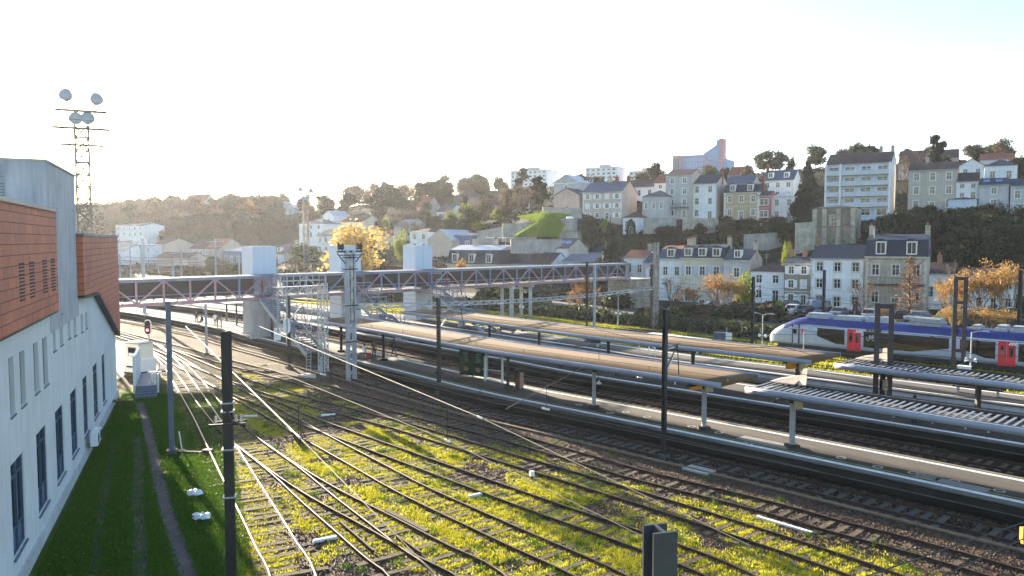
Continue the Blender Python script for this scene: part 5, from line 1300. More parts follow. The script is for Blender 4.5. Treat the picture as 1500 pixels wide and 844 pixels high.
tpoly('side_window', [(X(1410.5),1.72),(X(1410.5),2.6),(X(1463),2.6),(X(1463),1.05),(X(1448),1.05)], t_glass)
tpoly('side_window', [(X(1497),1.0),(X(1497),2.6),(TL-.5,2.6),(TL-.5,1.0)], t_glass)
for a, b in ((1244,1264),(1467,1493)):
    xa, xb = X(a), X(b); xm = (xa+xb)/2
    for (p, q) in ((xa, xm-.02), (xm+.02, xb)):
        d_ = tbox('door', p, q, .5, 2.72, t_red, tr, .03)
        c = (p+q)/2; w_ = (q-p)*.25
        MB().ext([(c+w_*math.cos(2*math.pi*i/14), yS+TS*.034, 1.85+.52*math.sin(2*math.pi*i/14)) for i in range(14)], (0,TS*.012,0)).build('pane', t_glass, d_)
    for k in range(3):
        x_ = xm+.12+k*(xb-xm)*.3
        tpoly('white_stripe', [(x_,2.42),(x_+.14,2.42),(x_+.30,2.68),(x_+.14,2.68)], white, .04)
text('train_lettering', 'La Région', .26, white, tr, (X(1283), yS+TS*.03, 2.78), (R(90),0,0 if TS < 0 else math.pi), .002)
tbox('sign_band', X(1272), X(1294), 2.64, 2.92, t_glass, tr, .014)
# bicycle pictogram on the window
def ring(cx, cz, r, name, parent):
    mb = MB(); k = 16
    pts_ = [(cx+r*math.cos(2*math.pi*i/k), yS+TS*.03, cz+r*math.sin(2*math.pi*i/k)) for i in range(k+1)]
    return mb.tube(pts_, .022, 4)
bx = X(1279); mb = MB()
for dx in (-.27,.27): mb.tube([(bx+dx+.19*math.cos(2*math.pi*i/16), yS+TS*.03, 1.92+.19*math.sin(2*math.pi*i/16)) for i in range(17)], .022, 4)
yy = yS+TS*.03
for a, b in (((-.27,1.92),(-.1,2.18)),((-.1,2.18),(.17,2.18)),((.17,2.18),(.27,1.92)),((-.27,1.92),(0,1.92)),((0,1.92),(-.1,2.18)),((0,1.92),(.17,2.18)),((-.18,2.22),(-.02,2.22)),((.17,2.18),(.15,2.28)),((.15,2.28),(.26,2.28))): mb.bar((bx+a[0],yy,a[1]),(bx+b[0],yy,b[1]),.035)
mb.build('bicycle_sign', white, tr)
MB().b6(1.2, TL, min(yS*.2,yS*.93), max(yS*.2,yS*.93), .12, .56).build('underframe', t_under, tr)
for x_ in (4.0, 6.8, 21.5, 24.0, 39.5, 42.0):
    o = MB().lathe((0,0,0),[(0,0),(.42,0),(.45,.1),(0,.11)],18).build('wheel', t_under, tr, loc=(x_, yS*.8, .30)); o.rotation_euler = (R(-90*TS),0,0)
def roofbox(u0, u1, h, mat, w=1.5): 
    x0, x1 = X(u0), X(u1); mb = MB().b6(x0, x1, -w/2-.2, w/2+.2, 3.55, 3.62+h*.5).b6(x0+.15, x1-.15, -w/2, w/2, 3.62+h*.5, 3.65+h)
    k = int((x1-x0)/1.1)
    for i in range(k): mb.b6(x0+.3+i*1.1, x0+.36+i*1.1, -w/2-.25, w/2+.25, 3.6, 3.68+h*.5)
    return mb.build('roof_unit', mat, tr)
roofbox(1180, 1212, .42, t_roof, 1.7); roofbox(1220, 1232, .3, steel_gr); roofbox(1232, 1262, .34, t_roof); roofbox(1267, 1300, .45, t_roof)
roofbox(1333, 1379, .62, steel_gr, 1.7); roofbox(1422, 1436, .3, steel_gr); roofbox(1459, 1477, .45, t_roof); roofbox(1482, 1520, .45, t_roof)
MB().b6(X(1398), X(1405), -1.40, 1.40, .6, 3.5).build('gangway', black, tr)
for q in (0,): 
    o = MB().box((.25, yS*.35, 1.0),(.18,.35,.16)).build('headlight', white, tr)
# ---------------------------------------------------------------- platform furniture
def pf(name, x, y, z, rz, label, cat, group=None): return empty(name, (x,y,z), rz, label, cat, group)
RP = -.80
x, y = G(692, 552, .9); t = pf('poster_shelter', x, y, .9, -.62, 'glass shelter wall with two dark green posters on the front platform', 'poster case')
pg = M('dark_green_poster', (.012,.05,.035), .25, .15, 2); py = M('yellow_poster_blob', (.22,.19,.06), .4, .2, 4); pt = M('teal_poster_text', (.08,.30,.28), .4, .1, 4)
for k, xx in enumerate((-.62,.62)):
    p = MB().box((xx,0,1.15),(1.16,.08,2.1)).build('poster', pg, t)
    mb = MB()
    for q in range(6): mb.box((xx+random.uniform(-.1,.1),-.05,1.25+q*.13),(random.uniform(.25,.6),.012,.06))
    mb.build('poster_lettering', pt, p)
    cx_, n_ = xx, 12
    MB().ext([(xx+(.3+.05*math.sin(5*i))*math.cos(2*math.pi*i/n_), -.045, .62+(.2+.04*math.cos(3*i))*math.sin(2*math.pi*i/n_)) for i in range(n_)][::-1], (0,-.012,0)).build('poster_picture', py, p)
MB().box((1.36,.1,1.2),(.1,.3,2.3)).build('side_frame', steel_lt, t); MB().box((.0,.3,2.4),(2.9,1.8,.1)).build('roof', steel_dk, t)
for xx in (-1.26,0,1.26): MB().box((xx,0,1.2),(.07,.12,2.4)).build('post', steel_dk, t)
x, y = G(723, 560, .9); t = pf('leaning_frame', x, y, .9, -.62, 'white tubular leaning frame with slats on the front platform', 'bench')
for s in (-.85,.85): MB().box((s,0,1.0),(.13,.13,2.0)).build('post', white, t)
mb = MB()
for k in range(4): mb.box((0,-.02-k*.1,.95+.02*k),(1.7,.07,.04))
mb.box((0,0,1.95),(1.7,.07,.05)); mb.build('slat', white, t)
x, y = G(752, 568, .9); tag(MB().box((0,0,.55),(.5,.4,1.1)).box((0,0,1.12),(.54,.44,.05)).build('litter_bin', M('pinkish_bin',(.38,.22,.2),.6,.15,2), None, loc=(x+.45,y-.1,.9), rz=RP), 'square pinkish bin beside the column on the front platform', 'bin')
def bench(u, o, z, lab, L_=2.0, mat=black):
    q, d = at_u(u, o); t = pf('platform_bench', q[0], q[1], z, math.atan2(d[1], d[0]), lab, 'bench', 'dark benches on the far platforms')
    MB().box((0,0,.45),(L_,.45,.08)).build('seat', mat, t); MB().box((0,.24,.8),(L_,.06,.6)).build('backrest', mat, t)
    for s in (-.4,.4): MB().box((s*L_,0,.2),(.08,.4,.42)).build('leg', steel_gr, t)
bench(868, 24.4, .9, 'dark bench on the third platform under the far canopy'); bench(1439, 25.2, .9, 'long dark bench at the right of the third platform', 3.2)
bench(1345, 13.2, .9, 'dark bench on the second platform below the slatted roof', 2.8); bench(742, 24.6, .9, 'dark bench on the third platform near the right staircase', 3)
bench(830, 15.2, .9, 'dark bench half hidden below the front canopy', 2.4)
for (u, o, lab) in ((945,24.2,'first white frame on the third platform behind the dark kerb mast'),(968,24.2,'second white frame on the third platform beside the dark kerb mast'),(1001,13.0,'white tubular frame under the far canopy'),(1440,13.1,'white hoop frame under the right slatted roof')):
    q, d = at_u(u, o); t = pf('tubular_frame', q[0], q[1], .9, math.atan2(d[1], d[0]), lab, 'frame', 'white tubular frames')
    for s in (-.6,.6): MB().box((s,0,.5),(.09,.09,1.0)).build('post', white, t)
    MB().box((0,0,.98),(1.3,.09,.08)).build('top_rail', white, t)
def lamp(u, o, h, lab, two=True, z0=.9, sp=True):
    q, d = at_u(u, o); t = pf('platform_lamp', q[0], q[1], z0, math.atan2(d[1], d[0])+.0, lab, 'lamp post', 'grey lamp posts')
    MB().tube([(0,0,0),(0,0,h)], .07, 8, r1=.05).build('pole', steel_lt, t)
    for s in ((-1,1) if two else (1,)):
        MB().tube([(0,0,h-.05),(s*.5,0,h+.12),(s*.8,0,h+.15)], .035, 6).build('arm', steel_lt, t); MB().box((s*1.05,0,h+.15),(.6,.2,.1),0,0,.8).build('lamp_head', steel_lt, t)
    if sp:
        for s in (-1,1):
            o_ = MB().lathe((0,0,0),[(.05,0),(.09,.1),(.22,.3),(.20,.31)],10).build('loudspeaker', white, t, loc=(s*.12,0,h*.42)); o_.rotation_euler = (0,R(80*s),0)
lamp(906, 46.5, 4.4, 'double headed lamp post on the lit grass in front of the abutment', True, 0)
lamp(1119, 40.5, 4.0, 'lamp post with two loudspeakers left of the train nose', True, 0)
lamp(1427, 36.5, 4.2, 'single headed lamp post with loudspeakers in front of the train', False, 0)
lamp(764, 45, 3.8, 'thin lamp post on the lit grass under the footbridge', False, 0); lamp(752, 45, 4.4, 'slim grey pole on the lit grass under the footbridge', False, 0, False)
lamp(1180, 36.0, 3.2, 'T shaped post with two number plates in front of the train cab', True, 0, False)
q = at_u(1066, 36.0)[0]; t = pf('blue_sign_box', q[0], q[1], 0, -.5, 'dark blue box with a white number plate on a post behind the far canopy', 'sign'); MB().box((0,0,1.4),(.1,.1,2.8)).build('post', steel_gr, t); MB().box((-.7,0,1.9),(1.3,.5,.7)).build('box', frame_m, t); MB().box((.25,-.1,1.9),(.7,.06,.75)).build('plate', white, t)
q, d = at_u(990, 33.0); tag(MB().box((0,0,1.55),(8.0,2.2,.16)).box((-3,0,.8),(.15,.15,1.5)).box((3,0,.8),(.15,.15,1.5)).build('flat_shelter_roof', white, None, loc=(q[0],q[1],0), rz=math.atan2(d[1],d[0])), 'long flat white shelter roof behind the far canopy', 'shelter')
q, d = at_u(1418, 36.2); tag(MB().box((0,0,.6),(.9,.6,1.2)).box((0,0,1.24),(1.0,.7,.08)).box((.15,-.31,.6),(.5,.02,.9),1).build('equipment_cabinet', [white, steel_gr], None, loc=(q[0],q[1],0), rz=math.atan2(d[1],d[0])), 'white equipment cabinet beside the lamp post in front of the train', 'cabinet')
# hanging canopy lamps
for (u, v, lab) in ((877,560,'small hanging lamp on a rod before the front canopy column'),(937,551,'small hanging lamp on a rod at the middle of the front canopy edge')):
    x, y = G(u, v, 2.6); t = pf('hanging_lamp', x, y, 2.6, 0, lab, 'lamp', 'hanging lamps of the front canopy'); MB().tube([(0,0,.1),(0,0,2.2)], .02, 5).build('rod', steel_dk, t); MB().lathe((0,0,-.12),[(.03,.26),(.06,.2),(.2,.05),(.18,0)],10).build('lamp_shade', white, t)
# ---------------------------------------------------------------- people
skinm = M('skin', (.50,.33,.25), .6, .05, 4); hairm = M('dark_hair', (.02,.015,.012), .6, .2, 6)
cloth = {k: M('cloth_'+k, c, .85, .12, 5) for k, c in dict(black=(.02,.02,.024), navy=(.025,.035,.07), brown=(.10,.06,.035), white=(.66,.66,.64), red=(.30,.04,.05), grey=(.14,.14,.15), jeans=(.05,.08,.15)).items()}
def body_mesh(pose):
    J = {'pelvis':(0,0,.93),'belly':(0,0,1.08),'chest':(0,-.01,1.30),'neck':(0,0,1.47),'head0':(0,-.02,1.56),'head1':(0,-.03,1.66)}
    E_ = [('pelvis','belly'),('belly','chest'),('chest','neck'),('neck','head0'),('head0','head1')]; Rr = {'pelvis':(.155,.12),'belly':(.14,.11),'chest':(.165,.12),'neck':(.06,.06),'head0':(.085,.095),'head1':(.08,.095)}
    for s, nm in ((-1,'a'),(1,'b')):
        fw = pose.get('stride', 0)*s
        if pose.get('sit'):
            hip = (s*.10,0,.52); kn = (s*.12,-.42,.50); an = (s*.12,-.42,.08); toe = (s*.13,-.58,.04)
        else:
            hip = (s*.10,0,.86); kn = (s*.11,-.12*fw-.02,.48); an = (s*.11,-.22*fw+.02,.08); toe = (s*.13,-.22*fw-.14,.04)
        sh = (s*.19,0,1.40); el = (s*.25,.02+.1*fw,1.13); wr = (s*.25,-.08+.1*fw,.90); ha = (s*.24,-.11+.1*fw,.80)
        if pose.get('bent') and s > 0: wr = (s*.18,-.26,1.13); ha = (s*.12,-.34,1.16)
        for k, p, r in (('hip',hip,.095),('knee',kn,.065),('ankle',an,.045),('toe',toe,.04),('sh',sh,.065),('elb',el,.048),('wri',wr,.036),('hand',ha,.04)): J[k+nm] = p; Rr[k+nm] = (r,r)
        E_ += [('pelvis','hip'+nm),('hip'+nm,'knee'+nm),('knee'+nm,'ankle'+nm),('ankle'+nm,'toe'+nm),('chest','sh'+nm),('sh'+nm,'elb'+nm),('elb'+nm,'wri'+nm),('wri'+nm,'hand'+nm)]
    if pose.get('sit'):
        for k in ('pelvis','belly','chest','neck','head0','head1','sha','elba','wria','handa','shb','elbb','wrib','handb'): p = J[k]; J[k] = (p[0],p[1],p[2]-.38)
    ks = list(J); me = bpy.data.meshes.new('skel'); me.from_pydata([J[k] for k in ks], [(ks.index(a), ks.index(b)) for a, b in E_], [])
    o = bpy.data.objects.new('skel', me); col.objects.link(o)
    o.modifiers.new('s', 'SKIN'); sv = me.skin_vertices[0].data
    for i, k in enumerate(ks): sv[i].radius = Rr[k]; sv[i].use_root = (i == 0)
    ss = o.modifiers.new('u', 'SUBSURF'); ss.levels = 1; ss.render_levels = 1
    dg = bpy.context.evaluated_depsgraph_get(); m2 = bpy.data.meshes.new_from_object(o.evaluated_get(dg)); bpy.data.objects.remove(o); 
    return m2
POSES = {'stand':body_mesh({}), 'walk':body_mesh({'stride':.9}), 'bent':body_mesh({'bent':1,'stride':.2}), 'sit':body_mesh({'sit':1})}
def person(x, y, z, rz, pose, top, leg, label, group=None, s=1.0):
    t = empty('person', (x,y,z), rz, label, 'person', group); t.scale = (s,s,s)
    me = POSES[pose].copy(); me.materials.clear()
    for m_ in (cloth[top], cloth[leg], skinm, black): me.materials.append(m_)
    dz = -.38 if pose == 'sit' else 0
    for p in me.polygons:
        c = p.center; zz = c.z-dz
        p.material_index = 2 if (zz > 1.47 or (zz < .84 and abs(c.x) > .19 and pose != 'sit')) else (0 if zz > .90 else (3 if c.z < .09 else 1)); p.use_smooth = True
    link('body', me, t)
    hz_ = 1.66+dz
    mb = MB().lathe((0,-.015,hz_-.07),[(.06,-.08),(.10,-.02),(.108,.05),(.09,.12),(.05,.155),(0,.165)],12); mb.build('hair', hairm, t, smooth=True)
    MB().box((0,-.125,hz_-.05),(.028,.035,.04)).build('nose', skinm, t)
    return t
ppl = [(288,474,'stand','black','black',.3,'person in black standing alone at the edge of the left waiting group'),(296,476,'sit','navy','black',-.5,'person in dark blue sitting hunched in the left waiting group'),
       (315,478,'stand','white','jeans',.8,'person in a white jacket standing in the left waiting group'),(319,480,'bent','brown','black',-.9,'person in brown leaning over luggage in the left waiting group'),(324,481,'stand','grey','black',2.0,'person in grey at the right of the left waiting group'),
       (534,524,'sit','white','grey',-.6,'person in white sitting on the front platform beside the grey twin mast'),(548,525,'stand','brown','black',.4,'person in dark brown standing next to the sitting one'),(577,523,'walk','black','jeans',1.2,'person in black walking alone under the front canopy'),
       (757,570,'bent','black','brown',-.7,'person with dark hair standing beside the pinkish bin'),(424-17,470,'walk','navy','black',.5,'person coming down near the first staircase')]
for u, v, po, a, b, rz, lab in ppl:
    x, y = G(u, v, .9); person(x, y, .9, rz, po, a, b, lab)
for u, o, a, lab in ((822,12.4,'black','person on the second platform, only the head showing over the front canopy'),(905,12.6,'brown','person in brown on the second platform behind the front canopy roof'),(1346,12.4,'black','person on the second platform behind the slatted roof')):
    q = on_off(u, o); person(q[0], q[1], .9, .4, 'stand', a, 'black', lab)
x, y = G(540, 524, .9); tag(MB().box((0,0,.28),(.5,.32,.5)).bar((-.1,0,.53),(-.1,0,.66),.03).bar((.1,0,.53),(.1,0,.66),.03).bar((-.1,0,.66),(.1,0,.66),.03).build('suitcase', cloth['red'], None, loc=(x,y-.3,.9), rz=.3), 'dark red suitcase between the two waiting people', 'suitcase')
# ---------------------------------------------------------------- houses
sm_dark = M('dark_rubble_stone', (.26,.215,.165), .95, .45, .9, bump=.6, streak=.5)
ROOFM = {'slate':slate,'slate_b':slate_b,'tile':tile,'tile_br':tile_br,'zinc':zinc,'mansard':slate,'mansard_red':tile,'flat':zinc}
WCACHE = {}
def win_mesh(w, h, shut, far):
    key = (round(w,1), round(h,1), far)
    if key in WCACHE: return WCACHE[key]
    w, h = key[0], key[1]; fr = .09
    f = MB()
    for x in (-w/2+fr/2, w/2-fr/2): f.b6(x-fr/2, x+fr/2, .10, .17, 0, h)
    for z in (fr/2, h-fr/2): f.b6(-w/2+fr, w/2-fr, .10, .17, z-fr/2, z+fr/2)
    f.b6(-.04, .04, .105, .165, fr, h-fr)
    if h > 1.2: f.b6(-w/2+fr, w/2-fr, .11, .16, h*.6, h*.6+.05)
    f.b6(-w/2-.14, w/2+.14, -.10, .10, -.12, -.003, 1)          # sill
    f.b6(-w/2-.16, -w/2-.003, -.045, .02, -.003, h+.15, 1); f.b6(w/2+.003, w/2+.16, -.045, .02, -.003, h+.15, 1); f.b6(-w/2-.003, w/2+.003, -.045, .02, h+.003, h+.15, 1)
    fm_ = f.mesh('window', [trim_w, stone_t]); p = MB().b6(-w/2, w/2, .16, .19, 0, h).mesh('pane', [pane])
    fm2 = fm_.copy(); fm2.materials.clear(); fm2.materials.append(trim_w); fm2.materials.append(trim_w)
    s = MB(); 
    s.b6(0, w*.48, -.05, -.005, 0, h)
    for k in range(2): s.b6(.05, w*.48-.05, -.065, -.05, .08+k*h*.5, h*.5-.06+k*h*.5)
    sw = s.mesh('shutter', [shut_w]); sb = sw.copy(); sb.materials.clear(); sb.materials.append(shut_b)
    WCACHE[key] = (fm_, fm2, p, sw, sb); return WCACHE[key]
def holes_wall(w, h, holes, th=.2, gable=None):
    xs_ = sorted({0.0, w, *[a for q in holes for a in q[:2]]}); zs_ = sorted({-3.0, h, *[a for q in holes for a in q[2:]]})
    mb = MB()
    for i in range(len(xs_)-1):
        for j in range(len(zs_)-1):
            cx, cz = (xs_[i]+xs_[i+1])/2, (zs_[j]+zs_[j+1])/2
            if any(a < cx < b and c < cz < d for a,b,c,d in holes): continue
            mb.quad((xs_[i],0,zs_[j]),(xs_[i+1],0,zs_[j]),(xs_[i+1],0,zs_[j+1]),(xs_[i],0,zs_[j+1]))
    for a,b,c,d in holes:
        mb.quad((a,0,c),(b,0,c),(b,th,c),(a,th,c)); mb.quad((a,0,d),(a,th,d),(b,th,d),(b,0,d)); mb.quad((a,0,c),(a,th,c),(a,th,d),(a,0,d)); mb.quad((b,0,c),(b,0,d),(b,th,d),(b,th,c))
    if gable: mb.add([(0,0,h),(w,0,h),(w/2,0,gable)], [(0,1,2)])
    return mb
def chimney(t, x, y, z0, z1, m, pots=2):
    mb = MB().b6(x-.35, x+.35, y-.55, y+.55, z0, z1).b6(x-.42, x+.42, y-.62, y+.62, z1, z1+.12)
    for k in range(pots): mb.add(*tubev(x, y-.3+.6*k/max(1,pots-1), z1+.12, z1+.55, .13), 1)
    mb.build('chimney', [wallc.get(m, tile), tile], t)
def tubev(x, y, z0, z1, r, n=8):
    v = [(x+r*math.cos(2*math.pi*i/n), y+r*math.sin(2*math.pi*i/n), z) for z in (z0, z1) for i in range(n)]
    return v, [(i,(i+1)%n,n+(i+1)%n,n+i) for i in range(n)]+[tuple(n+i for i in range(n))]
def dormer(t, x, z, y, w, h, pitchy, roofm):
    d = MB(); d.b6(x-w/2, x-w/2+.16, y, y+1.6, z, z+h); d.b6(x+w/2-.16, x+w/2, y, y+1.6, z, z+h); d.b6(x-w/2+.16, x+w/2-.16, y, y+1.6, z, z+.16); d.b6(x-w/2+.16,x+w/2-.16,y,y+1.6,z+h-.22,z+h)
    o = d.build('dormer', trim_w, t)
    MB().b6(x-w/2+.16, x+w/2-.16, y+.10, y+.16, z+.16, z+h-.22).build('pane', pane, o)
    MB().b6(x-.03, x+.03, y+.05, y+.098, z+.16, z+h-.22).build('mullion', trim_w, o)
    rf = MB(); k = 7; pts = [(x+(w/2+.12)*math.cos(math.pi*i/k), z+h+.003+.42*math.sin(math.pi*i/k)) for i in range(k+1)]
    rf.ext([(a, y-.08, b) for a, b in pts][::-1], (0,1.9,0)); rf.build('dormer_roof', roofm, o)
for (label,u0,u1,vr,ve,vb,Y,wall,roof,cols,rows,k) in HOUSES:
    uc = (u0+u1)/2; x, y, z = D(uc, vb, Y)
    ang = R(A0); gf = k.get('gfront')
    if gf: ang = R(A0)
    c, s = math.cos(ang), math.sin(ang)
    sol = lambda u: ((((u-750)/FPX)*y-x)/(c+((u-750)/FPX)*s))
    s0, s1 = sol(u0), sol(u1); w = s1-s0; dep = k.get('dep', 10)
    he = D(uc, ve, Y)[2]-z; hr = D(uc, vr, Y+(0 if k.get('flat') or gf else dep*.42))[2]-z
    hr = max(hr, he+.25)
    if roof.startswith('mansard') and k.get('mans'): he = D(uc, k['mans'], Y)[2]-z
    t = empty('block_of_flats' if k.get('flat') or k.get('balc',0) > 1 else ('chapel' if k.get('ruin') else 'house'), (x+s0*c, y-s0*s, z), -ang, label, 'house' if not (k.get('flat') or k.get('balc',0) > 1) else 'flats')
    wm = sm_dark if k.get('ruin') else wallc[wall]; sm_ = wallc[k.get('side', wall)]; rm = ROOFM[roof]; far = Y > 240
    # windows
    holes = []; wl = []
    if not k.get('blank') and not k.get('ruin'):
        hf = he/rows; ww = min(1.15, w/cols*.42) if not k.get('wide') else w*.7; wh = min(1.75, hf*.55)
        if k.get('flat'): ww = w/cols*.6; wh = hf*.5
        for r_ in range(rows):
            for q in range(cols):
                cx = w*(q+.5)/cols; z0 = hf*r_+(hf-wh)*.5
                if r_ == 0 and q == cols//2 and rows > 1 and not k.get('flat') and not k.get('wide'):
                    z0 = .05; w2, h2 = ww, min(2.1, hf*.75)
                else: w2, h2 = ww, wh
                if k.get('balc', 0) > 1: w2 = w/cols*.62; h2 = hf*.62; z0 = hf*r_+.35
                w2 = round(w2,1); h2 = round(h2,1)
                holes.append((cx-w2/2, cx+w2/2, z0, z0+h2)); wl.append((cx, z0, w2, h2, r_))
    if k.get('ruin'):
        holes.append((w*.5-.6, w*.5+.6, he-4.6, he-2.2)); wl.append((w*.5, he-4.6, 1.2, 2.4, 0))
    holes_wall(w, he, holes, .2, hr if gf else None).build('wall', wm, t)
    # side and back walls
    sd = MB()
    apex = None if (k.get('roofn') == 'hip' or k.get('flat') or gf or roof.startswith('mansard') or k.get('ruin')) else hr
    for xx, o_ in ((w, 1), (0, -1)):
        q = [(xx,0,-3),(xx,dep,-3),(xx,dep,he),(xx,0,he)]; sd.quad(*(q if o_ > 0 else q[::-1]))
        if apex:
            tri = [(xx,0,he),(xx,dep,he),(xx,dep/2,hr)]; sd.add(tri if o_ > 0 else tri[::-1], [(0,1,2)])
    sd.quad((w,dep,-3),(0,dep,-3),(0,dep,he),(w,dep,he))
    if gf: sd.add([(w,dep,he),(0,dep,he),(w/2,dep,hr)], [(0,1,2)])
    sd.build('side_wall', sm_, t)
    # a pair of windows on the gable side of the nearer houses
    if not k.get('blank') and Y < 235 and not k.get('flat') and apex and random.random() < .45:
        ws = win_mesh(.7, 1.1, None, far)
        o = link('window', ws[0], t, (w+.002, dep*.5, he*.62), R(90)); o2 = link('pane', ws[2], o); o2.location = (0,-.14,0); o.scale = (1,.3,1)
    # roof
    ov = .28; th = .16
    if roof.startswith('mansard'):
        zm = D(uc, k['mans'], Y)[2]-z if k.get('mans') else he+(hr-he)*.6
        ztop = max(hr, zm+2.6)
        # k['mans'] is where the wall ends: steep slope from there to the break
        zb0 = zm; zb1 = zm+(ztop-zm)*.74; ins = 1.1
        if zb1 < zb0+1: zb1 = zb0+1.5
        # the wall above 'mans' is covered by the slope: build slope proud of it
        rf = MB(); P0 = [(-.15,-.25,zb0),(w+.15,-.25,zb0),(w+.15,dep+.25,zb0),(-.15,dep+.25,zb0)]; P1 = [(.02,ins,zb1),(w-.02,ins,zb1),(w-.02,dep-ins,zb1),(.02,dep-ins,zb1)]
        P2 = [(.05,dep/2,ztop),(w-.05,dep/2,ztop)]
        rf.add(P0+P1, [(0,1,5,4),(1,2,6,5),(2,3,7,6),(3,0,4,7)])
        rm2 = {'mansard_red':slate_b}.get(roof, slate)
        top_m = tile if roof == 'mansard_red' else (zinc if k.get('ztop') else slate)
        rf.add(P1+P2, [(0,1,5,4),(1,2,5),(2,3,4,5),(3,0,4)], 1)
        rf.build('roof', [rm2, top_m], t)
        cm = MB().b6(-.2, w+.2, -.38, -.02, zb0-.22, zb0-.003); cm.build('cornice', stone_t, t)
        for q in range(k.get('dorm', 0)):
            cx = w*(q+.5)/k['dorm']; dormer(t, cx, zb0+.35, .12-.35, 1.5, min(2.1,(zb1-zb0)*.85), 0, slate)
        zroof = ztop
    elif k.get('flat'):
        MB().b6(-.3, w+.3, -.3, dep+.3, he+.003, he+.35).b6(w*.35, w*.6, dep*.3, dep*.7, he+.35, he+2.2).build('roof', [wallc['grey']], t); zroof = he
    elif k.get('roofn') == 'hip' or k.get('ruin'):
        r = min(dep/2, w/2)*.95; zr = max(hr, he+.4)
        P0 = [(-ov,-ov,he+.003),(w+ov,-ov,he+.003),(w+ov,dep+ov,he+.003),(-ov,dep+ov,he+.003)]; P1 = [(r,dep/2-.01,zr),(w-r,dep/2-.01,zr),(w-r,dep/2+.01,zr),(r,dep/2+.01,zr)]
        MB().add(P0+P1, [(3,2,1,0),(0,1,5,4),(1,2,6,5),(2,3,7,6),(3,0,4,7),(4,5,6,7)]).build('roof', rm, t); zroof = zr
    elif gf:
        rf = MB()
        for sgn in (0, 1):
            a = (-ov if sgn == 0 else w+ov); m_ = (he-(hr-he)*ov/(w/2))
            P = [(a,-ov,m_),(w/2,-ov,hr),(w/2,dep+ov,hr),(a,dep+ov,m_)]
            if sgn: P = P[::-1]
            P = [(p[0],p[1],p[2]+.02) for p in P]
            rf.add(P+[(p[0],p[1],p[2]+th) for p in P], [(0,1,2,3),(7,6,5,4),(0,4,5,1),(1,5,6,2),(2,6,7,3),(3,7,4,0)])
        rf.build('roof', rm, t); zroof = hr
    else:
        rf = MB(); sl = (hr-he)/(dep/2)
        for sgn in (0, 1):
            a = (-ov if sgn == 0 else dep+ov); za = he-sl*ov
            P = [(-.12,a,za),(w+.12,a,za),(w+.12,dep/2,hr),(-.12,dep/2,hr)]
            if sgn: P = P[::-1]
            P = [(p[0],p[1],p[2]+.02) for p in P]
            rf.add(P+[(p[0],p[1],p[2]+th) for p in P], [(3,2,1,0),(4,5,6,7),(0,1,5,4),(1,2,6,5),(2,3,7,6),(3,0,4,7)])
        r0 = rf.build('roof', rm, t); zroof = hr
        if Y < 260:
            MB().tube([(-.1,-ov-.06,he-sl*ov+.05),(w+.1,-ov-.06,he-sl*ov+.05)],.08,6).tube([(w-.15,-.1,he-.1),(w-.15,-.1,-.5)],.05,6).build('gutter', zinc, t)
        for q in range(k.get('dorm', 0)):
            cx = w*(q+.5)/k['dorm']; dormer(t, cx, he+(hr-he)*.22, dep*.06, 1.3, 1.5, 0, rm)
        for q in range(k.get('sky', 0)):
            cx = w*(q+.6)/(k['sky']+.4); f = .55; zc = he+(hr-he)*f+.23; yc = dep/2*f
            o = MB().box((0,0,0),(1.3,1.6,.08)).build('skylight', M('skylight_glass_%d'%int(cx*10),(.16,.24,.45),.15,.1,1), t, loc=(cx,yc,zc)); o.rotation_euler = (math.atan(sl),0,0)
    # windows as parts
    for i, (cx, z0, w2, h2, r_) in enumerate(wl):
        fmesh, fwh, pm, sw, sb = win_mesh(w2, h2, None, far)
        o = link('window', fmesh if k.get('trimc') == 'stone' else fwh, t, (cx, 0, z0)); link('pane', pm, o)
        if k.get('shut') and (r_ > 0 or random.random() < .5):
            sm = sw if k['shut'] == 'w' else sb
            if random.random() < .18:
                for q in (-1,1): link('shutter', sm, o, (-w2/2 if q < 0 else .02, .07, 0))
            else:
                link('shutter', sm, o, (-w2/2-w2*.48-.17, 0, 0)); link('shutter', sm, o, (w2/2+.17, 0, 0))
    # quoins, string courses
    if k.get('trimc'):
        tm = stone_t if k['trimc'] == 'stone' else trim_w; mb = MB()
        for xx in (0.0, w): 
            for q in range(int(he/.5)):
                ww_ = .5 if q % 2 else .34; mb.b6(xx-(.03 if xx == 0 else ww_), xx+(ww_ if xx == 0 else .03), -.05, .0, q*.5+.02, q*.5+.46)
        mb.build('quoins', tm, t)
    if Y < 240 and rows > 1 and not k.get('ruin'):
        MB().b6(-.02, w+.02, -.06, -.002, he/rows-.12, he/rows).b6(-.06, w+.06, -.10, -.002, he-.22, he-.02).build('string_course', stone_t if wall in ('stone','ochre','beige','cream') else trim_w, t)
    for (f, cm_) in k.get('chim', []): chimney(t, w*f, dep*.5, min(he, zroof-1.5), zroof+1.3, cm_)
    if k.get('ruin'):
        mb = MB()
        for q in range(4): xq = (.02,.27,.62,.98)[q]*w if q < 4 else w*.98; mb.b6(xq-.45, xq+.45, -.55, -.01, 0, he-.3)
        mb.b6(w*.5-1.0,w*.5-.62,-.3,-.01,he-4.8,he-1.9).b6(w*.5+.62,w*.5+1.0,-.3,-.01,he-4.8,he-1.9).b6(w*.5-1.1,w*.5+1.1,-.35,-.01,he-1.9,he-1.5); mb.b6(w+.01, w+.5, 1, 3, 0, he-.3).b6(w+.01, w+.5, 6, 8, 0, he-.3); mb.build('pilaster', wallc['stone'], t)
        MB().b6(-.6, w+.6, -.50, -.03, -3, he*.5).b6(-.3, w+.3, -.62, -.02, he*.5, he*.5+.25).build('lower_wall', sm_dark, t)
    nb = k.get('balc', 0)
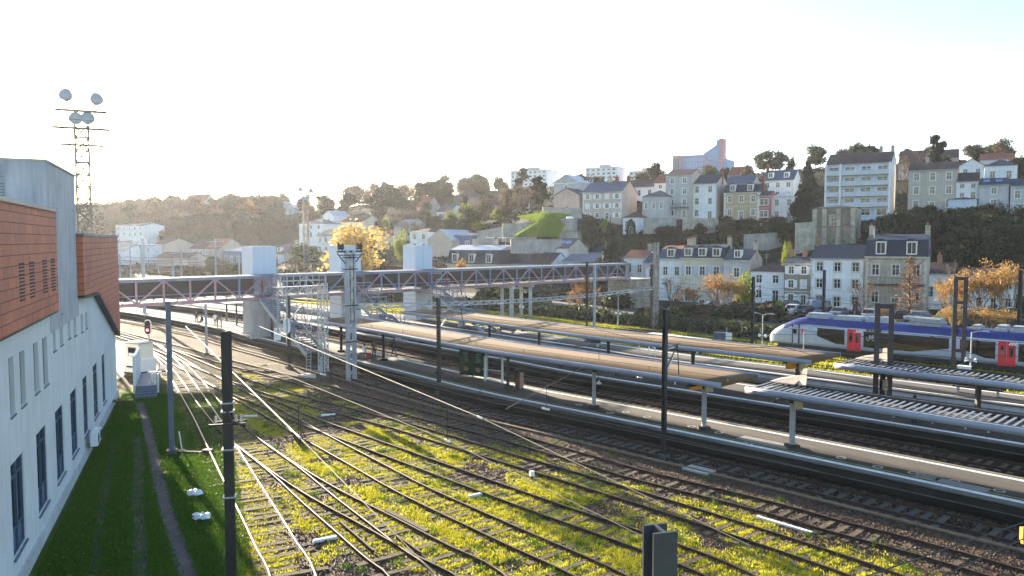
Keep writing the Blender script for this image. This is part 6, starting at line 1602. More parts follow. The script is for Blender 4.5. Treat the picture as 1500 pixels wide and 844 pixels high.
    if nb == 1:
        zz = he/rows*(1 if rows < 4 else 1.0); mb = MB().b6(w*.05, w*.95, -1.1, -.07, zz-.14, zz)
        for q in range(14): xx = w*.05+w*.9*q/13; mb.b6(xx-.02, xx+.02, -1.08, -1.04, zz, zz+.95)
        mb.b6(w*.05, w*.95, -1.1, -1.03, zz+.95, zz+1.0); mb.build('balcony', steel_dk, t)
    elif nb > 1:
        hf = he/rows
        for r_ in range(1, rows):
            mb = MB().b6(.3, w*.97, -1.35, -.07, hf*r_-.16, hf*r_); pb = M('balcony_front_%d' % r_, (.52,.55,.60), .7, .08, 1)
            o = mb.build('balcony', trim_w, t); MB().b6(w*.26, w*.97, -1.38, -1.30, hf*r_+.02, hf*r_+.95).b6(.3, w*.22, -1.38, -1.30, hf*r_+.02, hf*r_+.95).build('balcony_front', [pb], o)
        MB().b6(w*.225, w*.25, -1.4, -.02, 0, he).b6(-.1,.28,-1.4,-.02,0,he).b6(w*.975,w*1.0,-1.4,-.02,0,he).build('fin_wall', trim_w, t)
# tower block on the skyline with stepped top
x, y, z = D(1030, 258, 400); t = empty('tower_block', (x,y,z-4), -R(A0), 'blue grey tower block with stepped top and a thin red fin on the skyline', 'tower block')
tb = M('pale_blue_tower_cladding', (.34,.41,.56), .8, .12, .15); mb = MB()
mb.b6(-12,2,0,14,0,15.0).b6(2.01,13,-3,11,0,11.8).build('block', tb, t)
MB().ext([(1,-3.2,15),(7.5,-3.2,19),(11,-3.2,11.8),(11,-3.2,8),(1,-3.2,8)],(0,9,0)).b6(7.6,8.9,-3.1,4,8,21.5).build('stepped_top', tb, t)
MB().b6(8.92,11.0,-3.3,2,8,22.2).build('red_fin', wallc['pinkpanel'], t)
mb = MB()
for r_ in range(5): mb.b6(2.2,6.2,-3.4,-3.02,1+r_*2.6,1.5+r_*2.6)
mb.b6(2.6,3.1,-3.42,-3.02,.5,14).build('red_balcony', wallc['pinkpanel'], t)
for r_ in range(5):
    for q in range(4): w_ = win_mesh(1.6,1.2,None,True); o = link('window', w_[1], t, (-10.4+q*3.0, 0-.0, 1.2+r_*2.7)); 
x, y, z = D(991, 258, 405); tag(MB().b6(-2.3,2.3,0,8,0,13.2).b6(-2.5,2.5,-.2,8.2,13.2,13.5).b6(-1.5,1.5,-.1,-.003,2,12,1).build('tower_block', [wallc['pinkpanel'], pane_b], None, loc=(x,y,z-3), rz=-R(A0)), 'separate pink slab left of the blue grey tower block', 'tower block')
# ---------------------------------------------------------------- hillside walls, lawn, water tower
def ret_wall(label, u0, v0, u1, v1, Y0, Y1, h, mat, name='garden_wall'):
    a = Vector(D(u0, v0, Y0)); b = Vector(D(u1, v1, Y1)); o = a
    mb = MB(o); d = (b-a); n = Vector((-d.y, d.x, 0)).normalized()*.25
    P = [a-Vector((0,0,1.5)), b-Vector((0,0,1.5)), b+Vector((0,0,h)), a+Vector((0,0,h))]
    mb.ext([p-n for p in P], n*2); 
    for f in (0,): mb.bar(a+Vector((0,0,h+.06)), b+Vector((0,0,h+.06)), .7, .12)
    ob = mb.build(name, mat); ob.location = o; return tag(ob, label, 'wall')
lawnm = leafmat('lawn_green', (.10,.17,.02), (.17,.24,.03), .0)
def lawn():
    pts = [(752,350,184),(817,350,188),(828,333,198),(838,318,206),(800,314,208),(758,321,206),(788,328,196)]
    V = [D(*p) for p in pts]; P = [Vector(v) for v in V]; c = sum(P, Vector())/len(P)
    bm = bmesh.new(); vs = [bm.verts.new(p+Vector((0,0,.5))) for p in P]; bm.faces.new(vs); bmesh.ops.triangulate(bm, faces=bm.faces); bmesh.ops.subdivide_edges(bm, edges=bm.edges, cuts=4, use_grid_fill=True)
    bmesh.ops.recalc_face_normals(bm, faces=bm.faces)
    me = bpy.data.meshes.new('lawn'); bm.to_mesh(me); bm.free(); me.materials.append(M('sloping_lawn', (.09,.13,.02), .95, .35, .5, bump=.5, bscale=3)); return tag(link('lawn', me), kind='structure'), P
_, LP = lawn()
n = 26000; q = rng.random((n,2)); tri = [(0,1,6),(1,2,6),(2,3,6),(3,4,6),(4,5,6)]; X_=[];Y_=[];Z_=[]
for i in range(n):
    a, b, c = tri[i % 5]; u_, v_ = q[i]; 
    if u_+v_ > 1: u_, v_ = 1-u_, 1-v_
    p = LP[a]*(1-u_-v_)+LP[b]*u_+LP[c]*v_; X_.append(p.x); Y_.append(p.y); Z_.append(p.z+.5)
tag(blades('lawn_grass', np.array(X_), np.array(Y_), np.array(Z_), .1, .45, .09, leafmat('lawn_blades',(.14,.22,.02),(.27,.35,.035),.5)), 'bright green grass of the sloping lawn above the zinc roofs', 'grass', kind='stuff')
rw = M('old_retaining_wall', (.36,.34,.31), .92, .3, .5, bump=.4, streak=.5)
ret_wall('tall grey retaining wall left of the sloping lawn', 736, 346, 786, 346, 197, 199, 3.1, rw)
ret_wall('slanting retaining wall on the upper left of the lawn', 700, 352, 735, 346, 200, 194, 2.2, rw)
ret_wall('long wall along the foot of the sloping lawn', 748, 362, 822, 362, 180, 183, 1.7, rw)
ret_wall('wall above the lawn under the tall pine', 795, 316, 852, 318, 212, 214, 2.3, rw)
ret_wall('mossy terrace wall under the ochre house', 1000, 341, 1052, 341, 190, 192, 3.4, wallc['stone'])
ret_wall('grey terrace wall under the four-storey house', 943, 334, 990, 334, 196, 198, 2.4, rw)
ret_wall('low terrace wall above the street roofs', 1090, 362, 1145, 358, 170, 172, 2.6, rw)
ret_wall('stone wall beside the ruined chapel', 1165, 362, 1192, 360, 165, 166, 5.0, wallc['stone'])
ret_wall('pale terrace wall under the low white extension', 1125, 332, 1168, 332, 196, 196, 2.2, rw)
ret_wall('wall at the back of the street behind the golden willows', 1395, 420, 1520, 425, 130, 128, 2.0, wallc['cream'])
x, y, z = D(833, 338, 200); t = empty('round_tower', (x,y,z-.5), 0, 'squat round stone turret with a flat cap beside the lawn', 'turret'); MB().lathe((0,0,0),[(2.2,-1),(2.2,3.2),(2.35,3.2),(2.35,3.5),(0,3.7)],20).build('wall', rw, t); MB().lathe((.3,0,3.55),[(1.0,0),(.9,.5),(0,.65)],14).build('cap', white, t)
x, y, z = D(836, 353, 197); MBs = MB().box((0,0,1.2),(5.5,4,2.4)).box((0,0,2.46),(5.9,4.4,.12)); tag(MBs.build('garden_terrace', rw, None, loc=(x,y,z), rz=-R(A0)), 'stone terrace block below the round turret', 'terrace')
x, y, z = D(732, 362, 192); t = empty('garden_shelter', (x,y,z), -R(A0), 'open garden shelter with a flat white roof left of the lawn wall', 'shelter')
MB().box((0,0,2.3),(6.0,4,.2)).build('roof', white, t)
for a_ in (-2.8, 2.8): MB().box((a_,-1.8,1.1),(.18,.18,2.2)).build('post', rw, t)
# stairs line up the bank
a = Vector(D(1095,358,170)); b = Vector(D(1118,328,188)); mb = MB(a)
mb.bar(a,b,1.6,.25); mb.bar(a+Vector((.9,0,.9)),b+Vector((.9,0,.9)),.1); mb.bar(a+Vector((-.9,0,.9)),b+Vector((-.9,0,.9)),.1)
for i in range(9): p = a+(b-a)*i/8; mb.bar(p+Vector((.9,0,0)),p+Vector((.9,0,.9)),.08)
o = mb.build('garden_stair', rw); o.location = a; tag(o, 'long stone stair climbing the dark bank towards the red wooden house', 'stair')
# roof aerials
for i, (u, v, Y, lab) in enumerate(((1011,357,154,'rake aerial above the cream house'),(1059,358,154,'rake aerial between cream and grey stone houses'),(1103,366,148,'aerial mast beside the grey stone gable'),(1123,372,144,'aerial on the low white house'),(1281,335,128,'tall aerial on the stone mansion'))):
    x, y, z = D(u, v, Y); tag(MB().tube([(0,0,-3.4),(0,0,0)],.04,5).bar((-.6,0,-.1),(.6,0,-.1),.05).bar((-.4,0,-.4),(.4,0,-.4),.05).bar((-.3,0,-.7),(.3,0,-.7),.05).build('roof_aerial', steel_gr, None, loc=(x,y,z)), lab, 'aerial')
# street with parked cars behind the train
P0 = offs(56.5); P1 = offs(66.5); sel = (EDGE[:,1] > 22) & (EDGE[:,1] < 150); A_ = P0[sel]; B_ = P1[sel]
HZ = lambda P: height(P[:,0], P[:,1])
ra = []; rf_ = []
m_ = 9
for i in range(len(A_)):
    for j in range(m_):
        p = A_[i]+(B_[i]-A_[i])*j/(m_-1); ra.append((p[0], p[1], hz(p[0],p[1])+.06))
for i in range(len(A_)-1):
    for j in range(m_-1): rf_.append((i*m_+j, (i+1)*m_+j, (i+1)*m_+j+1, i*m_+j+1))
tag(link('road', npmesh('road', ra, [f[::-1] for f in rf_], M('street_asphalt',(.075,.075,.08),.9,.25,.4))), kind='structure')
def car_mesh(L_, W_, Hh, van=False):
    hw = W_/2
    prof = [(-L_/2,.35),(-L_/2,.78),(-L_/2+.12,.92),(-L_*.18,1.0),(-L_*.06,1.02),(L_*.42,1.02),(L_/2,.86),(L_/2,.35)]
    b = MB().ext([(x,-hw,z) for x,z in prof], (0,W_,0))
    top = [(-L_*.20,.99),(-L_*.07,Hh),(L_*.30,Hh),(L_*.46,.99)] if not van else [(-L_*.34,.99),(-L_*.24,Hh),(L_*.47,Hh),(L_*.49,.99)]
    c = MB(); n = len(top); i_ = .16
    V = [(x,-hw+.04+(i_ if z > 1 else 0),z) for x,z in top]+[(x,hw-.04-(i_ if z > 1 else 0),z) for x,z in top]
    c.add(V, [(0,1,2,3)[::-1],(4,5,6,7),(0,4,5,1),(1,5,6,2),(2,6,7,3)])
    rfm = MB(); (x1,z1),(x2,z2) = top[1], top[2]; rfm.b6(x1-.03,x2+.05,-hw+.16,hw-.16,z1-.03,z1+.05)
    for sx in (-1,1):
        for (xa,za),(xb,zb) in ((top[0],top[1]),(top[3],top[2]),((sum(t_[0] for t_ in top)/4,.99),((x1+x2)/2,z1))): rfm.bar((xa,sx*(hw-.03),za),(xb,sx*(hw-.19),zb),.09,.05)
    return b, c, rfm
def car(u, v, Y, rz, paint, label, van=False, s=1.0):
    x, y, z = D(u, v, Y); z = hz(x, y)+.07
    t = empty('parked_car', (x,y,z), rz, label, 'car', 'cars parked behind the train')
    b, c, r_ = car_mesh(4.2*s, 1.75, 1.47 if not van else 1.9, van)
    b.build('body', paint, t); c.build('windows', t_glass, t); r_.build('roof', paint, t)
    for sx in (-1,1):
        for sy in (-1,1):
            o = MB().lathe((0,0,-.1),[(0,0),(.30,0),(.31,.08),(.31,.2),(0,.21)],14).build('wheel', black, t, loc=(sx*1.3*s,sy*.82,.31)); o.rotation_euler = (R(90),0,0)
        MB().box((-2.09*s,sx*.6,.72),(.06,.35,.14)).build('headlight', white, t)
cp = lambda n, c: M('car_paint_'+n, c, .28, .05, 1, spec=.7)
CW, CB, CD, CG, CR = cp('white',(.70,.70,.70)), cp('blue',(.05,.13,.38)), cp('dark',(.03,.035,.05)), cp('grey',(.20,.23,.28)), cp('red',(.40,.12,.10))
for a in ((1160,458,122,.9,CW,'white car at the left end of the parked row behind the train nose'),(1178,459,120,.9,CD,'dark car between the white car and the blue van'),(1196,449,126,.0,CB,'bright blue van in front of the tall white house',True),(1207,461,118,.8,CD,'dark blue car half hidden by the dark wooden pole'),
          (1228,460,116,.9,CG,'grey car with a visible windscreen right of the wooden pole'),(1272,463,112,1.1,cp('pale',(.52,.50,.52)),'pale pinkish car beside the young bare tree'),(1155,447,132,.1,CD,'black car in front of the khaki house'),(1310,462,110,.3,CD,'dark car right of the red-leaved shrub'),(1345,464,108,.5,CG,'grey car behind the twin brown mast'),
          (1040,452,134,.2,CG,'grey car half hidden behind the brown shrubs'),(1078,452,130,.3,cp('lightblue',(.28,.36,.48)),'light blue car behind the flowering shrubs'),(1385,460,108,.6,cp('yellow',(.55,.42,.05)),'yellow car glimpsed behind the golden willows')):
    car(*a)
# parking hedge posts / sign in the street
x, y, z = D(1252, 466, 112); tag(MB().bar((0,0,0),(0,0,2.3),.08).box((0,-.05,1.9),(.9,.06,1.0)).build('street_sign', steel_dk, None, loc=(x,y,hz(x,y))), 'black square sign between parked cars behind the train', 'sign')
# chain link fences along the back of the yard
fm_ = M('fence_green_wire', (.06,.08,.06), .7, .2, 1)
def fence(o_, ya, yb, label):
    P = offs(o_); P = resample(P[(P[:,1] > ya) & (P[:,1] < yb)], 2.6); org = (P[0][0], P[0][1], 0); mb = MB(org); w_ = MB(org)
    zz = [hz(p[0],p[1]) for p in P]
    pm_ = MB().bar((0,0,-.2),(0,0,1.6),.06).mesh('post', fm_)
    for i in range(len(P)-1):
        for k in (.3,.7,1.1,1.5): w_.bar((*P[i],zz[i]+k),(*P[i+1],zz[i+1]+k),.02)
    t = empty('wire_fence', org, 0, label, 'fence'); 
    for p, z in zip(P, zz): link('post', pm_, t, (p[0]-org[0],p[1]-org[1],z))
    w_.build('wires', fm_, t)
fence(47.8, 40, 130, 'thin wire fence along the foot of the hedge behind the train')
# ---------------------------------------------------------------- trees: unit crowns (height 1, width about 1), shared and scaled
def quads(C, s, up=.0, asp=1.0):
    n = len(C); a = rng.normal(0,1,(n,3)); a /= np.linalg.norm(a,axis=1)[:,None]; b = rng.normal(0,1,(n,3)); b -= a*(a*b).sum(1)[:,None]; b /= np.linalg.norm(b,axis=1)[:,None]
    s = (s*(.6+.8*rng.random(n)))[:,None]
    V = np.stack([C-a*s-b*s*asp, C+a*s-b*s*.6*asp, C+a*s*.8+b*s*asp, C-a*s*.7+b*s*.8*asp], 1).reshape(-1,3)
    return V
def qmesh(name, V, mat): return npmesh(name, V, np.arange(len(V)).reshape(-1,4), mat)
def lobes(n, rx, z0, z1, r0, r1, flat=1.0):
    L = []
    for i in range(n):
        a = 2*math.pi*(i+random.random()*.6)/n*2.4; f = random.random(); rr = rx*math.sqrt(random.random())*(1-.35*abs(2*f-1))
        L.append((math.cos(a)*rr, math.sin(a)*rr, z0+(z1-z0)*f, random.uniform(r0,r1)))
    return L
def crown_pts(L, n, jitter=.19, shell=.42, flat=.85):
    out = []; w = np.array([l[3]**2 for l in L]); w /= w.sum(); k = rng.choice(len(L), n, p=w)
    d = rng.normal(0,1,(n,3)); d /= np.linalg.norm(d,axis=1)[:,None]; r = (shell+(1-shell)*rng.random(n)**.5)*(1+rng.normal(0,jitter,n))
    c = np.array([[l[0],l[1],l[2]] for l in L]); R_ = np.array([l[3] for l in L])
    P = c[k]+d*(R_[k]*r)[:,None]*np.array([1,1,flat])
    return P
def twigs(levels=4, n0=5, spread=.55, L0=.34, up=.5, r0=.018, seed=0, droop=0.0):
    rd = random.Random(seed); segs = []; tips = []
    def grow(p, d, L_, r, lv):
        q = p+d*L_; segs.append((p, q, r)); 
        if lv == 0: tips.append(q); return
        for _ in range(rd.choice((2,3,3))):
            e = Vector((rd.gauss(0,1),rd.gauss(0,1),rd.gauss(0,1))).normalized(); dd = (d+e*spread+Vector((0,0,up*.25-droop))).normalized()
            grow(p+d*L_*rd.uniform(.6,1), dd, L_*rd.uniform(.6,.85), r*.62, lv-1)
    for i in range(n0):
        a = 2*math.pi*i/n0+rd.random(); d = Vector((math.cos(a)*spread*.8, math.sin(a)*spread*.8, .9)).normalized(); grow(Vector((0,0,0)), d, L0*rd.uniform(.8,1.1), r0, levels)
    V = []; F = []
    for p, q, r in segs:
        d = (q-p).normalized(); s = d.orthogonal().normalized(); t = d.cross(s); b = len(V)
        for c, rr in ((p, r), (q, r*.6)):
            for k in range(3): a = 2.094*k; V.append(c+s*math.cos(a)*rr+t*math.sin(a)*rr)
        for k in range(3): F.append((b+k, b+(k+1)%3, b+3+(k+1)%3, b+3+k))
    V = np.array([tuple(v) for v in V]); T = np.array([tuple(v) for v in tips])
    mx = np.abs(V[:,:2]).max(); sc_ = np.array([.5/mx,.5/mx,1/V[:,2].max()])
    return V*sc_, np.array(F), T*sc_
def norm_crown(P, q=.5): return P
CR = {}
def broad(seed, n=2600, mat=L_ever, s=.024, nl=13, z0=.30, z1=.82):
    random.seed(seed); L = lobes(nl, .30, z0, z1, .13, .22); return qmesh('crown', quads(crown_pts(L, n), s), mat)
def colum(seed, mat, n=1800):
    z = rng.random(n); r = .5*np.sqrt(np.clip(1-((z-.38)/.62)**2, 0, 1))*(z > .02)*(.8+.3*rng.random(n)); a = rng.random(n)*6.283
    r *= 1+.15*np.sin(a*3+z*20); P = np.stack([np.cos(a)*r, np.sin(a)*r, z], 1); return qmesh('crown', quads(P, .03), mat)
def spruce(seed, mat, n=3600, flat=False):
    rd = np.random.default_rng(seed); lay = 15; k = rd.integers(0, lay, n); f = (k+.5)/lay
    z = .06+.94*f; R_ = .5*(1-f)**.85*(.7+.5*np.random.default_rng(seed+1).random(lay)[k])+.015; nb = 9; b = rd.integers(0, nb, n); a = b*6.283/nb+k*1.3+rd.normal(0,.14,n); rr = R_*rd.random(n)**.6
    P = np.stack([np.cos(a)*rr, np.sin(a)*rr, z-rr*.22+rd.normal(0,.012,n)], 1); return qmesh('crown', quads(P, .042, asp=.5), mat)
def cedar(seed, mat, n=2600):
    rd = np.random.default_rng(seed); L = []
    random.seed(seed)
    for k in range(11): 
        f = k/10; a = random.random()*6.28; rr = .30*(1-.55*f)*random.uniform(.5,1); L.append((math.cos(a)*rr, math.sin(a)*rr, .38+.56*f, random.uniform(.11,.19)*(1-.25*f)))
    return qmesh('crown', quads(crown_pts(L, n, flat=.38), .022), mat)
def bushm(seed, mat, n=1400, s=.04):
    random.seed(seed); L = lobes(8, .32, .18, .62, .18, .30); P = crown_pts(L, n); P[:,2] = np.abs(P[:,2]); return qmesh('crown', quads(P, s), mat)
def barem(seed, mat, leaf=None, nl=700, ls=.016, **k):
    V, F, T = twigs(seed=seed, **k)
    if leaf is None: return npmesh('crown', V, F, mat)
    idx_ = rng.integers(0, len(T), nl); P = T[idx_]+rng.normal(0,.03,(nl,3)); Q = quads(P, ls)
    VV = np.concatenate([V, Q]); FF = np.concatenate([F, len(V)+np.arange(len(Q)).reshape(-1,4)])
    return npmesh('crown', VV, FF, [mat, leaf], midx=[0]*len(F)+[1]*(len(Q)//4))
def larch(seed, mat):
    rd = random.Random(seed); V = []; F = []
    for k in range(70):
        f = k/70; z = .10+.88*f; a = k*2.4; L_ = .5*(1-f)**.8*rd.uniform(.7,1.1); d = Vector((math.cos(a),math.sin(a),rd.uniform(.0,.25)))
        for (p, q, r) in [(Vector((0,0,z)), Vector((0,0,z))+d*L_, .006)]+[(Vector((0,0,z))+d*L_*g, Vector((0,0,z))+d*L_*g+Vector((rd.gauss(0,.05),rd.gauss(0,.05),rd.uniform(-.07,.02))), .0035) for g in [rd.uniform(.2,1) for _ in range(11)]]:
            e = (q-p).normalized(); s = e.orthogonal().normalized(); t = e.cross(s); b = len(V)
            for c in (p, q):
                for j in range(3): V.append(tuple(c+s*math.cos(2.094*j)*r+t*math.sin(2.094*j)*r))
            for j in range(3): F.append((b+j,b+(j+1)%3,b+3+(j+1)%3,b+3+j))
    return npmesh('crown', V, F, mat)
CR['ever'] = [broad(s) for s in (1,2,3)]
CR['green'] = [broad(s, 2400, L_bush, .024) for s in (4,5,6)]
CR['dark'] = [broad(s, 2400, L_ever, .026, 10) for s in (7,8)]
CR['gold'] = [broad(31, 5200, L_gold, .0135, 17, .16, .84)]
CR['rust'] = [broad(s, 1500, L_rust, .02) for s in (41,42)]
CR['brown'] = [broad(s, 1700, L_brown, .021) for s in (43,44,45)]
CR['lime'] = [broad(s, 1700, L_lime, .022) for s in (46,47)]
CR['column'] = [colum(1, L_ever), colum(2, L_lime), colum(3, L_ever)]
CR['spruce'] = [spruce(5, L_pine), spruce(9, L_pine)]
CR['cedar'] = [cedar(3, L_pine), cedar(4, L_pine), cedar(6, L_ever)]
CR['bush'] = [bushm(s, L_bush) for s in (1,2,3)]
CR['dbush'] = [bushm(s, L_ever) for s in (4,5)]
CR['bbush'] = [bushm(s, L_brown, 1100) for s in (6,7)]
CR['gbush'] = [bushm(s, L_lime, 1100) for s in (8,9)]
CR['bare'] = [barem(s, twigm, L_brown, 260, .012, levels=4, n0=4) for s in (11,12,13)]
CR['twiggold'] = [barem(s, twig_gold, twig_gold, 3200, .0095, levels=5, n0=6, spread=.42, up=.9, r0=.010) for s in (21,22)]
CR['twigrust'] = [barem(s, twigm, L_rust, 900, .014, levels=4, n0=7, spread=.5, up=.8, r0=.010) for s in (25,26)]
CR['larch'] = [larch(1, leafmat('larch_twigs', (.13,.065,.035), (.22,.12,.06), 0))]
TRUNKS = {}
def trunk_mesh(tf, mat, limbs=True):
    key = (tf, mat.name)
    if key not in TRUNKS:
        mb = MB().tube([(0,0,-.05),(.01,0,tf*.4),(.0,.01,tf),(.01,0,tf+.25)], .022, 7, r1=.006)
        for k in range(6):
            a = k*1.1; z = tf*.7+k*.05; mb.tube([(0,0,z),(.12*math.cos(a),.12*math.sin(a),z+.10),(.24*math.cos(a),.24*math.sin(a),z+.17)], .009, 5, r1=.003)
        TRUNKS[key] = mb.mesh('trunk', [mat], True)
    return TRUNKS[key]
TF = {'ever':.3,'green':.3,'dark':.3,'gold':.25,'rust':.3,'brown':.3,'lime':.3,'spruce':.9,'cedar':.55,'larch':.72,'bare':.1,'column':.2,'twiggold':.05,'twigrust':.05}
VAR = {}
def tree(kind, u, vt, vb, wpx, Y, label, group=None, cat=None, sink=.2):
    x, y, z = D(u, vb, Y); h = D(u, vt, Y)[2]-z; w = wpx*Y/FPX
    z0 = hz(x, y)
    if z0 < z-1.2 or z0 > z+.5:    # keep the foot on the ground
        top = z+h; z = z0; h = max(1.0, top-z)
    return plant(kind, x, y, z-sink, w, h+sink, label, group, cat)
def plant(kind, x, y, z, w, h, label, group=None, cat=None):
    shrub = kind in ('bush','dbush','bbush','gbush','twiggold','twigrust','column')
    t = empty('shrub' if shrub else 'tree', (x,y,z), random.random()*6.28, label, cat or ('shrub' if shrub else 'tree'), group)
    i = VAR.get(kind, 0); VAR[kind] = i+1; me = CR[kind][i % len(CR[kind])]
    o = link('crown', me, t); o.scale = (w*1.08, w*1.08, h)
    if kind in ('bare',): o.location = (0,0,h*.14); o.scale = (w, w, h*.86)
    if not shrub or kind == 'column':
        tr_ = link('trunk', trunk_mesh(TF.get(kind,.3), bark), t); q = h*.75+w*.25; tr_.scale = (q, q, h)
    return t
T = tree
# named single trees and shrubs ------------------------------------------------
T('gold', 523, 324, 412, 104, 176, 'big golden birch glowing behind the middle lift tower')
T('bbush', 570, 372, 408, 46, 172, 'round brown bush at the right foot of the golden birch')
T('lime', 588, 336, 372, 26, 205, 'small yellow tree between golden birch and white houses')
T('spruce', 893, 332, 398, 56, 156, 'dark spruce standing behind the right part of the footbridge')
T('column', 866, 318, 362, 27, 196, 'tall olive green conical shrub below the big stone house')
T('column', 886, 322, 356, 18, 199, 'dark conical yew right of the olive green one')
T('column', 924, 322, 344, 13, 197, 'slim dark cypress before the small white house')
T('ever', 875, 318, 346, 20, 200, 'dark round tree between the conical shrubs')
T('cedar', 790, 258, 316, 40, 214, 'tall dark pine at the top of the lawn')
T('cedar', 764, 246, 300, 34, 300, 'tall hazy pine in front of the left slab block')
T('cedar', 1371, 198, 262, 42, 205, 'tall dark cedar on the ridge right of the apartment block')
T('dark', 1385, 226, 262, 34, 208, 'dense evergreen at the foot of the tall cedar')
T('lime', 1372, 234, 258, 30, 200, 'yellow green bush under the tall cedar')
T('bare', 1329, 214, 300, 44, 200, 'large bare tree between the apartment block and the brown rendered house')
T('spruce', 1182, 238, 322, 46, 196, 'tall dark conifer left of the apartment block')
T('dark', 1165, 290, 326, 24, 196, 'dark evergreen at the left foot of the tall conifer')
T('column', 1180, 308, 345, 20, 180, 'yellow green conical shrub left of the ruined chapel')
T('dark', 1155, 228, 262, 30, 232, 'round dark tree behind the white dormer house')
T('cedar', 1435, 216, 242, 30, 240, 'flat topped cedar on the ridge at the right')
T('brown', 1488, 222, 280, 34, 190, 'autumn tree at the right edge of the ridge')
T('bare', 1465, 292, 345, 34, 170, 'bare shrubby tree in front of the grey solar panel house')
T('larch', 1331, 372, 472, 58, 113, 'bare reddish larch with level branches in front of the stone mansion')
T('bare', 1262, 408, 472, 44, 112, 'young bare tree with pale trunk in front of the stone mansion')
T('twiggold', 1395, 404, 490, 55, 106, 'golden willow shrub nearest the taller twin mast')
T('twiggold', 1430, 378, 490, 90, 103, 'tallest golden willow in the group at the right')
T('twiggold', 1475, 384, 492, 70, 100, 'golden willow at the right edge of the group')
T('twiggold', 1398, 446, 496, 50, 99, 'low golden willow bush close behind the train roof')
T('twiggold', 1450, 450, 500, 80, 97, 'broad low golden bush in front of the tall willow')
T('bare', 1405, 380, 440, 40, 114, 'grey bare tree behind the golden willows')
T('bare', 1382, 400, 455, 34, 114, 'thin bare tree right of the larch')
T('gbush', 1270, 462, 486, 50, 101, 'yellow leaved hedge bush behind the train by the pale car')
T('gbush', 1315, 463, 488, 34, 99, 'yellow green bush behind the first twin mast')
T('twigrust', 1296, 452, 476, 26, 105, 'dark red leaved shrub beside the pale car')
T('bush', 1210, 466, 484, 60, 104, 'clipped green hedge part in front of the dark blue car')
T('bush', 1165, 468, 482, 56, 107, 'clipped green hedge part behind the train nose')
T('bush', 1238, 466, 486, 40, 102, 'clipped green hedge part right of the wooden pole')
T('twigrust', 1050, 400, 480, 56, 122, 'tall reddish brown shrub below the cream house')
T('twiggold', 1072, 398, 470, 46, 120, 'light golden brown shrub right of the reddish one')
T('lime', 1090, 396, 470, 44, 121, 'pale flowering tree left of the low white house')
T('twigrust', 1010, 420, 482, 52, 124, 'brown twiggy shrub right of the stone abutment')
T('bare', 984, 402, 474, 52, 128, 'grey brown bare tree in front of the blue mansard house')
T('bbush', 1035, 440, 492, 70, 114, 'dark brown thicket on the bank below the cream house')
T('dbush', 1080, 446, 494, 60, 112, 'dark green thicket on the bank below the grey stone house')
T('bush', 1122, 440, 484, 50, 112, 'green bush with yellow tips left of the khaki house')
T('gbush', 1140, 434, 470, 20, 114, 'small yellow bush at the left end of the parked cars')
T('twigrust', 858, 408, 458, 44, 128, 'rusty orange shrub under the right part of the footbridge')
T('twigrust', 838, 424, 462, 30, 126, 'low rusty shrub beside the pale bridge pier')
T('dbush', 905, 420, 470, 60, 132, 'dark thicket left of the stone abutment')
T('lime', 1156, 348, 386, 22, 150, 'bright yellow tree behind the khaki house roof')
T('dbush', 980, 446, 488, 60, 122, 'dark bush at the foot of the stone abutment')
T('rust', 676, 374, 414, 30, 160, 'small orange tree in front of the zinc mansard house')
T('rust', 742, 388, 412, 16, 165, 'tiny orange tree left of the black roofed house')
T('bare', 790, 366, 410, 40, 172, 'bare tree in front of the black roofed house')
T('lime', 783, 352, 375, 22, 184, 'yellow shrub below the long wall at the lawn')
T('lime', 813, 336, 356, 14, 190, 'small bright green tree at the right edge of the lawn')
T('ever', 657, 319, 352, 24, 240, 'round clipped evergreen left of three on the slope')
T('ever', 679, 318, 350, 24, 238, 'round clipped evergreen in the middle of three on the slope')
T('ever', 690, 308, 340, 30, 250, 'round clipped evergreen highest of three on the slope')
T('gbush', 702, 322, 348, 24, 236, 'yellow shrub right of the round clipped evergreens')
T('gbush', 735, 300, 334, 30, 240, 'yellowish bush left of the tall pine')
T('lime', 660, 292, 318, 22, 310, 'yellow green tree near the big brown roofed villa')
T('spruce', 627, 312, 344, 9, 260, 'slim dark cypress beside the cream house')
T('spruce', 650, 266, 300, 14, 345, 'pointed conifer on the ridge left of the brown villa')
T('rust', 364, 290, 336, 44, 360, 'orange autumn tree lit from behind on the left hill')
T('dark', 335, 280, 330, 40, 370, 'tall dark tree left of the orange autumn tree')
T('cedar', 545, 288, 330, 52, 330, 'broad flat topped cedar in the middle of the hill')
T('cedar', 590, 290, 330, 46, 325, 'second broad cedar right of the first in the middle of the hill')
T('cedar', 475, 296, 322, 40, 380, 'flat cedar on the ridge left of the middle hill')
T('ever', 553, 320, 346, 22, 290, 'dark round tree below the broad cedars')
T('green', 448, 352, 386, 46, 238, 'light green tree in front of the hipped slate house')
T('bush', 428, 384, 412, 36, 180, 'green bush below the beige dormer house')
T('bbush', 450, 384, 412, 24, 178, 'brown bush right of the green one by the first lift')
T('bare', 432, 372, 412, 26, 190, 'thin bare tree in front of the beige shed wall')
T('green', 345, 384, 404, 40, 200, 'green bush in the tangle of wires right')
T('dbush', 300, 392, 406, 36, 205, 'dark bush in the tangle of wires left')
T('brown', 1095, 238, 262, 24, 245, 'brown tree behind the red roofed house below the tower block')
T('ever', 874, 256, 285, 14, 250, 'dark tree before the square slab block')
T('spruce', 1003+0, 250, 280, 9, 255, 'small dark conifer left of the pink slab')
T('cedar', 853, 262, 300, 26, 235, 'pine beside the pale grey gabled house')
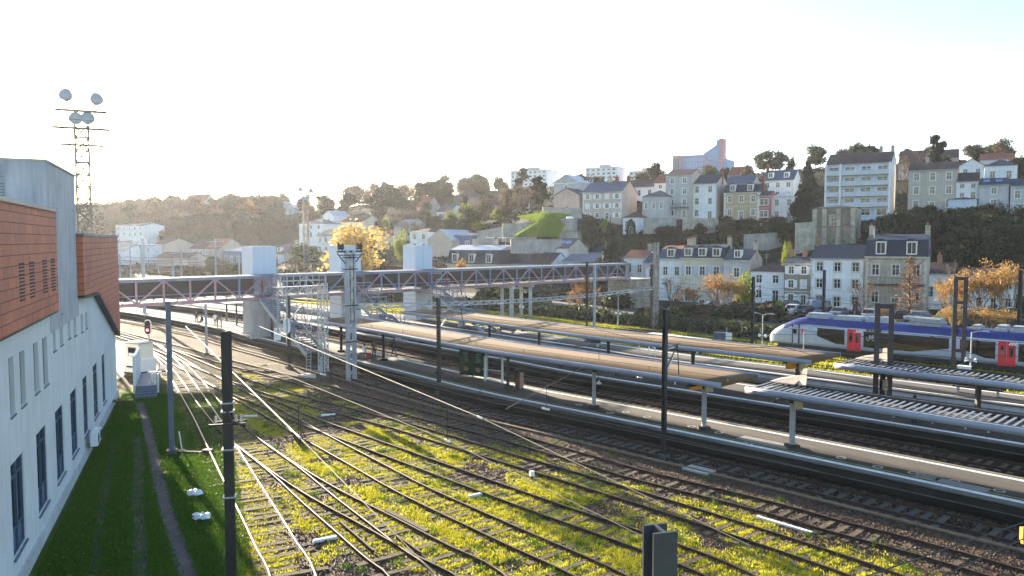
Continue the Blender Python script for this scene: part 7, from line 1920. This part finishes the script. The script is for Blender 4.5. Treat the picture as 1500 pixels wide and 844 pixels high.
# bands of trees that read as single crowns, nothing tells the members apart ------------------------------
def band(kinds, pts, n, Yr, hr, wr, label, group, jv=5):
    P = np.array(pts, float)
    for i in range(n):
        f = random.random()*(len(P)-1); k = int(f); g = f-k; u = P[k,0]+(P[k+1,0]-P[k,0])*g; v = P[k,1]+(P[k+1,1]-P[k,1])*g+random.uniform(-jv,jv)
        Y = random.uniform(*Yr); x, y, _ = D(u, v, Y); kind = random.choice(kinds); h = random.uniform(*hr); w = h*random.uniform(*wr)
        plant(kind, x, y, hz(x,y)-.3, w, h, label, group)
band(['brown','dark','green','bare','brown'], [(120,348),(200,350),(270,350),(340,350),(410,352)], 95, (320,430), (9,14), (.75,1.1), 'hazy tree in the wood on the left hill', 'trees of the left hill wood', 10)
band(['dark','brown','green'], [(110,324),(200,320),(290,318),(420,322)], 55, (400,460), (8,13), (.8,1.1), 'hazy tree along the crest of the left hill', 'trees on the left crest')
band(['dark','brown','bare','green','ever'], [(420,312),(520,304),(620,306),(740,300)], 44, (330,420), (8,13), (.75,1.1), 'tree on the crest of the middle hill', 'trees on the middle crest')
band(['brown','bare','bare','green','dark','lime'], [(500,340),(600,330),(680,322),(760,305)], 34, (240,330), (5,9), (.75,1.1), 'tree on the slope of the middle hill', 'trees on the middle slope', 10)
band(['bare','brown','brown'], [(690,330),(740,315),(790,300)], 20, (235,300), (6,10), (.8,1.1), 'leafless brown tree on the slope left of the tall pine', 'leafless trees on the slope')
band(['dark','green','brown'], [(800,290),(900,280),(1000,270),(1100,262),(1200,262),(1320,262),(1480,262)], 26, (240,300), (6,10), (.8,1.1), 'tree behind the upper row of houses', 'trees behind the upper houses')
band(['dbush','bush','ever','dbush','bbush'], [(1000,345),(1060,352),(1110,345),(1165,352),(1190,345)], 40, (165,192), (3,6), (.9,1.4), 'dark shrub on the steep bank above the street roofs', 'dark shrubs on the bank')
band(['dbush','ever','dark','bbush','dbush'], [(1300,330),(1340,345),(1400,350),(1460,350),(1520,355)], 60, (140,175), (3.5,7), (.9,1.3), 'dark evergreen shrub on the right bank below the brown and grey houses', 'dark shrubs on the right bank')
band(['dbush','bush','dbush'], [(870,352),(930,356),(990,362)], 16, (175,198), (2.5,4.5), (.9,1.3), 'low dark shrub in the gardens under the stone house', 'garden shrubs under the stone house')
band(['bush','dbush'], [(700,420),(760,424),(820,424)], 12, (142,152), (2.5,4), (.9,1.3), 'green bush along the fence under the footbridge', 'bushes under the footbridge')
band(['bbush','dbush','bush'], [(930,470),(1000,478),(1080,482),(1130,480)], 20, (108,118), (2.2,3.6), (1.0,1.5), 'dark bush of the hedge along the back of the yard', 'hedge bushes behind the yard', 3)
band(['bush','green','bbush','bush'], [(170,388),(260,390),(350,392),(480,398)], 22, (215,280), (3,6), (.9,1.3), 'bush among the gardens beyond the footbridge', 'bushes beyond the footbridge')
# undergrowth covering the slopes
n = 90000; X = -260+560*rng.random(n); Y = 100+360*rng.random(n); o = signed_off(X, Y); Zh = height(X, Y)
nn = noise2(X, Y, 9, 21)*.6+noise2(X, Y, 3.5, 22)*.4
k = (o > 67)&view(X, Y, 30)&(nn > .36)&(Zh > .8)
lawnc = np.array([[p.x,p.y] for p in LP])
inl = (X > lawnc[:,0].min()-1)&(X < lawnc[:,0].max()+1)&(Y > lawnc[:,1].min()-1)&(Y < lawnc[:,1].max()+1); k &= ~inl
C = np.stack([X[k], Y[k], Zh[k]+.1+rng.random(k.sum())**1.5*1.3*(nn[k]-.2)], 1)
tag(link('undergrowth', qmesh('undergrowth', quads(C, .30), leafmat('undergrowth_leaves', (.012,.020,.009), (.038,.044,.020), .2))), 'ivy and bramble undergrowth covering the hillside', 'undergrowth', kind='stuff')
# hedge base strip behind the yard
n = 24000; f = rng.random(n); Eh = offs(50.5); sel = (Eh[:,1] > 25)&(Eh[:,1] < 170); Eh = Eh[sel]; kk = rng.integers(0, len(Eh)-1, n); P = Eh[kk]+(Eh[kk+1]-Eh[kk])*f[:,None]+rng.normal(0,1.0,(n,2))
zb_h = height(P[:,0], P[:,1]); C = np.stack([P[:,0], P[:,1], zb_h+rng.random(n)*(1.2+.9*noise2(P[:,0],P[:,1],4,31))], 1)
tag(link('hedge_leaves', qmesh('hedge_leaves', quads(C, .16), L_bush)), 'dense dark hedge growth along the back fence of the yard', 'undergrowth', kind='stuff')
# ---------------------------------------------------------------- haze
hb = MB().b6(-420, 420, -60, 700, -1.5, 66)
hm = bpy.data.materials.new('pale_haze'); hm.use_nodes = True; nt = hm.node_tree; nt.nodes.remove(nt.nodes['Principled BSDF'])
pv = nt.nodes.new('ShaderNodeVolumePrincipled'); pv.inputs['Color'].default_value = (.93,.94,1,1); pv.inputs['Density'].default_value = .00010; pv.inputs['Anisotropy'].default_value = .5
nt.links.new(pv.outputs[0], nt.nodes['Material Output'].inputs['Volume'])
HAZE = True
if HAZE: tag(hb.build('haze', hm), kind='stuff')
# ---------------------------------------------------------------- sky, sun, camera
w = bpy.data.worlds.new('World'); sc.world = w; w.use_nodes = True; nt = w.node_tree; bg = nt.nodes['Background']
sky = nt.nodes.new('ShaderNodeTexSky'); sky.sky_type = 'NISHITA'; sky.sun_disc = False
sky.sun_elevation = SUN_EL; sky.sun_rotation = -SUN_AZ; sky.altitude = 100; sky.air_density = 1.0; sky.dust_density = 1.0; sky.ozone_density = 2.2
# thin bright cloud veil low over the horizon
tcw = nt.nodes.new('ShaderNodeTexCoord'); sxw = nt.nodes.new('ShaderNodeSeparateXYZ'); nt.links.new(tcw.outputs['Generated'], sxw.inputs[0])
mrw = nt.nodes.new('ShaderNodeMapRange'); mrw.inputs[1].default_value = .0; mrw.inputs[2].default_value = .22; mrw.inputs[3].default_value = 1.0; mrw.inputs[4].default_value = .0; nt.links.new(sxw.outputs['Z'], mrw.inputs[0])
nzw = nt.nodes.new('ShaderNodeTexNoise'); nzw.inputs['Scale'].default_value = 2.2; nzw.inputs['Detail'].default_value = 5; nt.links.new(tcw.outputs['Generated'], nzw.inputs['Vector'])
mmw = nt.nodes.new('ShaderNodeMath'); mmw.operation = 'MULTIPLY_ADD'; mmw.inputs[1].default_value = .5; mmw.inputs[2].default_value = .75; nt.links.new(nzw.outputs['Fac'], mmw.inputs[0])
m3w = nt.nodes.new('ShaderNodeMath'); m3w.operation = 'MULTIPLY'; nt.links.new(mmw.outputs[0], m3w.inputs[0]); nt.links.new(mrw.outputs[0], m3w.inputs[1])
adw = nt.nodes.new('ShaderNodeMix'); adw.data_type = 'RGBA'; adw.blend_type = 'ADD'; nt.links.new(m3w.outputs[0], adw.inputs['Factor']); nt.links.new(sky.outputs[0], adw.inputs['A']); adw.inputs['B'].default_value = (.95,1.05,1.15,1)
nt.links.new(adw.outputs['Result'], bg.inputs['Color']); bg.inputs['Strength'].default_value = .088
sl = bpy.data.lights.new('sun', 'SUN'); sl.energy = 5.0; sl.angle = R(.5); sl.color = (1.0,.86,.66)
so = bpy.data.objects.new('sun', sl); col.objects.link(so); so.rotation_euler = (-SUND).to_track_quat('-Z','Y').to_euler(); so.location = (-60,100,60)
cam = bpy.data.cameras.new('camera'); co = bpy.data.objects.new('camera', cam); col.objects.link(co)
co.location = (0,0,CAMZ); co.rotation_euler = (math.pi/2-PITCH, 0, 0); cam.sensor_width = 36; cam.lens = 36*FPX/1500; cam.clip_start = .2; cam.clip_end = 9000
sc.camera = co
sc.view_settings.view_transform = 'Standard'; sc.view_settings.look = 'None'; sc.view_settings.gamma = 1; sc.view_settings.exposure = 2.5
sc.cycles.max_bounces = 6; sc.cycles.diffuse_bounces = 3; sc.cycles.glossy_bounces = 3; sc.cycles.transmission_bounces = 3; sc.cycles.volume_bounces = 0
sc.cycles.use_denoising = True
